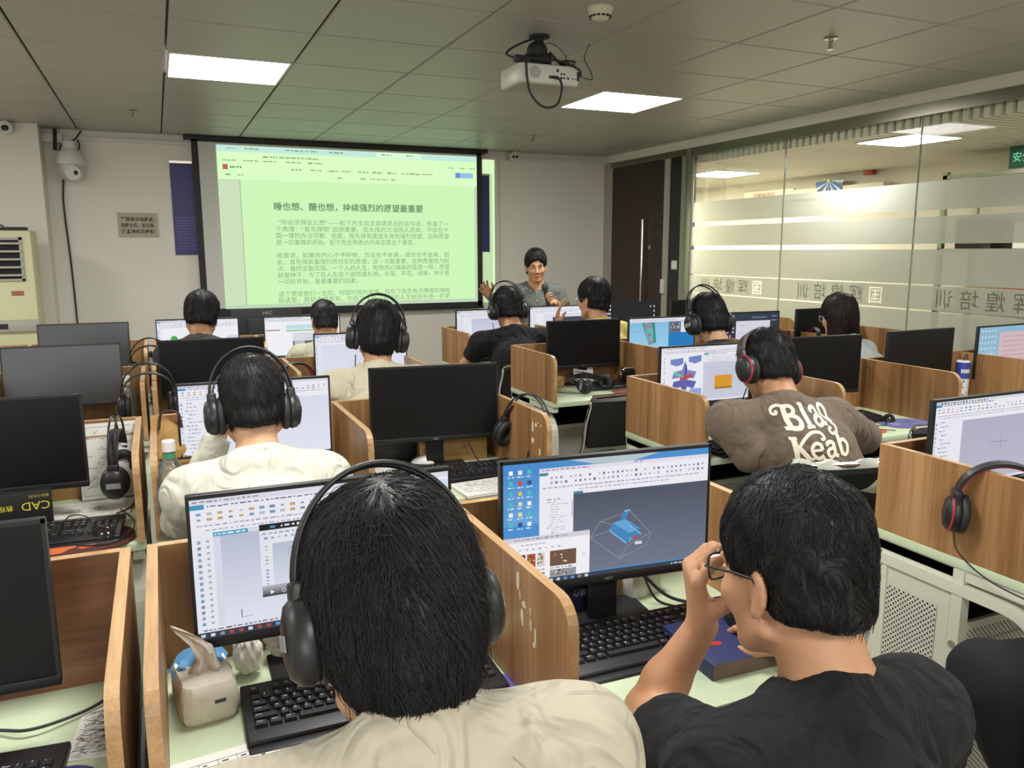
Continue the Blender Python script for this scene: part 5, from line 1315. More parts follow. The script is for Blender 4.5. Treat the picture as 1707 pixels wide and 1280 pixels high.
m = MB(); m.tube(spline([(-.16, -.10, .06), (-.13, -.125, .045), (-.125, -.13, -.02), (-.11, -.14, -.10), (-.05, -.15, -.155), (.02, -.15, -.14), (.05, -.14, -.07), (.045, -.13, -.025), (.02, -.12, -.013)], 8), .0055, 8)
m.tube(spline([(-.16, -.1, .06), (-.05, -.11, .065), (.07, -.11, .06), (.15, -.12, .03), (.16, -.12, .0)], 6), .005, 8); m.tube(spline([(-.15, -.08, .06), (-.17, 0, .10), (-.10, .02, .15), (0, 0, .19)], 6), .005, 8)
m.box((-.17, -.11, .045), (-.10, -.07, .075), bev=.006); m.ball((-.02, -.02, .12), (.05, .045, .045)); m.ball((.03, .01, .09), (.04, .04, .035)); m.build('cable', M_BLACKM, t)
m = MB(); m.tube(spline([(.155, -.09, .01), (.24, -.08, .0), (.27, -.02, .05), (.255, .02, .12), (.29, .03, .193)], 6), .0022, 6); m.tube(spline([(0, 0, .15), (.06, -.02, .16), (.11, -.05, .11), (.12, -.06, .07)], 5), .0018, 6); m.build('thin_wire', M_BLACKM, t)
m = MB(); m.box((.09, -.09, .058), (.15, -.04, .078), bev=.004); m.build('adapter', M_DARKF, t)
t = empty('smoke_detector', (1.775, 3.095, ZT), label='round white smoke detector on the ceiling', cat='smoke detector')
m = MB(); m.lathe([(.055, 0), (.055, -.012), (.05, -.018), (.046, -.03), (.036, -.044), (.02, -.05), (0.0005, -.05)], 30); m.build('housing', mat('detector_cream', hexc('cfc9b0'), .45), t)
m = MB()
for k in range(14):
    a = 2*PI*k/14; m.box((.041, -.006, -.041), (.046, .006, -.033), T=Matrix.Rotation(a, 4, 'Z'))
m.build('slot', M_BLACKM, t)
def sprinkler(x, y, label):
    t = empty('sprinkler', (x, y, ZT), label=label, cat='sprinkler', group='ceiling sprinkler heads')
    m = MB(); m.lathe([(.032, 0), (.034, -.006), (.02, -.009)], 20); m.build('rosette', M_STEEL, t)
    m = MB(); m.lathe([(.010, -.009), (.011, -.022), (.007, -.025)], 14); m.tube([(-.01, 0, -.022), (-.014, 0, -.036), (-.004, 0, -.052)], .0028, 6); m.tube([(.01, 0, -.022), (.014, 0, -.036), (.004, 0, -.052)], .0028, 6); m.build('body', M_STEEL, t)
    m = MB(); m.lathe([(.003, -.024), (.003, -.046)], 8); m.build('bulb', mat('red_bulb', hexc('8a3a30'), .2), t)
    m = MB(); m.lathe([(.016, -.051), (.017, -.054)], 16); m.build('deflector', M_STEEL, t)
sprinkler(3.035, 3.075, 'chrome sprinkler head in the ceiling near the glass wall')
sprinkler(3.135, 6.63, 'small sprinkler head beyond the second lit ceiling panel')
sprinkler(-.08, 6.59, 'small sprinkler head above the wall notice')
# wall cameras
t = empty('dome_camera', (-.59, 7.70, 2.25), label='white dome camera on a bracket at the top of the front wall', cat='security camera')
m = MB(); m.lathe([(.05, .17), (.055, .11), (.06, .105), (.075, .09), (.10, .05), (.112, .0), (.112, -.02), (.104, -.022)], 30); m.build('hood', M_WHITEP, t)
m = MB(); m.lathe([(.098, -.02), (.095, -.06), (.075, -.11), (.04, -.145), (.001, -.155)], 30, cap=False); m.build('yoke', mat('dome_grey', hexc('c4c1b8'), .4), t)
m = MB(); m.lathe([(.001, -.048), (.06, -.045), (.062, .02)], 28, T=Matrix.Translation((.03, -.06, -.09)) @ Matrix.Rotation(-PI/2, 4, 'X') @ Matrix.Rotation(.35, 4, 'Y')); m.build('camera_head', M_WHITEP, t)
m = MB(); m.ball((.045, -.108, -.09), (.022, .012, .022)); m.build('lens', M_BLACK, t)
m = MB(); m.box((-.03, .05, .06), (.03, .13, .15)); m.build('bracket', M_WHITEP, t)
m = MB(); m.tube(spline([(-.10, .06, .27), (-.105, .05, .18), (-.11, .05, .10)], 5), .014, 8); m.tube(spline([(.09, .10, .27), (.03, .08, .19), (-.05, .05, .16), (-.075, .0, .09)], 5), .006, 6); m.tube(spline([(.06, .04, .19), (.075, .02, .14), (.06, .0, .1)], 5), .006, 6); m.build('cable', M_BLACKM, t)
def mini_cam(x, y, label, two=False):
    t = empty('wall_camera', (x, y, 2.475), label=label, cat='security camera')
    m = MB(); m.lathe([(.05, .02), (.05, -.02), (.03, -.025)], 24, T=Matrix.Rotation(PI/2, 4, 'X') @ Matrix.Translation((0, 0, .02))); m.box((-.05, 0, .0), (.05, .06, .03)); m.build('housing', M_WHITEP, t)
    m = MB()
    for dx in ((-.018, .018) if two else (0,)): m.ball((dx, -.045, -.005), (.014 if two else .026, .006, .014 if two else .022))
    m.build('lens', M_BLACK, t)
mini_cam(-1.0, 7.49, 'small white camera at the top left corner above the air conditioner'); mini_cam(3.45, 7.76, 'small white camera with twin lenses at the top of the front wall', True)
cable('wall_cable', [(-.665, 7.80, 2.12), (-.68, 7.815, 1.9), (-.665, 7.82, 1.4), (-.66, 7.82, .85), (-.66, 7.82, .1)], .007, 'black cable running down the front wall from the dome camera')
cable('conduit_cable', [(3.27, 7.80, 2.45), (3.37, 7.79, 2.44), (3.40, 7.80, 2.46)], .004, 'thin wire from the wall conduit to the twin lens camera', M_WHITEP)
t = empty('junction_box', (-.72, 7.80, 2.46), label='white cable box beside the dome camera', cat='cable box')
m = MB(); m.box((-.12, -.03, -.045), (.08, .02, .03), bev=.005); m.build('casing', M_WHITEP, t)

# ---------------------------------------------------------------- standing air conditioner
M_AC = mat('cream_appliance', hexc('c9c79f'), .4); M_ACG = mat('ac_grey', hexc('a3a094'), .4)
t = empty('air_conditioner', (-1.10, 7.12, 0), label='tall cream floor standing air conditioner against the left end of the front wall', cat='air conditioner')
m = MB(); m.box((-.28, -.17, 0), (.26, .18, 1.68), bev=.015); m.build('cabinet', M_AC, t)
m = MB(); m.box((-.24, -.176, 1.32), (.19, -.165, 1.62)); m.build('outlet', M_VOID, t)
m = MB()
for k in range(5): m.box((-.24, -.20, 1.345+k*.058), (.19, -.17, 1.36+k*.058), T=None)
m.box((.18, -.185, 1.31), (.20, -.165, 1.63)); m.box((-.25, -.185, 1.61), (.2, -.165, 1.63)); m.box((-.25, -.185, 1.31), (.2, -.165, 1.325)); m.build('louvre', M_ACG, t)
m = MB(); m.box((-.27, -.20, .93), (.265, -.16, 1.02), bev=.01, T=Matrix.Translation((0, 0, 0))); o = m.build('control_panel', M_ACG, t)
m = MB(); m.box((-.10, -.202, .955), (.06, -.199, .995)); m.build('display_window', M_BLACK, o)
m = MB(); m.box((.10, -.1715, 1.20), (.18, -.17, 1.235)); m.build('sticker', mat('brown_sticker', hexc('9a6248'), .6, noise=.4, nscale=120), t)
m = MB(); m.box((-.25, -.172, .05), (.23, -.165, .85)); m.build('grille', M_AC, t)
t = empty('black_adapter', (-1.12, 7.05, 1.68), label='black power strip with tangled wires on top of the air conditioner', cat='power strip')
m = MB(); m.box((-.15, -.05, .0), (.25, .05, .025), bev=.004); m.build('casing', M_BLACKM, t)
m = MB(); m.tube(spline([(-.15, 0, .03), (-.10, -.02, .09), (-.05, 0, .04), (0, .02, .07), (.06, -.01, .05), (.1, .01, .03)], 5), .005, 6); m.build('cable', M_BLACKM, t)

# ---------------------------------------------------------------- teacher's table with a monitor seen from behind
t = empty('teacher_desk', (.9, 6.35, 0), label='low dark table with a screen in front of the projection screen', cat='desk')
m = MB(); m.box((-.75, -.3, .70), (.75, .3, .73), bev=.004); m.build('tabletop', M_DARKF, t)
for sx in (-.7, .7):
    for sy in (-.25, .25): m = MB(); m.box((sx-.02, sy-.02, 0), (sx+.02, sy+.02, .70)); m.build('leg', M_DARKF, t)
m = MB(); m.box((-.7, -.28, .25), (.7, -.265, .70)); m.build('modesty_panel', M_DARKF, t)
t = empty('monitor', (.745, 6.3, .73), (0, 0, 0), 'black monitor turned away from the camera below the projection screen', 'monitor')
m = MB(); m.box((-.26, 0, .05), (.26, .03, .365), bev=.006); m.box((-.15, -.03, .1), (.15, .01, .3), bev=.012); m.build('housing', M_BLACKM, t)
m = MB(); m.box((-.035, -.02, .0), (.035, .0, .12)); m.build('stand_neck', M_BLACKM, t)
m = MB(); m.box((-.12, -.09, 0), (.12, .09, .008), bev=.003); m.build('stand_base', M_BLACKM, t)
m = MB(); put_text(m, 'HKC', -.03, .318, .036, Matrix.Translation((.0, -.0015, 0)) @ XZ, align='LEFT'); m.build('badge', mat('badge_silver'), t)
# ---------------------------------------------------------------- people: one smooth skin grown over a posed skeleton
def V3(*a): return np.array(a, float)
class Field:
    """signed distance on a grid, grown primitive by primitive with smooth joins"""
    def __init__(s, lo, hi, h):
        s.lo = np.array(lo, float); s.h = h
        s.n = [int(math.ceil((b-a)/h))+1 for a, b in zip(lo, hi)]
        s.ax = [s.lo[k]+h*np.arange(s.n[k]) for k in range(3)]
        s.f = np.full(s.n, .2)
    def sl(s, lo, hi, pad):
        r = []
        for k in range(3):
            a = int(max(0, math.floor((lo[k]-pad-s.lo[k])/s.h))); b = int(min(s.n[k], math.ceil((hi[k]+pad-s.lo[k])/s.h)+1))
            if b <= a: return None
            r.append(slice(a, b))
        return tuple(r)
    def grid(s, q): return s.ax[0][q[0]][:, None, None], s.ax[1][q[1]][None, :, None], s.ax[2][q[2]][None, None, :]
    def apply(s, q, d, k, op):
        f = s.f[q]
        if op == 'u':
            if k > 0:
                t = np.clip(.5+.5*(f-d)/k, 0, 1); s.f[q] = f*(1-t)+d*t-k*t*(1-t)
            else: s.f[q] = np.minimum(f, d)
        elif op == 's':
            if k > 0:
                t = np.clip(.5-.5*(f+d)/k, 0, 1); s.f[q] = f*(1-t)-d*t+k*t*(1-t)
            else: s.f[q] = np.maximum(f, -d)
    def cone(s, a, b, ra, rb, k=.02, op='u', cut=None):
        a = np.array(a, float); b = np.array(b, float); r = max(ra, rb)
        q = s.sl(np.minimum(a, b)-r, np.maximum(a, b)+r, .03+k)
        if q is None: return s
        x, y, z = s.grid(q); d = b-a; L = max(1e-9, d @ d)
        t = np.clip(((x-a[0])*d[0]+(y-a[1])*d[1]+(z-a[2])*d[2])/L, 0, 1)
        dist = np.sqrt((x-a[0]-t*d[0])**2+(y-a[1]-t*d[1])**2+(z-a[2]-t*d[2])**2)-(ra+(rb-ra)*t)
        if cut is not None:
            u = d/math.sqrt(L); e = b+u*cut
            dist = np.maximum(dist, (x-e[0])*u[0]+(y-e[1])*u[1]+(z-e[2])*u[2])
        s.apply(q, dist, k, op); return s
    def ell(s, c, r, M=None, k=.02, op='u'):
        c = np.array(c, float); r = np.array(r, float); R_ = r.max()
        q = s.sl(c-R_, c+R_, .03+k)
        if q is None: return s
        x, y, z = s.grid(q); X, Y, Z = x-c[0], y-c[1], z-c[2]
        if M is not None:
            X, Y, Z = (M[0, 0]*X+M[1, 0]*Y+M[2, 0]*Z, M[0, 1]*X+M[1, 1]*Y+M[2, 1]*Z, M[0, 2]*X+M[1, 2]*Y+M[2, 2]*Z)
        k0 = np.sqrt((X/r[0])**2+(Y/r[1])**2+(Z/r[2])**2); k1 = np.sqrt((X/r[0]**2)**2+(Y/r[1]**2)**2+(Z/r[2]**2)**2)
        s.apply(q, np.where(k1 > 1e-6, k0*(k0-1)/np.maximum(k1, 1e-6), -r.min()), k, op); return s
    def plane_cut(s, p, n):
        x, y, z = s.ax[0][:, None, None], s.ax[1][None, :, None], s.ax[2][None, None, :]
        s.f = np.maximum(s.f, (x-p[0])*n[0]+(y-p[1])*n[1]+(z-p[2])*n[2]); return s
    def wrinkle(s, amp, freq, seed, zlo=None):
        r = np.random.default_rng(seed); x, y, z = s.ax[0][:, None, None], s.ax[1][None, :, None], s.ax[2][None, None, :]
        w_ = 0
        for i in range(5):
            d = r.normal(size=3); d /= np.linalg.norm(d); e = r.normal(size=3)
            w_ = w_+np.sin((x*d[0]+y*d[1]+z*d[2])*freq*(1+.5*i)+1.2*np.sin((x*e[0]+y*e[1]+z*e[2])*freq*.35)+r.uniform(0, 6))/(1+.4*i)
        s.f = s.f+amp*w_*.4; return s
    def mesh(s):
        f = s.f; nx, ny, nz = f.shape; ins = f < 0
        c = [ins[a:nx-1+a, b:ny-1+b, d:nz-1+d] for a in (0, 1) for b in (0, 1) for d in (0, 1)]
        cnt = sum(k.astype(np.int8) for k in c); act = (cnt > 0) & (cnt < 8)
        idx = np.argwhere(act); ids = np.full(act.shape, -1, np.int64); ids[act] = np.arange(len(idx))
        acc = np.zeros((len(idx), 3)); num = np.zeros(len(idx))
        I, J, K = idx.T
        cor = [(a, b, d) for a in (0, 1) for b in (0, 1) for d in (0, 1)]
        vals = {k: f[I+k[0], J+k[1], K+k[2]] for k in cor}
        for i in range(8):
            for j in range(i+1, 8):
                a, b = cor[i], cor[j]
                if sum(abs(p-q) for p, q in zip(a, b)) != 1: continue
                va, vb = vals[a], vals[b]; m = (va < 0) != (vb < 0)
                t = np.where(m, va/np.where(m, va-vb, 1), 0)
                for ax in range(3): acc[:, ax] += np.where(m, a[ax]+t*(b[ax]-a[ax]), 0)
                num += m
        pos = s.lo+(idx+acc/num[:, None])*s.h
        faces = []
        for ax in range(3):
            sl0 = [slice(None)]*3; sl1 = [slice(None)]*3; sl0[ax] = slice(0, -1); sl1[ax] = slice(1, None)
            A, B = ins[tuple(sl0)], ins[tuple(sl1)]; e = A != B
            o1, o2 = [(1, 2), (2, 0), (0, 1)][ax]
            inner = [slice(None)]*3; inner[o1] = slice(1, e.shape[o1]-1); inner[o2] = slice(1, e.shape[o2]-1)
            ee = np.argwhere(e[tuple(inner)]); ee[:, o1] += 1; ee[:, o2] += 1
            if not len(ee): continue
            flip = A[tuple(ee.T)]
            def vid(d1, d2):
                q = ee.copy(); q[:, o1] -= d1; q[:, o2] -= d2; return ids[tuple(q.T)]
            q0, q1, q2, q3 = vid(1, 1), vid(0, 1), vid(0, 0), vid(1, 0)
            Q = np.stack([q0, q1, q2, q3], 1); Q[~flip] = Q[~flip][:, ::-1]
            faces.append(Q[(Q >= 0).all(1)])
        return pos, np.concatenate(faces)
def np_mesh(name, pos, faces, mats, mi=None):
    me = bpy.data.meshes.new(name); n = len(faces); k = faces.shape[1]
    me.vertices.add(len(pos)); me.vertices.foreach_set('co', np.ascontiguousarray(pos, np.float32).ravel())
    me.loops.add(n*k); me.loops.foreach_set('vertex_index', np.ascontiguousarray(faces, np.int32).ravel())
    me.polygons.add(n); me.polygons.foreach_set('loop_start', np.arange(0, n*k, k, dtype=np.int32)); me.polygons.foreach_set('loop_total', np.full(n, k, np.int32))
    for m_ in (mats if isinstance(mats, (list, tuple)) else [mats]): me.materials.append(m_)
    if mi is not None: me.polygons.foreach_set('material_index', np.asarray(mi, np.int32))
    me.polygons.foreach_set('use_smooth', np.ones(n, bool))
    me.update(calc_edges=True); me.validate()
    return me
def smooth_np(pos, faces, it=2, lam=.5):
    n = len(pos); a = np.concatenate([faces[:, i] for i in range(4)]+[faces[:, (i+1) % 4] for i in range(4)]); b = np.concatenate([faces[:, (i+1) % 4] for i in range(4)]+[faces[:, i] for i in range(4)])
    deg = np.bincount(a, minlength=n)[:, None]
    for _ in range(it):
        s_ = np.stack([np.bincount(a, weights=pos[b, k], minlength=n) for k in range(3)], 1)
        pos = pos+lam*(s_/np.maximum(deg, 1)-pos)
    return pos

SKINS = {'light': hexc('c99e7d'), 'mid': hexc('b98a68'), 'tan': hexc('a87a58')}
def skin_mat(k): return mat('skin_'+k, SKINS[k], .5, noise=.07, nscale=25, bump=.12, bscale=220, sss=.12)
def hair_mat(name, c):
    m = mat(name, c, .5, spec=.4); return m
M_HAIR = hair_mat('black_hair', (.010, .009, .009)); M_HAIRB = hair_mat('dark_brown_hair', (.020, .010, .009))
M_EYE = mat('eye_white', hexc('d8d4cc'), .2); M_IRIS = mat('iris', (.015, .01, .008), .15); M_LIP = mat('lip', hexc('a06a58'), .5)

def head_frame(yaw, pitch, roll):
    return np.array((Matrix.Rotation(yaw, 3, 'Z') @ Matrix.Rotation(-pitch, 3, 'X') @ Matrix.Rotation(roll, 3, 'Y')))
def hand_points(wr, d, n, side, curl, spread=.12, thumb=.6, s=1.0):
    """wrist, pointing direction, palm normal (towards which fingers curl); returns palm ends and finger chains"""
    d = V3(*d); d /= np.linalg.norm(d); n = V3(*n); n -= d*(n @ d); n /= np.linalg.norm(n); w_ = np.cross(d, n)*side
    out = []
    lens = [(.042, .025, .020), (.046, .029, .021), (.043, .027, .020), (.034, .020, .018)]
    for i in range(4):
        off = (1.5-i)*.0195*s
        base = wr+d*(.088-.004*abs(i-1.2))*s+w_*off
        a = curl if not hasattr(curl, '__len__') else curl[i]
        dd = d*math.cos(a*.55)+n*math.sin(a*.55)+w_*spread*(1.5-i)*.5; dd /= np.linalg.norm(dd); ch = [base]
        ang = a*.55
        for j in range(3):
            ch.append(ch[-1]+dd*lens[i][j]*s); ang += a*(.75 if j == 0 else .5); dd = d*math.cos(ang)+n*math.sin(ang)
        out.append(ch)
    tb = wr+d*.025*s+w_*.026*s+n*.006*s
    td = d*.55+w_*.75*(1-thumb*.55)+n*.55*thumb; td /= np.linalg.norm(td); td2 = d*.85+w_*.15+n*.5*thumb; td2 /= np.linalg.norm(td2)
    th = [tb, tb+td*.040*s, tb+td*.040*s+td2*.031*s, tb+td*.040*s+td2*.031*s+(td2*.9+n*.15)*.024*s]
    return d, n, w_, out, th
def add_hand(F, wr, d, n, side, curl, spread=.12, thumb=.6, s=1.0):
    d, n, w_, fs, th = hand_points(np.array(wr, float), d, n, side, curl, spread, thumb, s)
    for i in range(4):
        F.cone(wr+d*.012*s+w_*(1.5-i)*.010*s, fs[i][0], .0145*s, .0105*s, .012)
    for ch in fs:
        for j, (a, b) in enumerate(((.0092, .0085), (.0085, .0078), (.0078, .0066))): F.cone(ch[j], ch[j+1], a*s, b*s, .003)
    F.cone(wr+d*.015*s, th[1], .016*s, .0115*s, .010); F.cone(th[1], th[2], .0112*s, .0098*s, .003); F.cone(th[2], th[3], .0098*s, .0078*s, .003)

def add_head(F, H, M, s=1.0, fem=False):
    P = lambda x, y, z: H+M @ (V3(x, y, z)*s)
    r = lambda *a: tuple(k*s for k in a)
    F.ell(P(0, -.008, .045), r(.074, .094, .082), M, .0); F.ell(P(0, .022, -.005), r(.066, .070, .085), M, .02)
    jw = .86 if fem else 1.0
    F.ell(P(0, .040, -.055), r(.050*jw, .048, .052), M, .025); F.ell(P(0, .072, -.092), r(.020, .018, .016), M, .02)
    for q in (-1, 1):
        F.ell(P(q*.036, .062, -.022), r(.026, .026, .022), M, .02); F.cone(P(q*.062*jw, -.005, -.060), P(q*.022*jw, .066, -.090), .014*s, .014*s, .02)
        F.ell(P(q*.030, .092, .010), r(.017, .012, .011), M, .012, 's')
        F.ell(P(q*.030, .078, .010), r(.0125, .0125, .0115), M, .004)
        F.cone(P(q*.014, .090, .026), P(q*.048, .076, .026), .007*s, .006*s, .012)
    F.cone(P(0, .090, .014), P(0, .108, -.026), .0075*s, .0105*s, .012); F.ell(P(.011, .098, -.030), r(.009, .010, .008), M, .006); F.ell(P(-.011, .098, -.030), r(.009, .010, .008), M, .006)
    F.ell(P(0, .0855, -.056), r(.024, .012, .0055), M, .007); F.ell(P(0, .0835, -.066), r(.020, .012, .006), M, .007); F.cone(P(-.02, .101, -.061), P(.02, .101, -.061), .0022*s, .0022*s, .004, 's')
    for q in (-1, 1):
        E = M @ np.array(Matrix.Rotation(q*.38, 3, 'Z') @ Matrix.Rotation(.18, 3, 'X'))
        F.ell(P(q*.076, -.012, -.008), r(.0085, .019, .032), E, .008); F.ell(P(q*.0865, -.008, -.004), r(.006, .011, .020), E, .004, 's'); F.ell(P(q*.078, -.004, -.036), r(.006, .009, .010), E, .006)
    return P

HAIR_STYLES = {}
def hair_cap(H, M, s, style, h, seed):
    """close-fitting mass of hair with hairline, sides and nape as cut"""
    P = lambda x, y, z: H+M @ (V3(x, y, z)*s)
    r = lambda *a: tuple(k*s for k in a)
    F = Field(H-.26*s-V3(0, 0, style.get('long', 0)), H+.24*s, h)
    t = style.get('t', .014); b = style.get('back', .014)
    F.ell(P(0, -.010, .048+t*.3), r(.074+t*.8, .094+t, .082+t), M, 0); F.ell(P(0, -.030, .0), r(.070+t*.7, .070+b, .085), M, .02)
    F.ell(P(0, -.052, -.045), r(.056+t*.3, .042+b, .045+style.get('nape', 0)), M, .02)
    if style.get('fringe'):
        F.ell(P(0, .070, .070), r(.062, .036, .036), M, .02)
    if style.get('long'):
        L = style['long']
        for x in (-.062, -.032, 0, .032, .062):
            F.cone(P(x, -.05-.02*(1-abs(x)/.062), .02), P(x*1.25, -.055-.025*(1-abs(x)/.062), -.08)-V3(0, 0, L), .038*s, .030*s, .02)
        for q in (-1, 1): F.cone(P(q*.07, -.01, .02), P(q*.082, -.012, -.08)-V3(0, 0, L*.8), .025*s, .02*s, .02)
    # face opening, ears and nape trimmed out
    fl = style.get('front', .060)
    F.ell(P(0, .125, -.03+fl-.06), r(.082, .080, .094), M, .008, 's')
    if not style.get('cover_ears'):
        for q in (-1, 1):
            F.ell(P(q*.088, .020, -.035), r(.035, .045, .050), M, .008, 's'); F.ell(P(q*.088, -.012, -.02), r(.024, .026, .040), M, .006, 's')
        F.ell(P(0, .05, -.085), r(.11, .09, .06), M, .01, 's')
    else:
        F.ell(P(0, .09, -.085), r(.075, .075, .08), M, .01, 's')
    if not style.get('long'):
        nz = -.062-style.get('nape', 0)
        n = M @ V3(0, .25, -1.0); n /= np.linalg.norm(n); F.plane_cut(P(0, -.07, nz), n)
    F.wrinkle(.003*s, 90/s, seed)
    p, f = F.mesh(); p = smooth_np(p, f, 2, .4); return p, f
def strands(cap, H, M, s, style, count, length, rad, seed, whorl=(.01, -.045), npt=7, lift=.10, droop=.5, messy=.35, top=0.0):
    """locks combed away from the crown whorl: each step slides over the mass of hair, the tips hang free below its edge"""
    r = np.random.default_rng(seed); cp, cf = cap
    bv = BVHTree.FromPolygons([Vector(p) for p in cp.tolist()], [tuple(f) for f in cf.tolist()])
    L0 = (cp-H) @ M/s
    zmin = L0[:, 2].min()
    inner = (np.abs(L0[:, 0]) < .05) & (L0[:, 1] > .02) & (L0[:, 2] < .02)
    ctr = V3(0, -.012, .03); outw = ((L0-ctr)**2).sum(1)
    keep = np.where((L0[:, 2] > zmin+.004) & ~inner & (L0[:, 2] > top-9*(top == 0)))[0]
    pick = r.choice(keep, count); p = cp[pick]+r.normal(size=(count, 3))*.002
    wl = V3(whorl[0], whorl[1], .2); loc = bv.ray_cast(Vector(H+M @ (wl*s)), Vector(M @ V3(0, 0, -1)))[0]
    wh = np.array(loc) if loc is not None else H+M @ V3(0, -.04, .13)*s
    L = length*s*r.uniform(.55, 1.2, count)
    ncl = max(30, count//28); cl = cp[r.choice(keep, ncl)]; cd = r.normal(size=(ncl, 3))
    ci = np.argmin(((p[:, None, :]-cl[None])**2).sum(2), 1)
    grav = V3(0, 0, -1.0); zcut = H[2]+(M @ V3(0, -.06, zmin+.004))[2]*s
    pts = [p.copy()]
    nrm = np.zeros_like(p); hgt = np.zeros(count)
    for i in range(count):
        q = bv.find_nearest(Vector(p[i])); nrm[i] = q[1]
    for k in range(npt-1):
        v = p-wh; v /= np.maximum(np.linalg.norm(v, axis=1)[:, None], .012)
        t = v+np.cross(nrm, v)*.25+grav*droop*(.6+k/npt)+cd[ci]*messy*.8+r.normal(size=p.shape)*messy*.30
        t -= nrm*((t*nrm).sum(1)[:, None]); fr_ = p[:, 2] < zcut; t[fr_] = t[fr_]*.35+grav*.9; t /= np.maximum(np.linalg.norm(t, axis=1)[:, None], 1e-6)
        p = p+t*(L/npt)[:, None]*np.where(p[:, 2] < zcut-.012, .25, 1.0)[:, None]
        h_ = (.0012+lift*L*(k+1)/npt*.5*(.5+.5*r.random(count)))
        for i in range(count):
            if p[i, 2] < zcut: continue
            q = bv.find_nearest(Vector(p[i])); p[i] = np.array(q[0])+np.array(q[1])*h_[i]; nrm[i] = q[1]
        pts.append(p.copy())
    return ribbons(np.stack(pts, 1), rad*s, seed)
def ribbons(W, rad, seed, taper=True):
    """three sided tapering hairs along polylines W[n,k,3]"""
    n, k, _ = W.shape; r = np.random.default_rng(seed)
    tg = np.gradient(W, axis=1); tg /= np.maximum(np.linalg.norm(tg, axis=2)[..., None], 1e-9)
    a = np.cross(tg, np.broadcast_to(r.normal(size=(n, 1, 3)), tg.shape)); a /= np.maximum(np.linalg.norm(a, axis=2)[..., None], 1e-9); b = np.cross(tg, a)
    R_ = rad*r.uniform(.7, 1.3, (n, 1, 1))*(np.linspace(1, .25, k)[None, :, None] if taper else 1)
    V = np.stack([W+(a*math.cos(q)+b*math.sin(q))*R_ for q in (0, 2*PI/3, 4*PI/3)], 2)      # n,k,3,3
    idx = np.arange(n*k*3).reshape(n, k, 3); F_ = []
    for q in range(3): F_.append(np.stack([idx[:, :-1, q], idx[:, :-1, (q+1) % 3], idx[:, 1:, (q+1) % 3], idx[:, 1:, q]], -1).reshape(-1, 4))
    return V.reshape(-1, 3), np.concatenate(F_)
def joinpf(L):
    P, Q, o = [], [], 0
    for p, f in L: P.append(p); Q.append(f+o); o += len(p)
    return np.concatenate(P), np.concatenate(Q)

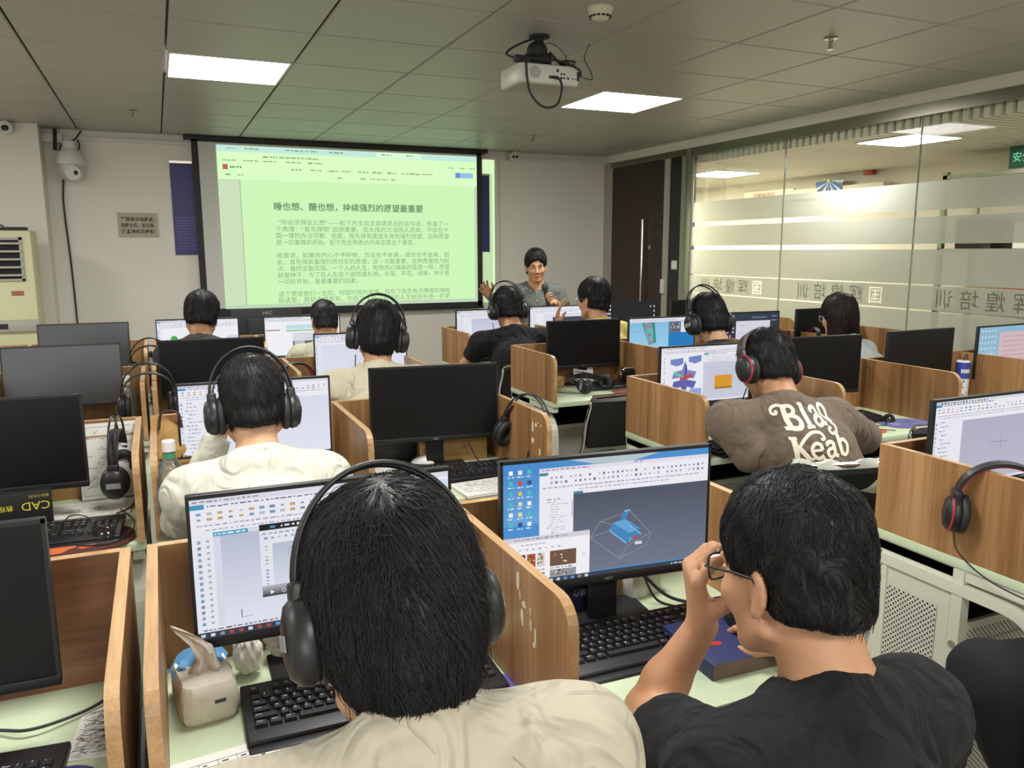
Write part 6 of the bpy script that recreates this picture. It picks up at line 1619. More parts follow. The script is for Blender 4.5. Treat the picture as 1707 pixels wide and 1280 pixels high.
def person(label, H, yaw, pitch, roll, seat, shirt, pants, h=.009, skin='light', sleeve='short', style=None, hair=None, arms=None, wide=1.0, hs=None, neckw=1.0, collar=0.0, glasses=False, fem=False, standing=False, shirt_h=None, lean=None, s=1.0, hands=True, scoop=.0, belly=1.0, legs=True, name='person', hairmat=None, wr=.004, byaw=None, limbs=None):
    style = style or {}; H = V3(*H); M = head_frame(yaw, pitch, roll)
    bx, by = seat
    zp = .83 if standing else .56
    by_ = yaw*.5 if byaw is None else byaw
    ax = V3(math.cos(by_), math.sin(by_), 0); fw = V3(-math.sin(by_), math.cos(by_), 0)
    Pv = V3(bx, by, zp); Nk = H+M @ (V3(0, -.035, -.105)*s); base = Nk-fw*(.012 if standing else .030)+V3(0, 0, -.055)
    if lean is not None: base = V3(*lean)
    Ch = base*.66+Pv*.34-fw*(.03 if not standing else .0)+V3(0, 0, -.01); Wa = base*.28+Pv*.72-fw*(.035 if not standing else 0)
    SL, SR = base-ax*.165*wide+fw*.015+V3(0, 0, -.055), base+ax*.165*wide+fw*.015+V3(0, 0, -.055)
    if arms is None: arms = {}
    def armdef(side, S_):
        k = arms.get(side)
        if k is None:
            e = S_+ax*side*.06+fw*.12+V3(0, 0, -.24); w_ = e-ax*side*.09+fw*.22+V3(0, 0, .015); w_[2] = max(w_[2], .79); e[2] = max(e[2], .79)
            k = dict(e=e, w=w_, d=tuple(fw+V3(0, 0, -.15)), n=tuple(fw*-.2-V3(0, 0, 1)), curl=.7)
        k = dict(k); k['e'] = V3(*k['e']); k['w'] = V3(*k['w'])
        if 's' in k: k['s'] = V3(*k['s'])
        return k
    AL, AR = armdef(-1, SL), armdef(1, SR)
    SL = AL.get('s', SL); SR = AR.get('s', SR)
    if standing: HL, HR = Pv-ax*.085, Pv+ax*.085; KL, KR = HL+fw*.02+V3(0, 0, -.38), HR+fw*.02+V3(0, 0, -.38); FL, FR = KL-fw*.02+V3(0, 0, -.37), KR-fw*.02+V3(0, 0, -.37)
    else: HL, HR = Pv-ax*.085, Pv+ax*.085; KL, KR = Pv-ax*.13+fw*.40-V3(0, 0, .02), Pv+ax*.13+fw*.40-V3(0, 0, .02); FL, FR = KL*V3(1, 1, 0)+V3(0, 0, .07), KR*V3(1, 1, 0)+V3(0, 0, .07)
    if limbs: KL, KR, FL, FR = [V3(*q) for q in limbs]
    allp = [H+V3(0, 0, .16), H+V3(.12, .14, 0), H-V3(.12, .14, 0), Pv-V3(.2, .2, .16), Pv+V3(.2, .2, 0), SL-.1, SR+.1, AL['e']-.07, AL['e']+.07, AR['e']+.07, AR['e']-.07, AL['w']-.2, AL['w']+.2, AR['w']-.2, AR['w']+.2, base+V3(0, -.2, 0), base+V3(0, .2, 0)]
    legp = [KL-.1, KR+.1, FL-V3(.2, .2, .07), FR+V3(.2, .2, 0), FR-V3(.2, .2, 0), FL+V3(.2, .2, 0), KL+.1, KR-.1] if legs else []
    lo, hi = np.min(allp+legp, 0), np.max(allp+legp, 0)
    root = empty(name, (bx, by, 0), label=label, cat='person')
    off = V3(bx, by, 0)
    # --- body
    F = Field(lo, hi, h)
    F.cone(Pv-ax*.06, Pv+ax*.06, .105, .105, .03); F.cone(Wa-ax*.05, Wa+ax*.05, .095*belly, .095*belly, .05); F.cone(Pv, Wa, .10, .095, .04); F.cone(Ch-ax*.065, Ch+ax*.065, .098, .098, .06); F.cone(Wa, Ch, .10, .10, .05)
    F.cone(Ch, base, .085, .055, .05); F.cone(SL, SR, .052, .052, .05); F.cone(base+V3(0, .005, 0), Nk+M @ V3(0, .0, .02), .058*neckw, .050*neckw, .03)
    for S_, A in ((SL, AL), (SR, AR)):
        F.cone(base+V3(0, 0, -.012), S_, .05, .05, .04); F.cone(S_, A['e'], .050*A.get('k', 1), .038*A.get('k', 1), .03); F.cone(A['e'], A['e']*.65+A['w']*.35, .038*A.get('k', 1), .038*A.get('k', 1), .015); F.cone(A['e']*.65+A['w']*.35, A['w'], .038*A.get('k', 1), .025, .02)
        if hands: add_hand(F, A['w'], A['d'], A['n'], 1 if A is AR else -1, A.get('curl', .7), A.get('spread', .12), A.get('thumb', .6), A.get('hs', 1.0))
        else: F.ell(A['w']+V3(0, .05, 0), (.04, .06, .02), None, .02)
    if legs:
        for a, b, c in ((HL, KL, FL), (HR, KR, FR)):
            F.cone(a, b, .082, .055, .03); F.cone(b, b*.6+c*.4, .054, .056, .02); F.cone(b*.6+c*.4, c, .056, .034, .03); F.cone(c, c+fw*.11-V3(0, 0, .035), .034, .026, .02)
    P = add_head(F, H, M, s, fem)
    F.cone(Nk+M @ V3(0, .01, .05), base*.5+Nk*.5, .050*neckw, .052*neckw, .02)
    pos, fc = F.mesh(); pos = smooth_np(pos, fc, 1, .4)
    # lips are the only part of the skin with a colour of their own
    cen = (pos[fc].mean(1)-H) @ M/s
    mi = np.where((np.abs(cen[:, 0]) < .0195-.9*np.abs(cen[:, 2]+.061)) & (cen[:, 1] > .088) & (cen[:, 1] < .118) & (np.abs(cen[:, 2]+.061) < .0075), 1, 0)
    link('body', np_mesh('body', pos-off, fc, [skin_mat(skin), M_LIP], mi), root)
    # --- eyes and brows
    m = MB()
    for q in (-1, 1):
        m.ball((q*.030*s, .0800*s, .010*s), (.0135*s, .0112*s, .0052*s), 0, 14, 8); m.ball((q*.030*s, .0890*s, .010*s), (.0048*s, .0030*s, .0048*s), 1, 10, 6)
    T = Matrix.Translation(H-off) @ Matrix(M.tolist()).to_4x4()
    m.build('eyes', [M_EYE, M_IRIS], root, T=T)
    m = MB()
    for q in (-1, 1): m.tube([(q*.014*s, .0985*s, .028*s), (q*.030*s, .0965*s, .032*s), (q*.048*s, .0845*s, .029*s)], [.0028*s, .0032*s, .0015*s], 6)
    m.build('eyebrows', hairmat or M_HAIR, root, T=T)
    # --- shirt
    sh = shirt_h or h; g = .013
    lo2, hi2 = np.min(allp, 0), np.max(allp, 0); lo2 = np.minimum(lo2, Pv-V3(.22, .22, .12))
    G = Field(lo2-.03, hi2+.03, sh)
    G.cone(Pv-ax*.06, Pv+ax*.06, .105+g, .105+g, .03); G.cone(Wa-ax*.05, Wa+ax*.05, (.100*belly)+g, (.100*belly)+g, .05); G.cone(Pv, Wa, .11+g, .11+g, .04); G.cone(Ch-ax*.065, Ch+ax*.065, .100+g, .100+g, .06); G.cone(Wa, Ch, .105+g, .105+g, .05)
    G.cone(Ch, base, .088+g, .057+g, .05); G.cone(SL, SR, .054+g, .054+g, .05)
    for S_, A in ((SL, AL), (SR, AR)):
        ka = A.get('k', 1)
        G.cone(base+V3(0, 0, -.012), S_, .051+g, .052+g, .04)
        if sleeve == 'long':
            G.cone(S_, A['e'], .056*ka+g, .045*ka+g, .03); G.cone(A['e'], A['w'], .045*ka+g, .030+g*.8, .02, cut=-.005)
        else:
            e2 = S_+(A['e']-S_)*(.62 if sleeve == 'short' else .85); G.cone(S_, e2, .054*ka+g, .049*ka+g+.004, .03, cut=-.0)
    # neck opening
    up = (Nk-base)/np.linalg.norm(Nk-base)
    if collar:
        F2 = .058*neckw
        G.cone(base+up*.008, base+up*(.035+collar), F2+.016, F2+.010, .012, cut=-(F2+.010)+.004)
    cc = base+up*(.030 if not collar else .030+collar)+fw*(.012+scoop*.4)+V3(0, 0, -scoop*.3)
    G.cone(cc, cc+up*.12+V3(0, .0, 0), (.056+scoop)*neckw, .075*neckw, .004, 's')
    if not legs or True: G.plane_cut(Pv+V3(0, 0, -.075), (0, 0, -1))
    G.wrinkle(wr, 30, int(abs(H[0])*1000) % 97); G.wrinkle(wr*.55, 95, int(abs(H[1])*1000) % 89)
    # folds running down from the shoulders and round the armpits
    p2, f2 = G.mesh(); p2 = smooth_np(p2, f2, 3, .5)
    so = link('shirt', np_mesh('shirt', p2-off, f2, shirt), root)
    # --- trousers and shoes
    if legs:
        lo3, hi3 = np.min([Pv-V3(.22, .2, .14), FL-.12, FR-.12, KL-.12, KR-.12], 0), np.max([Pv+V3(.22, .2, .1), KL+.12, KR+.12, FR+.1, FL+.1], 0)
        G = Field(lo3, hi3, max(h, .011)); g = .012
        G.cone(Pv-ax*.06, Pv+ax*.06, .107+g, .107+g, .03)
        for a, b, c in ((HL, KL, FL), (HR, KR, FR)):
            G.cone(a, b, .086+g, .062+g, .03); G.cone(b, c, .062+g, .046+g, .02, cut=-.02)
        G.plane_cut(Pv+V3(0, 0, .06 if not limbs else .3), (0, 0, 1)); G.wrinkle(.003, 30, 5)
        p3, f3 = G.mesh(); link('trousers', np_mesh('trousers', p3-off, f3, pants), root)
        G = Field(np.min([FL, FR], 0)-.2, np.max([FL, FR], 0)+V3(.2, .2, .06), .012)
        for c in (FL, FR):
            G.cone(c-fw*.03-V3(0, 0, .03), c+fw*.13-V3(0, 0, .038), .042, .036, .02)
        G.plane_cut(V3(0, 0, .003), (0, 0, -1)); p4, f4 = G.mesh(); link('shoes', np_mesh('shoes', p4-off, f4, mat('dark_shoe', (.03, .03, .032), .5)), root)
    # --- hair
    hm = hairmat or M_HAIR
    L = [hair_cap(H, M, s, style, style.get('h', .006), 3)]
    if hair:
        for i, kw in enumerate(hair): L.append(strands(L[0], H, M, s, style, seed=11+i, **kw))
    hp, hf = joinpf(L); link('hair', np_mesh('hair', hp-off, hf, hm), root)
    # --- spectacles
    if glasses:
        m = MB()
        for q in (-1, 1):
            ring = [(q*.033*s+.024*s*math.copysign(abs(math.cos(a))**.75, math.cos(a)), (.112-.004*abs(math.cos(a)))*s-.010*s*(abs(q*.033+.024*math.cos(a))/.057)**3, (.006+.018*math.copysign(abs(math.sin(a))**.8, math.sin(a)))*s) for a in np.linspace(0, 2*PI, 26, endpoint=False)]
            m.tube(ring, .0017*s, 6, closed=True)
            m.tube([(q*.057*s, .100*s, .014*s), (q*.074*s, .085*s, .014*s), (q*.0815*s, .02*s, .012*s), (q*.082*s, -.008*s, .008*s), (q*.079*s, -.022*s, -.012*s)], .0018*s, 6)
        m.tube([(-.010*s, .111*s, .010*s), (0, .115*s, .013*s), (.010*s, .111*s, .010*s)], .0016*s, 6)
        go = m.build('spectacles', M_BLACK if glasses is True else glasses, root, T=T)
        m = MB()
        for q in (-1, 1): m.add([(q*.033*s+.023*s*math.copysign(abs(math.cos(a))**.75, math.cos(a)), (.111-.004*abs(math.cos(a)))*s-.010*s*(abs(q*.033+.024*math.cos(a))/.057)**3, (.006+.017*math.copysign(abs(math.sin(a))**.8, math.sin(a)))*s) for a in np.linspace(0, 2*PI, 20, endpoint=False)], [tuple(range(20))])
        m.build('lens', thin_clear('spectacle_lens', (.93, .95, .96), .02) if 'spectacle_lens' not in MATS else MATS['spectacle_lens'], go)
    if hs: headset(Matrix.Translation(H+M @ V3(0, hs.get('fwd', -.01), hs.get('up', -.012))*s) @ Matrix(M.tolist()).to_4x4() @ Matrix.Rotation(hs.get('tilt', 0), 4, 'X'), hs['kind'], hs['label'], cable=hs.get('cable'), mic=hs.get('mic'), scale=hs.get('scale', 1.0)*s, group='headsets worn by the students')
    root['_H'] = 0; del root['_H']
    return root, so, (p2, f2)
# ---------------------------------------------------------------- the class
def cloth(name, h_, noise=.04, bump=.06, bscale=700, rough=.85, sheen=.1, folds=.9):
    """woven fabric: a fine weave under soft rumpled folds"""
    m = mat(name, hexc(h_), rough, noise=noise, nscale=6, bump=bump, bscale=bscale, sheen=sheen)
    n, l = nodes_of(m); b = n['Principled BSDF']; fine = b.inputs['Normal'].links[0].from_node
    tc = n.new('ShaderNodeTexCoord'); mp = n.new('ShaderNodeMapping'); mp.inputs['Scale'].default_value = (1.0, 1.0, .55); mp.inputs['Rotation'].default_value = (.3, .5, .4)
    t = n.new('ShaderNodeTexNoise'); t.inputs['Scale'].default_value = 11; t.inputs['Detail'].default_value = 2.0; t.inputs['Distortion'].default_value = 1.4
    l.new(tc.outputs['Object'], mp.inputs['Vector']); l.new(mp.outputs['Vector'], t.inputs['Vector'])
    bp = n.new('ShaderNodeBump'); bp.inputs['Strength'].default_value = folds; bp.inputs['Distance'].default_value = .035
    l.new(t.outputs['Fac'], bp.inputs['Height']); l.new(bp.outputs['Normal'], fine.inputs['Normal'])
    return m
M_JEAN = cloth('dark_trousers', '23252b'); M_BLK = cloth('black_cotton', '0f0f11', rough=.9, sheen=0); M_CREAM = cloth('cream_shirt', 'b5ae99', noise=.16); M_WHT = cloth('white_shirt', 'c8c7b8'); M_BEIGE = cloth('pale_cream_tee', 'c9c3a8')
M_BROWN = cloth('taupe_sweatshirt', '6a5c4d'); M_GREY = cloth('grey_tee', '5f635e'); M_YEL = cloth('yellow_tee', 'c9b76a'); M_DKB = cloth('dark_brown_tee', '2c241f'); M_PALE = cloth('pale_grey_tee', 'b9bfbd'); M_STRP = cloth('striped_tee', 'a9a893', noise=.35); M_DK = cloth('dark_tee', '2a2624')
MED = dict(t=.015, back=.016, front=.062, nape=.0)
mouse(1.035, 1.20, -.25, 'black mouse under the right hand of the black shirted student on the navy box', [(1.03, 1.25, .79), (1.06, 1.30, .785), (1.04, 1.06, .786), (1.02, 1.05, .76)], z=.783)
if 1:
    S1, S1S, S1M = person('shaggy haired student in a cream printed shirt and wire band headphones, nearest the camera', (.208, .785, 1.130), .02, .62, .0, (.205, .47), M_CREAM, M_JEAN, h=.007, sleeve='short', shirt_h=.006, collar=.045, neckw=1.0, lean=(.208, .672, 1.044),
        style=dict(t=.024, back=.028, front=.058, nape=.028, cover_ears=True, h=.005, fringe=1), hair=[dict(count=7000, length=.105, rad=.0007, droop=.45, lift=.12, messy=.40, npt=9, whorl=(-.012, -.088)), dict(count=900, length=.075, rad=.0006, droop=.3, lift=.40, messy=.7, npt=7, whorl=(-.012, -.088))],
        arms={-1: dict(e=(-.03, .86, .80), w=(.13, 1.03, .785), d=(.3, 1, -.05), n=(0, 0, -1), curl=.5), 1: dict(e=(.46, .88, .80), w=(.36, 1.06, .785), d=(-.1, 1, -.05), n=(0, 0, -1), curl=.5)},
        hs=dict(kind='A', label='black wire band headphones on the shaggy haired student nearest the camera', scale=.95, up=.004, mic=True, tilt=.20))
    S2, S2S, S2M = person('student in a black T-shirt and dark rimmed glasses resting one hand by the face', (.745, .765, 1.102), .10, .24, .06, (.60, .42), M_BLK, M_JEAN, h=.006, shirt_h=.006, sleeve='short', glasses=True, skin='mid', wide=.98, wr=.0065,
        style=dict(t=.0115, back=.006, front=.064, nape=-.012, h=.005), hair=[dict(count=6500, length=.036, rad=.00065, droop=.35, lift=.22, messy=.5, npt=5, whorl=(.015, -.045))],
        arms={-1: dict(e=(.68, 1.0, .79), w=(.750, .955, .945), d=(-.22, .02, .97), n=(.85, -.40, .25), curl=(1.45, 1.55, 1.7, 1.85), thumb=.9, spread=.06, k=.92, hs=1.12), 1: dict(e=(.985, .735, .775), w=(1.02, 1.035, .805), d=(.05, 1, .02), n=(0, 0, -1), curl=.55, k=.95)})
    person('student in a white shirt with bulky black headphones, back to the camera', (.21, 2.21, 1.115), .02, .28, 0, (.24, 1.95), M_WHT, M_JEAN, h=.009, sleeve='long', collar=.03, neckw=.95, wide=1.0,
        style=dict(t=.010, back=.010, front=.06, nape=-.006), hair=[dict(count=3200, length=.032, rad=.0007, droop=.4, lift=.2, messy=.3, whorl=(.0, -.05))],
        arms={-1: dict(e=(.02, 2.30, .80), w=(.13, 2.40, 1.0), d=(.3, .0, 1), n=(.6, -.5, 0), curl=.9)},
        hs=dict(kind='A', label='black headphones with a wide wire band on the white shirted student', scale=1.0, up=-.02))
    BR, BRS, BRM = person('student hunched over the desk in a taupe sweatshirt with white lettering on the back', (2.08, 2.33, 1.085), .10, .55, .12, (2.20, 2.02), M_BROWN, M_JEAN, h=.008, shirt_h=.007, sleeve='long', skin='mid', wide=1.22, byaw=-.30, belly=1.12, wr=.0025,
        style=dict(t=.018, back=.016, front=.06, nape=.004), hair=[dict(count=3200, length=.050, rad=.0007, droop=.3, lift=.45, messy=.6, whorl=(.02, -.03))],
        arms={-1: dict(e=(1.93, 2.22, .80), w=(2.03, 2.42, .80), d=(.2, 1, 0), n=(0, 0, -1), curl=.7, k=1.25), 1: dict(e=(2.50, 2.24, .80), w=(2.36, 2.42, .80), d=(-.3, 1, 0), n=(0, 0, -1), curl=.7, k=1.2)},
        hs=dict(kind='B', label='black headset with red lining on the brown sweatshirt student', scale=1.12, up=-.01, cable=[(1.98, 2.32, 1.02), (1.975, 2.34, .95), (1.99, 2.36, .86)]))
    person('student in a pale cream T-shirt with black headphones turned a little to the right', (.845, 3.34, 1.165), -.12, .25, .12, (.82, 3.06), M_BEIGE, M_JEAN, h=.010, sleeve='short', wide=1.1, skin='mid',
        style=dict(t=.022, back=.022, front=.06, nape=.02, cover_ears=True), hair=[dict(count=3200, length=.075, rad=.0007, droop=.7, lift=.12, messy=.3)],
        arms={-1: dict(e=(.60, 3.36, .80), w=(.74, 3.55, .79), d=(.3, 1, 0), n=(0, 0, -1), curl=.7)},
        hs=dict(kind='A', label='black headphones on the student in the pale cream T-shirt', scale=1.08, up=-.012, cable=[(.75, 3.35, 1.09), (.75, 3.36, 1.0), (.77, 3.37, .93)]))
    person('student in dark brown with large teal and black headphones in the third row', (2.60, 3.37, 1.16), .05, .35, -.03, (2.62, 3.05), M_DKB, M_JEAN, h=.010, skin='light', wide=1.05,
        style=dict(t=.016, back=.016, front=.06, nape=.0), hair=[dict(count=3200, length=.05, rad=.0007, droop=.7, lift=.1, messy=.25)],
        hs=dict(kind='A', label='large black headphones on the student in dark brown', scale=1.14, up=-.012))
    person('student with long straight dark hair and a pale grey top beside the glass', (3.78, 3.63, 1.115), .08, .15, 0, (3.86, 3.38), M_PALE, M_JEAN, h=.010, fem=True, glasses=mat('silver_rim', hexc('b9b9b9'), .3, metal=1), hairmat=M_HAIRB, wide=.95,
        style=dict(t=.020, back=.022, front=.06, cover_ears=True, long=.13), hair=[dict(count=2600, length=.16, rad=.0009, droop=1.6, lift=.03, messy=.08, npt=9)])
    person('student with a rounded haircut in the front row before the green and yellow models', (.207, 4.68, 1.165), -.10, .45, .08, (.22, 4.42), M_DK, M_JEAN, h=.011, skin='mid',
        style=dict(t=.020, back=.018, front=.06, nape=-.004), hair=[dict(count=3200, length=.045, rad=.0007, droop=.5, lift=.2, messy=.35)])
    person('close cropped student in a striped top in front of the web page monitor', (.915, 4.91, 1.10), .05, .30, 0, (.93, 4.62), M_STRP, M_JEAN, h=.011, skin='tan', s=.97,
        style=dict(t=.007, back=.006, front=.058, nape=-.01), hair=[dict(count=3200, length=.018, rad=.0007, droop=.3, lift=.4, messy=.4)])
    person('broad student in a black T-shirt with headphones in front of the standing teacher', (2.07, 4.76, 1.145), .03, .30, 0, (2.04, 4.50), M_BLK, M_JEAN, h=.011, skin='mid', wide=1.35, belly=1.25,
        style=dict(t=.018, back=.014, front=.06, nape=-.004), hair=[dict(count=3200, length=.05, rad=.0007, droop=.3, lift=.35, messy=.7)],
        hs=dict(kind='A', label='black headphones on the broad student in the black T-shirt', scale=1.12, up=-.012, cable=[(1.97, 4.77, 1.06), (1.98, 4.78, 1.03), (1.99, 4.78, 1.0)]))
    person('student in a yellow T-shirt and glasses with one hand raised before the face', (2.54, 4.46, 1.205), .30, .12, .08, (2.64, 4.18), M_YEL, M_JEAN, h=.007, shirt_h=.010, skin='mid', glasses=mat('silver_rim'), wide=1.1,
        style=dict(t=.020, back=.014, front=.062, nape=-.01), hair=[dict(count=3200, length=.055, rad=.0007, droop=.4, lift=.2, messy=.4)],
        arms={-1: dict(e=(2.37, 4.62, .82), w=(2.405, 4.71, 1.03), d=(.05, -.10, 1), n=(.9, -.4, 0), curl=(.3, .35, .45, .6), spread=.3, hs=1.05)})
    person('person in black trousers with a raised knee at the right edge of the photo', (1.98, .92, 1.30), 1.0, .1, 0, (2.06, .86), M_BLK, mat('black_trousers', hexc('16171b'), .9, bump=.25, bscale=400), h=.012, byaw=1.19, limbs=((1.63, .86, .58), (1.585, 1.045, .615), (1.66, .88, .075), (1.80, 1.02, .20)),
        style=MED, hair=[dict(count=2500, length=.05, rad=.0008, droop=.4, lift=.2, messy=.4)], arms={-1: dict(e=(2.16, .60, .95), w=(2.0, .66, .74), d=(-1, .3, -.1), n=(0, 0, -1), curl=.6), 1: dict(e=(2.16, 1.08, .95), w=(2.05, 1.05, .76), d=(-.4, -1, -.1), n=(0, 0, -1), curl=.6)})
    TEACH = person('teacher standing in a grey T-shirt holding a microphone in front of the class', (2.705, 5.66, 1.395), 2.78, .12, .03, (2.74, 5.75), M_GREY, M_JEAN, h=.007, shirt_h=.008, standing=True, byaw=2.95, skin='mid', scoop=.018, wide=1.05, fem=True, belly=1.1,
        style=dict(t=.015, back=.016, front=.074, nape=.012), hair=[dict(count=3200, length=.055, rad=.0007, droop=.7, lift=.12, messy=.3, whorl=(.0, -.02))],
        arms={1: dict(e=(2.42, 5.60, 1.02), w=(2.235, 5.46, 1.185), d=(-.55, -.3, .65), n=(.1, -.9, -.2), curl=.45, spread=.35, k=.88, thumb=.2), -1: dict(e=(2.95, 5.58, 1.02), w=(2.76, 5.44, 1.135), d=(-.80, -.35, .15), n=(.1, -.5, .5), curl=1.25, k=.88)})
# microphone in the teacher's hand
t = empty('microphone', label='black handheld microphone held by the standing teacher', cat='microphone', T=lookT((2.678, 5.405, 1.165), .2, D(-14), D(-4)))
m = MB(); m.lathe([(.011, -.09), (.013, -.08), (.017, .05), (.019, .06)], 18); m.build('handle', M_BLACKM, t)
m = MB(); m.lathe([(.019, .06), (.025, .075), (.026, .095), (.018, .115), (.001, .12)], 18); m.build('grille', mat('mic_mesh', (.03, .03, .03), .5, bump=.5, bscale=600), t)

# lettering printed on cloth: flat outlines laid onto the fabric
def print_on(cloth_mesh, root_loc, shapes, T, dirv, name, material, parent, off=.0022, cuts=3):
    bv = BVHTree.FromPolygons([Vector(p) for p in cloth_mesh[0].tolist()], [tuple(f) for f in cloth_mesh[1].tolist()])
    bm = bmesh.new()
    for vs, fs in shapes:
        bv_ = [bm.verts.new((v[0], v[1], 0)) for v in vs]
        for f in fs:
            try: bm.faces.new([bv_[i] for i in f])
            except ValueError: pass
    bmesh.ops.triangulate(bm, faces=bm.faces[:])
    bmesh.ops.subdivide_edges(bm, edges=[e for e in bm.edges if e.calc_length() > .012], cuts=cuts, use_grid_fill=True)
    dirv = Vector(dirv).normalized(); bad = []
    for v in bm.verts:
        p = T @ v.co; hit = bv.ray_cast(p-dirv*.6, dirv)
        if hit[0] is None: bad.append(v); v.co = p-Vector(root_loc)
        else: v.co = hit[0]-dirv*off-Vector(root_loc)
    if bad: bmesh.ops.delete(bm, geom=bad, context='VERTS')
    me = bpy.data.meshes.new(name); bm.to_mesh(me); bm.free(); me.materials.append(material)
    o = link(name, me, parent); return o
def stroke(pts, wd, n=7):
    """a broad pen line as a flat band with round ends"""
    P = [Vector((p[0], p[1], 0)) for p in spline([(a, b, 0) for a, b in pts], n)] if len(pts) > 2 else [Vector((a, b, 0)) for a, b in pts]
    W_ = wd if hasattr(wd, '__len__') else [wd*1.2]*len(P)
    W_ = [W_[0]+(W_[-1]-W_[0])*i/(len(P)-1) for i in range(len(P))]
    vs, fs = [], []
    for i, p in enumerate(P):
        t = (P[min(i+1, len(P)-1)]-P[max(i-1, 0)]); t = t.normalized() if t.length > 0 else Vector((1, 0, 0)); nn = Vector((-t.y, t.x, 0))*W_[i]/2
        vs += [(p-nn)[:], (p+nn)[:]]
    fs = [(2*i, 2*i+2, 2*i+3, 2*i+1) for i in range(len(P)-1)]
    return vs, fs
def disc(x, y, r): return [(x+r*math.cos(2*PI*k/12), y+r*math.sin(2*PI*k/12), 0) for k in range(12)], [tuple(range(12))]
def el(cx, cy, rx, ry, a0=0, a1=360): return [(cx+rx*math.cos(D(a)), cy+ry*math.sin(D(a))) for a in np.linspace(a0, a1, 13)]
W1 = .2
LET = [  # B l a o, in letter units, then K e a b below
 stroke([(.55, 1.25), (.55, 0)], .26), stroke([(.2, 0), (.85, 0)], .16), stroke([(.45, 1.25), (.95, 1.26), (1.15, .98), (.92, .70), (.6, .68)], W1), stroke([(.6, .68), (1.08, .64), (1.28, .34), (1.05, .02), (.55, .0)], .22),
 stroke([(.6, 1.25), (.2, 1.34), (-.18, 1.16), (-.2, .86), (.04, .80), (.12, .98)], .15), disc(.08, .96, .1),
 stroke([(1.75, 1.35), (1.75, 0)], .24), stroke([(1.5, 0), (2.02, 0)], .15), stroke([(1.52, 1.32), (1.8, 1.33)], .13),
 stroke([(2.3, .78), (2.5, .95), (2.78, .86), (2.8, .55), (2.8, .1), (3.0, .0)], .2), stroke([(2.8, .52), (2.4, .45), (2.25, .2), (2.45, -.02), (2.8, .16)], .17), disc(2.33, .78, .1),
 stroke(el(3.42, .50, .26, .42), .17),
 stroke([(3.3, .05), (3.5, -.2), (3.35, -.52), (3.0, -.55), (2.88, -.32), (3.05, -.2)], .14), disc(3.05, -.22, .085),
 stroke([(.35, -.55), (.35, -1.9)], .26), stroke([(.05, -1.9), (.68, -1.9)], .16), stroke([(.1, -.55), (.55, -.55)], .15), stroke([(.42, -1.25), (1.0, -.62), (1.6, -.30), (2.15, -.38), (2.3, -.72), (2.1, -.78)], .15), disc(2.12, -.75, .1), stroke([(.55, -1.15), (1.05, -1.88)], .25), stroke([(.85, -1.9), (1.35, -1.9)], .15),
 stroke([(1.32, -1.38), (1.95, -1.38)], .13), stroke([(1.95, -1.38), (1.9, -1.06), (1.6, -.95), (1.32, -1.2), (1.34, -1.62), (1.62, -1.9), (1.98, -1.74)], .19),
 stroke([(2.3, -1.12), (2.5, -.98), (2.78, -1.06), (2.8, -1.35), (2.8, -1.78), (3.0, -1.9)], .2), stroke([(2.8, -1.36), (2.4, -1.42), (2.28, -1.66), (2.45, -1.9), (2.8, -1.74)], .17), disc(2.34, -1.12, .1),
 stroke([(3.3, -.5), (3.3, -1.9)], .22), stroke([(3.1, -.52), (3.32, -.52)], .12), stroke([(3.3, -1.1), (3.6, -1.0), (3.84, -1.3), (3.74, -1.75), (3.5, -1.92), (3.3, -1.8)], .18),
 stroke([(1.9, -1.9), (2.15, -2.1), (2.1, -2.4), (2.4, -2.55), (2.6, -2.35)], .12)]
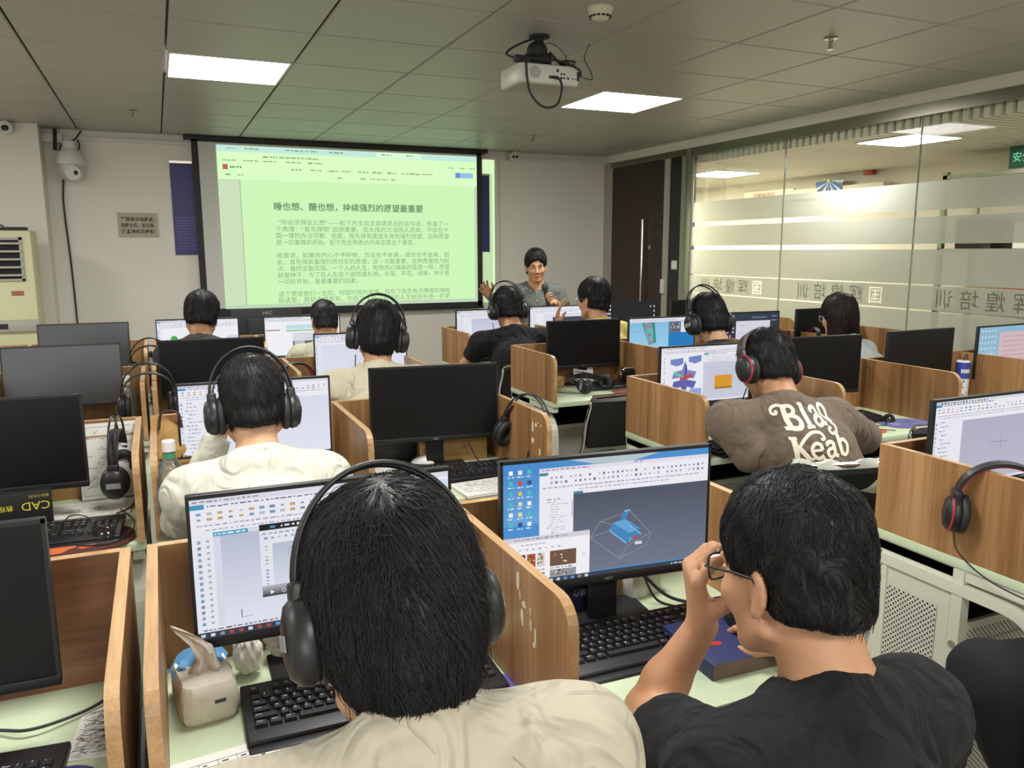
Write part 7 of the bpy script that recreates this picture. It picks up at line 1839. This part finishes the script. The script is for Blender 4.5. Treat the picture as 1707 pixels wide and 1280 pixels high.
fwb = Vector((math.sin(.30), math.cos(.30), 0)); axb = Vector((math.cos(.30), -math.sin(.30), 0))
k_ = .0520
Tb = Matrix(((axb.x, 0, fwb.x, 1.945), (axb.y, 0, fwb.y, 2.03), (0, 1, 0, .908), (0, 0, 0, 1))) @ Matrix.Rotation(.12, 4, 'Z') @ Matrix.Scale(k_, 4)
print_on(BRM, (2.20, 2.02, 0), LET, Tb, fwb, 'back_print', mat('print_ivory', hexc('e8e2cc'), .8), BR, cuts=2)
# faint grey printing on the cream shirt
sh = []
for (s_, x, y, sz) in (('DE', .0, .0, .011), ('BOLSA', .008, .018, .013)):
    vs, fs = text_geo(s_, sz); sh.append(([(-v[0]+x, -v[1]+y, 0) for v in vs], fs))
r_ = random.Random(21)
fl = []
for k in range(14):
    x, y = r_.uniform(-.42, .06), r_.uniform(-.16, .12); fl.append(stroke([(x, y), (x+r_.uniform(-.03, .03), y+r_.uniform(.01, .05)), (x+r_.uniform(-.05, .05), y+r_.uniform(.03, .09))], [.0005, .0011]))
Ts = Matrix(((1, 0, 0, .352), (0, .75, .66, .60), (0, .66, -.75, 1.02), (0, 0, 0, 1)))
for q in sh: print_on(S1M, (.205, .47, 0), [q], Ts, (0, .55, -.83), 'shirt_print', mat('print_grey', hexc('918d7e'), .85), S1, cuts=1)
for q in fl: print_on(S1M, (.205, .47, 0), [q], Ts, (0, .55, -.83), 'print_mark', mat('print_pale_grey', hexc('a39e8e'), .85), S1, cuts=1)
# little pearls on the teacher's shirt
r_ = random.Random(9); TS = TEACH[2]
bvt = BVHTree.FromPolygons([Vector(p) for p in TS[0].tolist()], [tuple(f) for f in TS[1].tolist()])
for k in range(22):
    p = Vector((2.74+r_.uniform(-.2, .2), 5.3, 1.02+r_.uniform(0, .24))); hit = bvt.ray_cast(p, Vector((0, 1, 0)))
    if hit[0] is None: continue
    q = hit[0]-Vector((2.74, 5.75, 0)); m = MB(); m.ball(q[:], .0045, 0, 8, 6); m.build('bead', mat('pearl', hexc('d8d8cf'), .3), TEACH[0])
